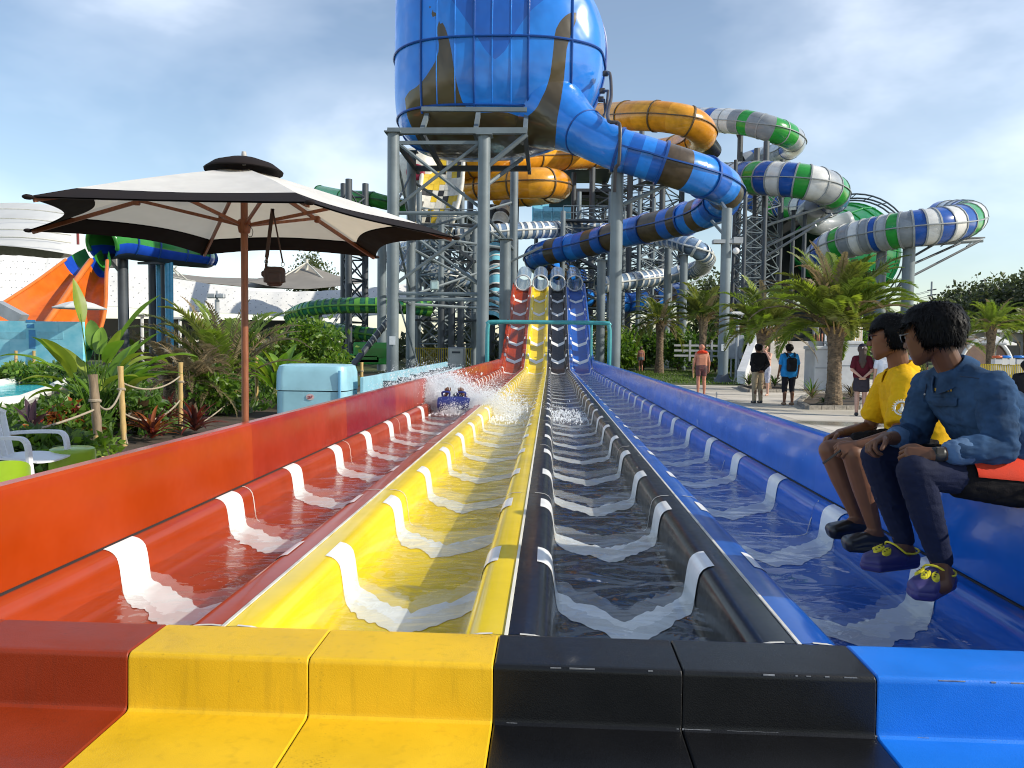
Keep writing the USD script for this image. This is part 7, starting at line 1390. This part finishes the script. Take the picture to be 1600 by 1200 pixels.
standing('person with long hair, dark cap, maroon top and grey skirt, hands behind the back', (1344, 650), 1.64, (.25, 1), 'pale', 'long', HAIRB, top='shirt', topm=C_('maroon', (.09, .012, .02)), bottom='skirt', bottomm=C_('grey_skirt', (.04, .035, .045)), shoes=SHOE, arms='back', extra=stripes, build=.9)
standing('person in a white top and dark trousers partly behind the yellow shirt', (1381, 652), 1.66, (.2, 1), 'pale', 'short', top='shirt', topm=C_('white_top', (.62, .64, .68)), bottom='trousers', bottomm=C_('navy_trousers', (.02, .03, .06)), shoes=SHOE, build=.95)
standing('person in a bikini walking away on the grass strip', (1001, 581), 1.58, (.1, 1), 'sunburnt', 'bun', HAIRB, top='bikini', topm=C_('pink_bikini', (.4, .2, .22)), bottom='briefs', bottomm=C_('grey_bikini', (.16, .18, .2)), build=.92)
standing('person in a dark top and grey shorts at the top of the ramp', (1273, 545), 1.62, (0, 1), 'tan', 'short', top='shirt', topm=C_('black_shirt', (.012, .012, .014)), bottom='long_shorts', bottomm=C_('grey_shorts', (.25, .26, .28)), z=zr, D=43.5)
standing('person with bare arms beside the other at the top of the ramp', (1281, 545), 1.5, (0, 1), 'sunburnt', 'short', HAIRB, top='shirt', topm=C_('maroon', (.09, .012, .02)), bottom='shorts', bottomm=C_('grey_skirt', (.04, .035, .045)), z=zr, D=43.8)
standing('person in a pale blue shirt seen between the two seated men', (1422, 612), 1.62, (-1, .3), 'tan', 'short', top='shirt', topm=C_('pale_blue', (.30, .38, .55)), bottom='trousers', bottomm=C_('navy_trousers', (.02, .03, .06)), shoes=SHOE, D=26)
standing('person in black just right of the pale blue shirt, behind the denim shirt', (1437, 625), 1.62, (-.3, 1), 'tan', 'short', top='shirt', topm=C_('black_shirt', (.012, .012, .014)), bottom='trousers', bottomm=C_('black_leggings', (.015, .015, .02)), shoes=SHOE, D=22)
standing('person in a black shirt at the right edge behind the denim shoulder', (1606, 680), 1.40, (.3, 1), 'tan', 'short', top='shirt', topm=C_('black_shirt', (.012, .012, .014)), bottom='trousers', bottomm=C_('black_leggings', (.015, .015, .02)), shoes=SHOE, D=12.5)
# ================================================================== rider's mat and splash
md = 13.6; mc = V3(SX[0]+LW/2+.02, md, WATZ)
MATB = mat('mat_blue', (0.02, 0.035, 0.20), 0.5, var=.2, scale=8)
rm = Thing('racing_mat', 'dark blue racing mat with curled nose bursting through the splash in the red lane', 'mat', base=tuple(mc))
C = [(-.05, .02), (-.14, .06), (-.20, .14), (-.18, .24), (-.10, .29), (-.03, .27)]
prof = spline([V3(0, 1.3, .03), V3(0, .6, .03), V3(0, .15, .03), V3(0, -.08, .05), V3(0, -.20, .12), V3(0, -.22, .22), V3(0, -.15, .30), V3(0, -.06, .30), V3(0, -.03, .24)], 30)
V = np.stack([prof+[x, 0, -.02*(abs(x)/.27)**4] for x in np.linspace(-.28, .28, 8)], 1)+mc
rm.part('pad', thick(*grid(V), .035), MATB, smooth=50)
for s in (-1, 1): rm.part('handle', MB().path(spline([mc+V3(s*.20, -.1, .31), mc+V3(s*.20, -.13, .38), mc+V3(s*.08, -.13, .38), mc+V3(s*.08, -.1, .31)], 14), .018, 6), MATB)
# rider's head and arms low behind the nose
rd = Thing('person', 'rider lying on the blue racing mat, almost hidden by the splash', 'person', base=tuple(mc+[0, .5, .1])); hq_ = mc+V3(0, .42, .20); L, q = head_parts(hq_, V3(0, -1, .0), 1.0)
sh_ = [mc+V3(.17*i, .48, .20) for i in (1, -1)]; hn_ = [mc+V3(.13*i, -.02, .36) for i in (1, -1)]; el_ = [mc+V3(.28*i, .22, .16) for i in (1, -1)]
L += [hull((sh_[0], .06), (sh_[1], .06), (mc+[.1, 1.0, .16], .09), (mc+[-.1, 1.0, .16], .09)), hull((hq_+[0, .08, -.06], .055), (mc+[0, .45, .2], .06))]+sum([chain([sh_[i], el_[i], hn_[i]], [.05, .04, .028]) for i in (0, 1)], [])+[hull((mc+[.1*i, 1.0, .15], .085), (mc+[.1*i, 1.45, .12], .06)) for i in (1, -1)]+[hull((mc+[.1*i, 1.45, .12], .06), (mc+[.1*i, 1.9, .10], .04)) for i in (1, -1)]
for i in (0, 1): L += hand_bones(hn_[i], V3(0, -.5, .5), V3(0, -.6, -.6), 1, .9, 1 if i else -1)
rd.part('body', fuse(L, .018, 4), SKIN['tan'], smooth=True); rd.part('hair', hair_cap(hq_, V3(0, -1, 0), 1.02, ref=.016), HAIRM, smooth=True); face_bits(rd, q, 1.0)
SPR = usdkit.material(stage, '/World/Looks/spray_water', {'p': ('principled_bsdf', {'base_color': (0.86, 0.88, 0.90), 'roughness': 0.25, 'specular_ior_level': 0.6}), 't': ('translucent_bsdf', {'color': (0.85, 0.87, 0.9)}), 'tr': ('transparent_bsdf', {}), 'm1': ('mix_closure', {'fac': 0.4}), 'm2': ('mix_closure', {'fac': 0.22})},
    [('p.BSDF', 'm1.closure1'), ('t.BSDF', 'm1.closure2'), ('m1.closure', 'm2.closure1'), ('tr.BSDF', 'm2.closure2')], surface='m2.closure')
rs = np.random.default_rng(21)
def drops(c, r):
    o = np.array([(1, 0, 0), (-1, 0, 0), (0, 1, 0), (0, -1, 0), (0, 0, 1), (0, 0, -1)], float); F = np.array([(0, 2, 4), (2, 1, 4), (1, 3, 4), (3, 0, 4), (2, 0, 5), (1, 2, 5), (3, 1, 5), (0, 3, 5)])
    st_ = 1+rs.random((len(c), 1, 1))*np.array([.4, .4, 1.2]); v = c[:, None]+o[None]*r[:, None, None]*st_; return v.reshape(-1, 3), (F[None]+6*np.arange(len(c))[:, None, None]).reshape(-1, 3)
pts, rad = [], []
def plume(n, o, az, el, spread, reach, r0, g=1.0, narrow=.25):
    """Droplets thrown from o: ballistic arcs at random moments."""
    a = az+rs.normal(size=n)*spread*1.25; e = np.clip(el+rs.normal(size=n)*narrow, .05, 1.4); sp = reach*rs.uniform(.35, 1.1, n); t = rs.random(n)**.8*.62
    v = np.stack([np.cos(e)*np.cos(a), np.cos(e)*np.sin(a), np.sin(e)], -1)*sp[:, None]; p = o+v*t[:, None]; p[:, 2] -= 4.9*g*t*t; p += rs.normal(size=(n, 3))*.06
    k = p[:, 2] > WATZ+.0; pts.append(p[k]); rad.append((r0*.58*np.exp(rs.normal(size=n)*.55))[k])
nose = mc+V3(0, -.15, .05)
plume(22500, nose+[-.25, .3, .1], 2.5, .75, .50, 3.6, .0085)          # to the left, over the wall
plume(12500, nose+[-.15, .6, .2], 1.9, 1.0, .6, 3.0, .0085)
plume(12500, nose+[.25, .2, .05], .45, .62, .40, 3.2, .008)           # to the right, over the yellow lane
plume(7500, nose+[.2, .0, .0], .1, .30, .30, 3.4, .007)
plume(7500, nose+[0, 1.0, .1], 1.6, .9, .8, 2.6, .008)
plume(3750, nose, 3.6, .35, .8, 1.6, .008); plume(3750, nose, -.6, .3, .7, 1.8, .007)
plume(900, V3(SX[2]+.12, 12.9, WATZ+.1), .25, .25, .35, 2.0, .006, narrow=.2)
P_, R_ = np.vstack(pts), np.concatenate(rad)
fine = np.vstack([P_+rs.normal(size=P_.shape)*.05, P_+rs.normal(size=P_.shape)*.10]); fine = fine[fine[:, 2] > WATZ]; fr2 = .0026*np.exp(rs.normal(size=len(fine))*.35); T4 = np.array([(1, 1, 1), (1, -1, -1), (-1, 1, -1), (-1, -1, 1)], float)
fv = (fine[:, None]+T4[None]*fr2[:, None, None]).reshape(-1, 3); ff = (np.array([(0, 1, 2), (0, 3, 1), (0, 2, 3), (1, 3, 2)])[None]+4*np.arange(len(fine))[:, None, None]).reshape(-1, 3)
single('water_spray', MB().add(*drops(P_, R_*.85)).add(fv, ff), SPR, 'white spray of droplets thrown up round the rider in the red lane', 'spray', kind='stuff')
fo = np.stack([rs.uniform(SX[1]+.22, SX[2]-.2, 900), 11.6+rs.beta(2, 3, 900)*5.0, np.full(900, WATZ+.008)], -1); fo2 = np.stack([rs.uniform(SX[0]+.15, SX[1]-.2, 1500), 12.9+rs.beta(1.5, 2.5, 1500)*7, np.full(1500, WATZ+.01)], -1); fo3 = np.stack([rs.uniform(SX[2]+.2, SX[3]-.25, 400), 11.9+rs.beta(2, 3, 400)*3.4, np.full(400, WATZ+.006)], -1); fo = np.vstack([fo, fo2, fo3])
single('foam', drops(fo, rs.uniform(.004, .013, len(fo))), SPR, 'white foam on the water behind and beside the racing mat', 'foam', kind='stuff')
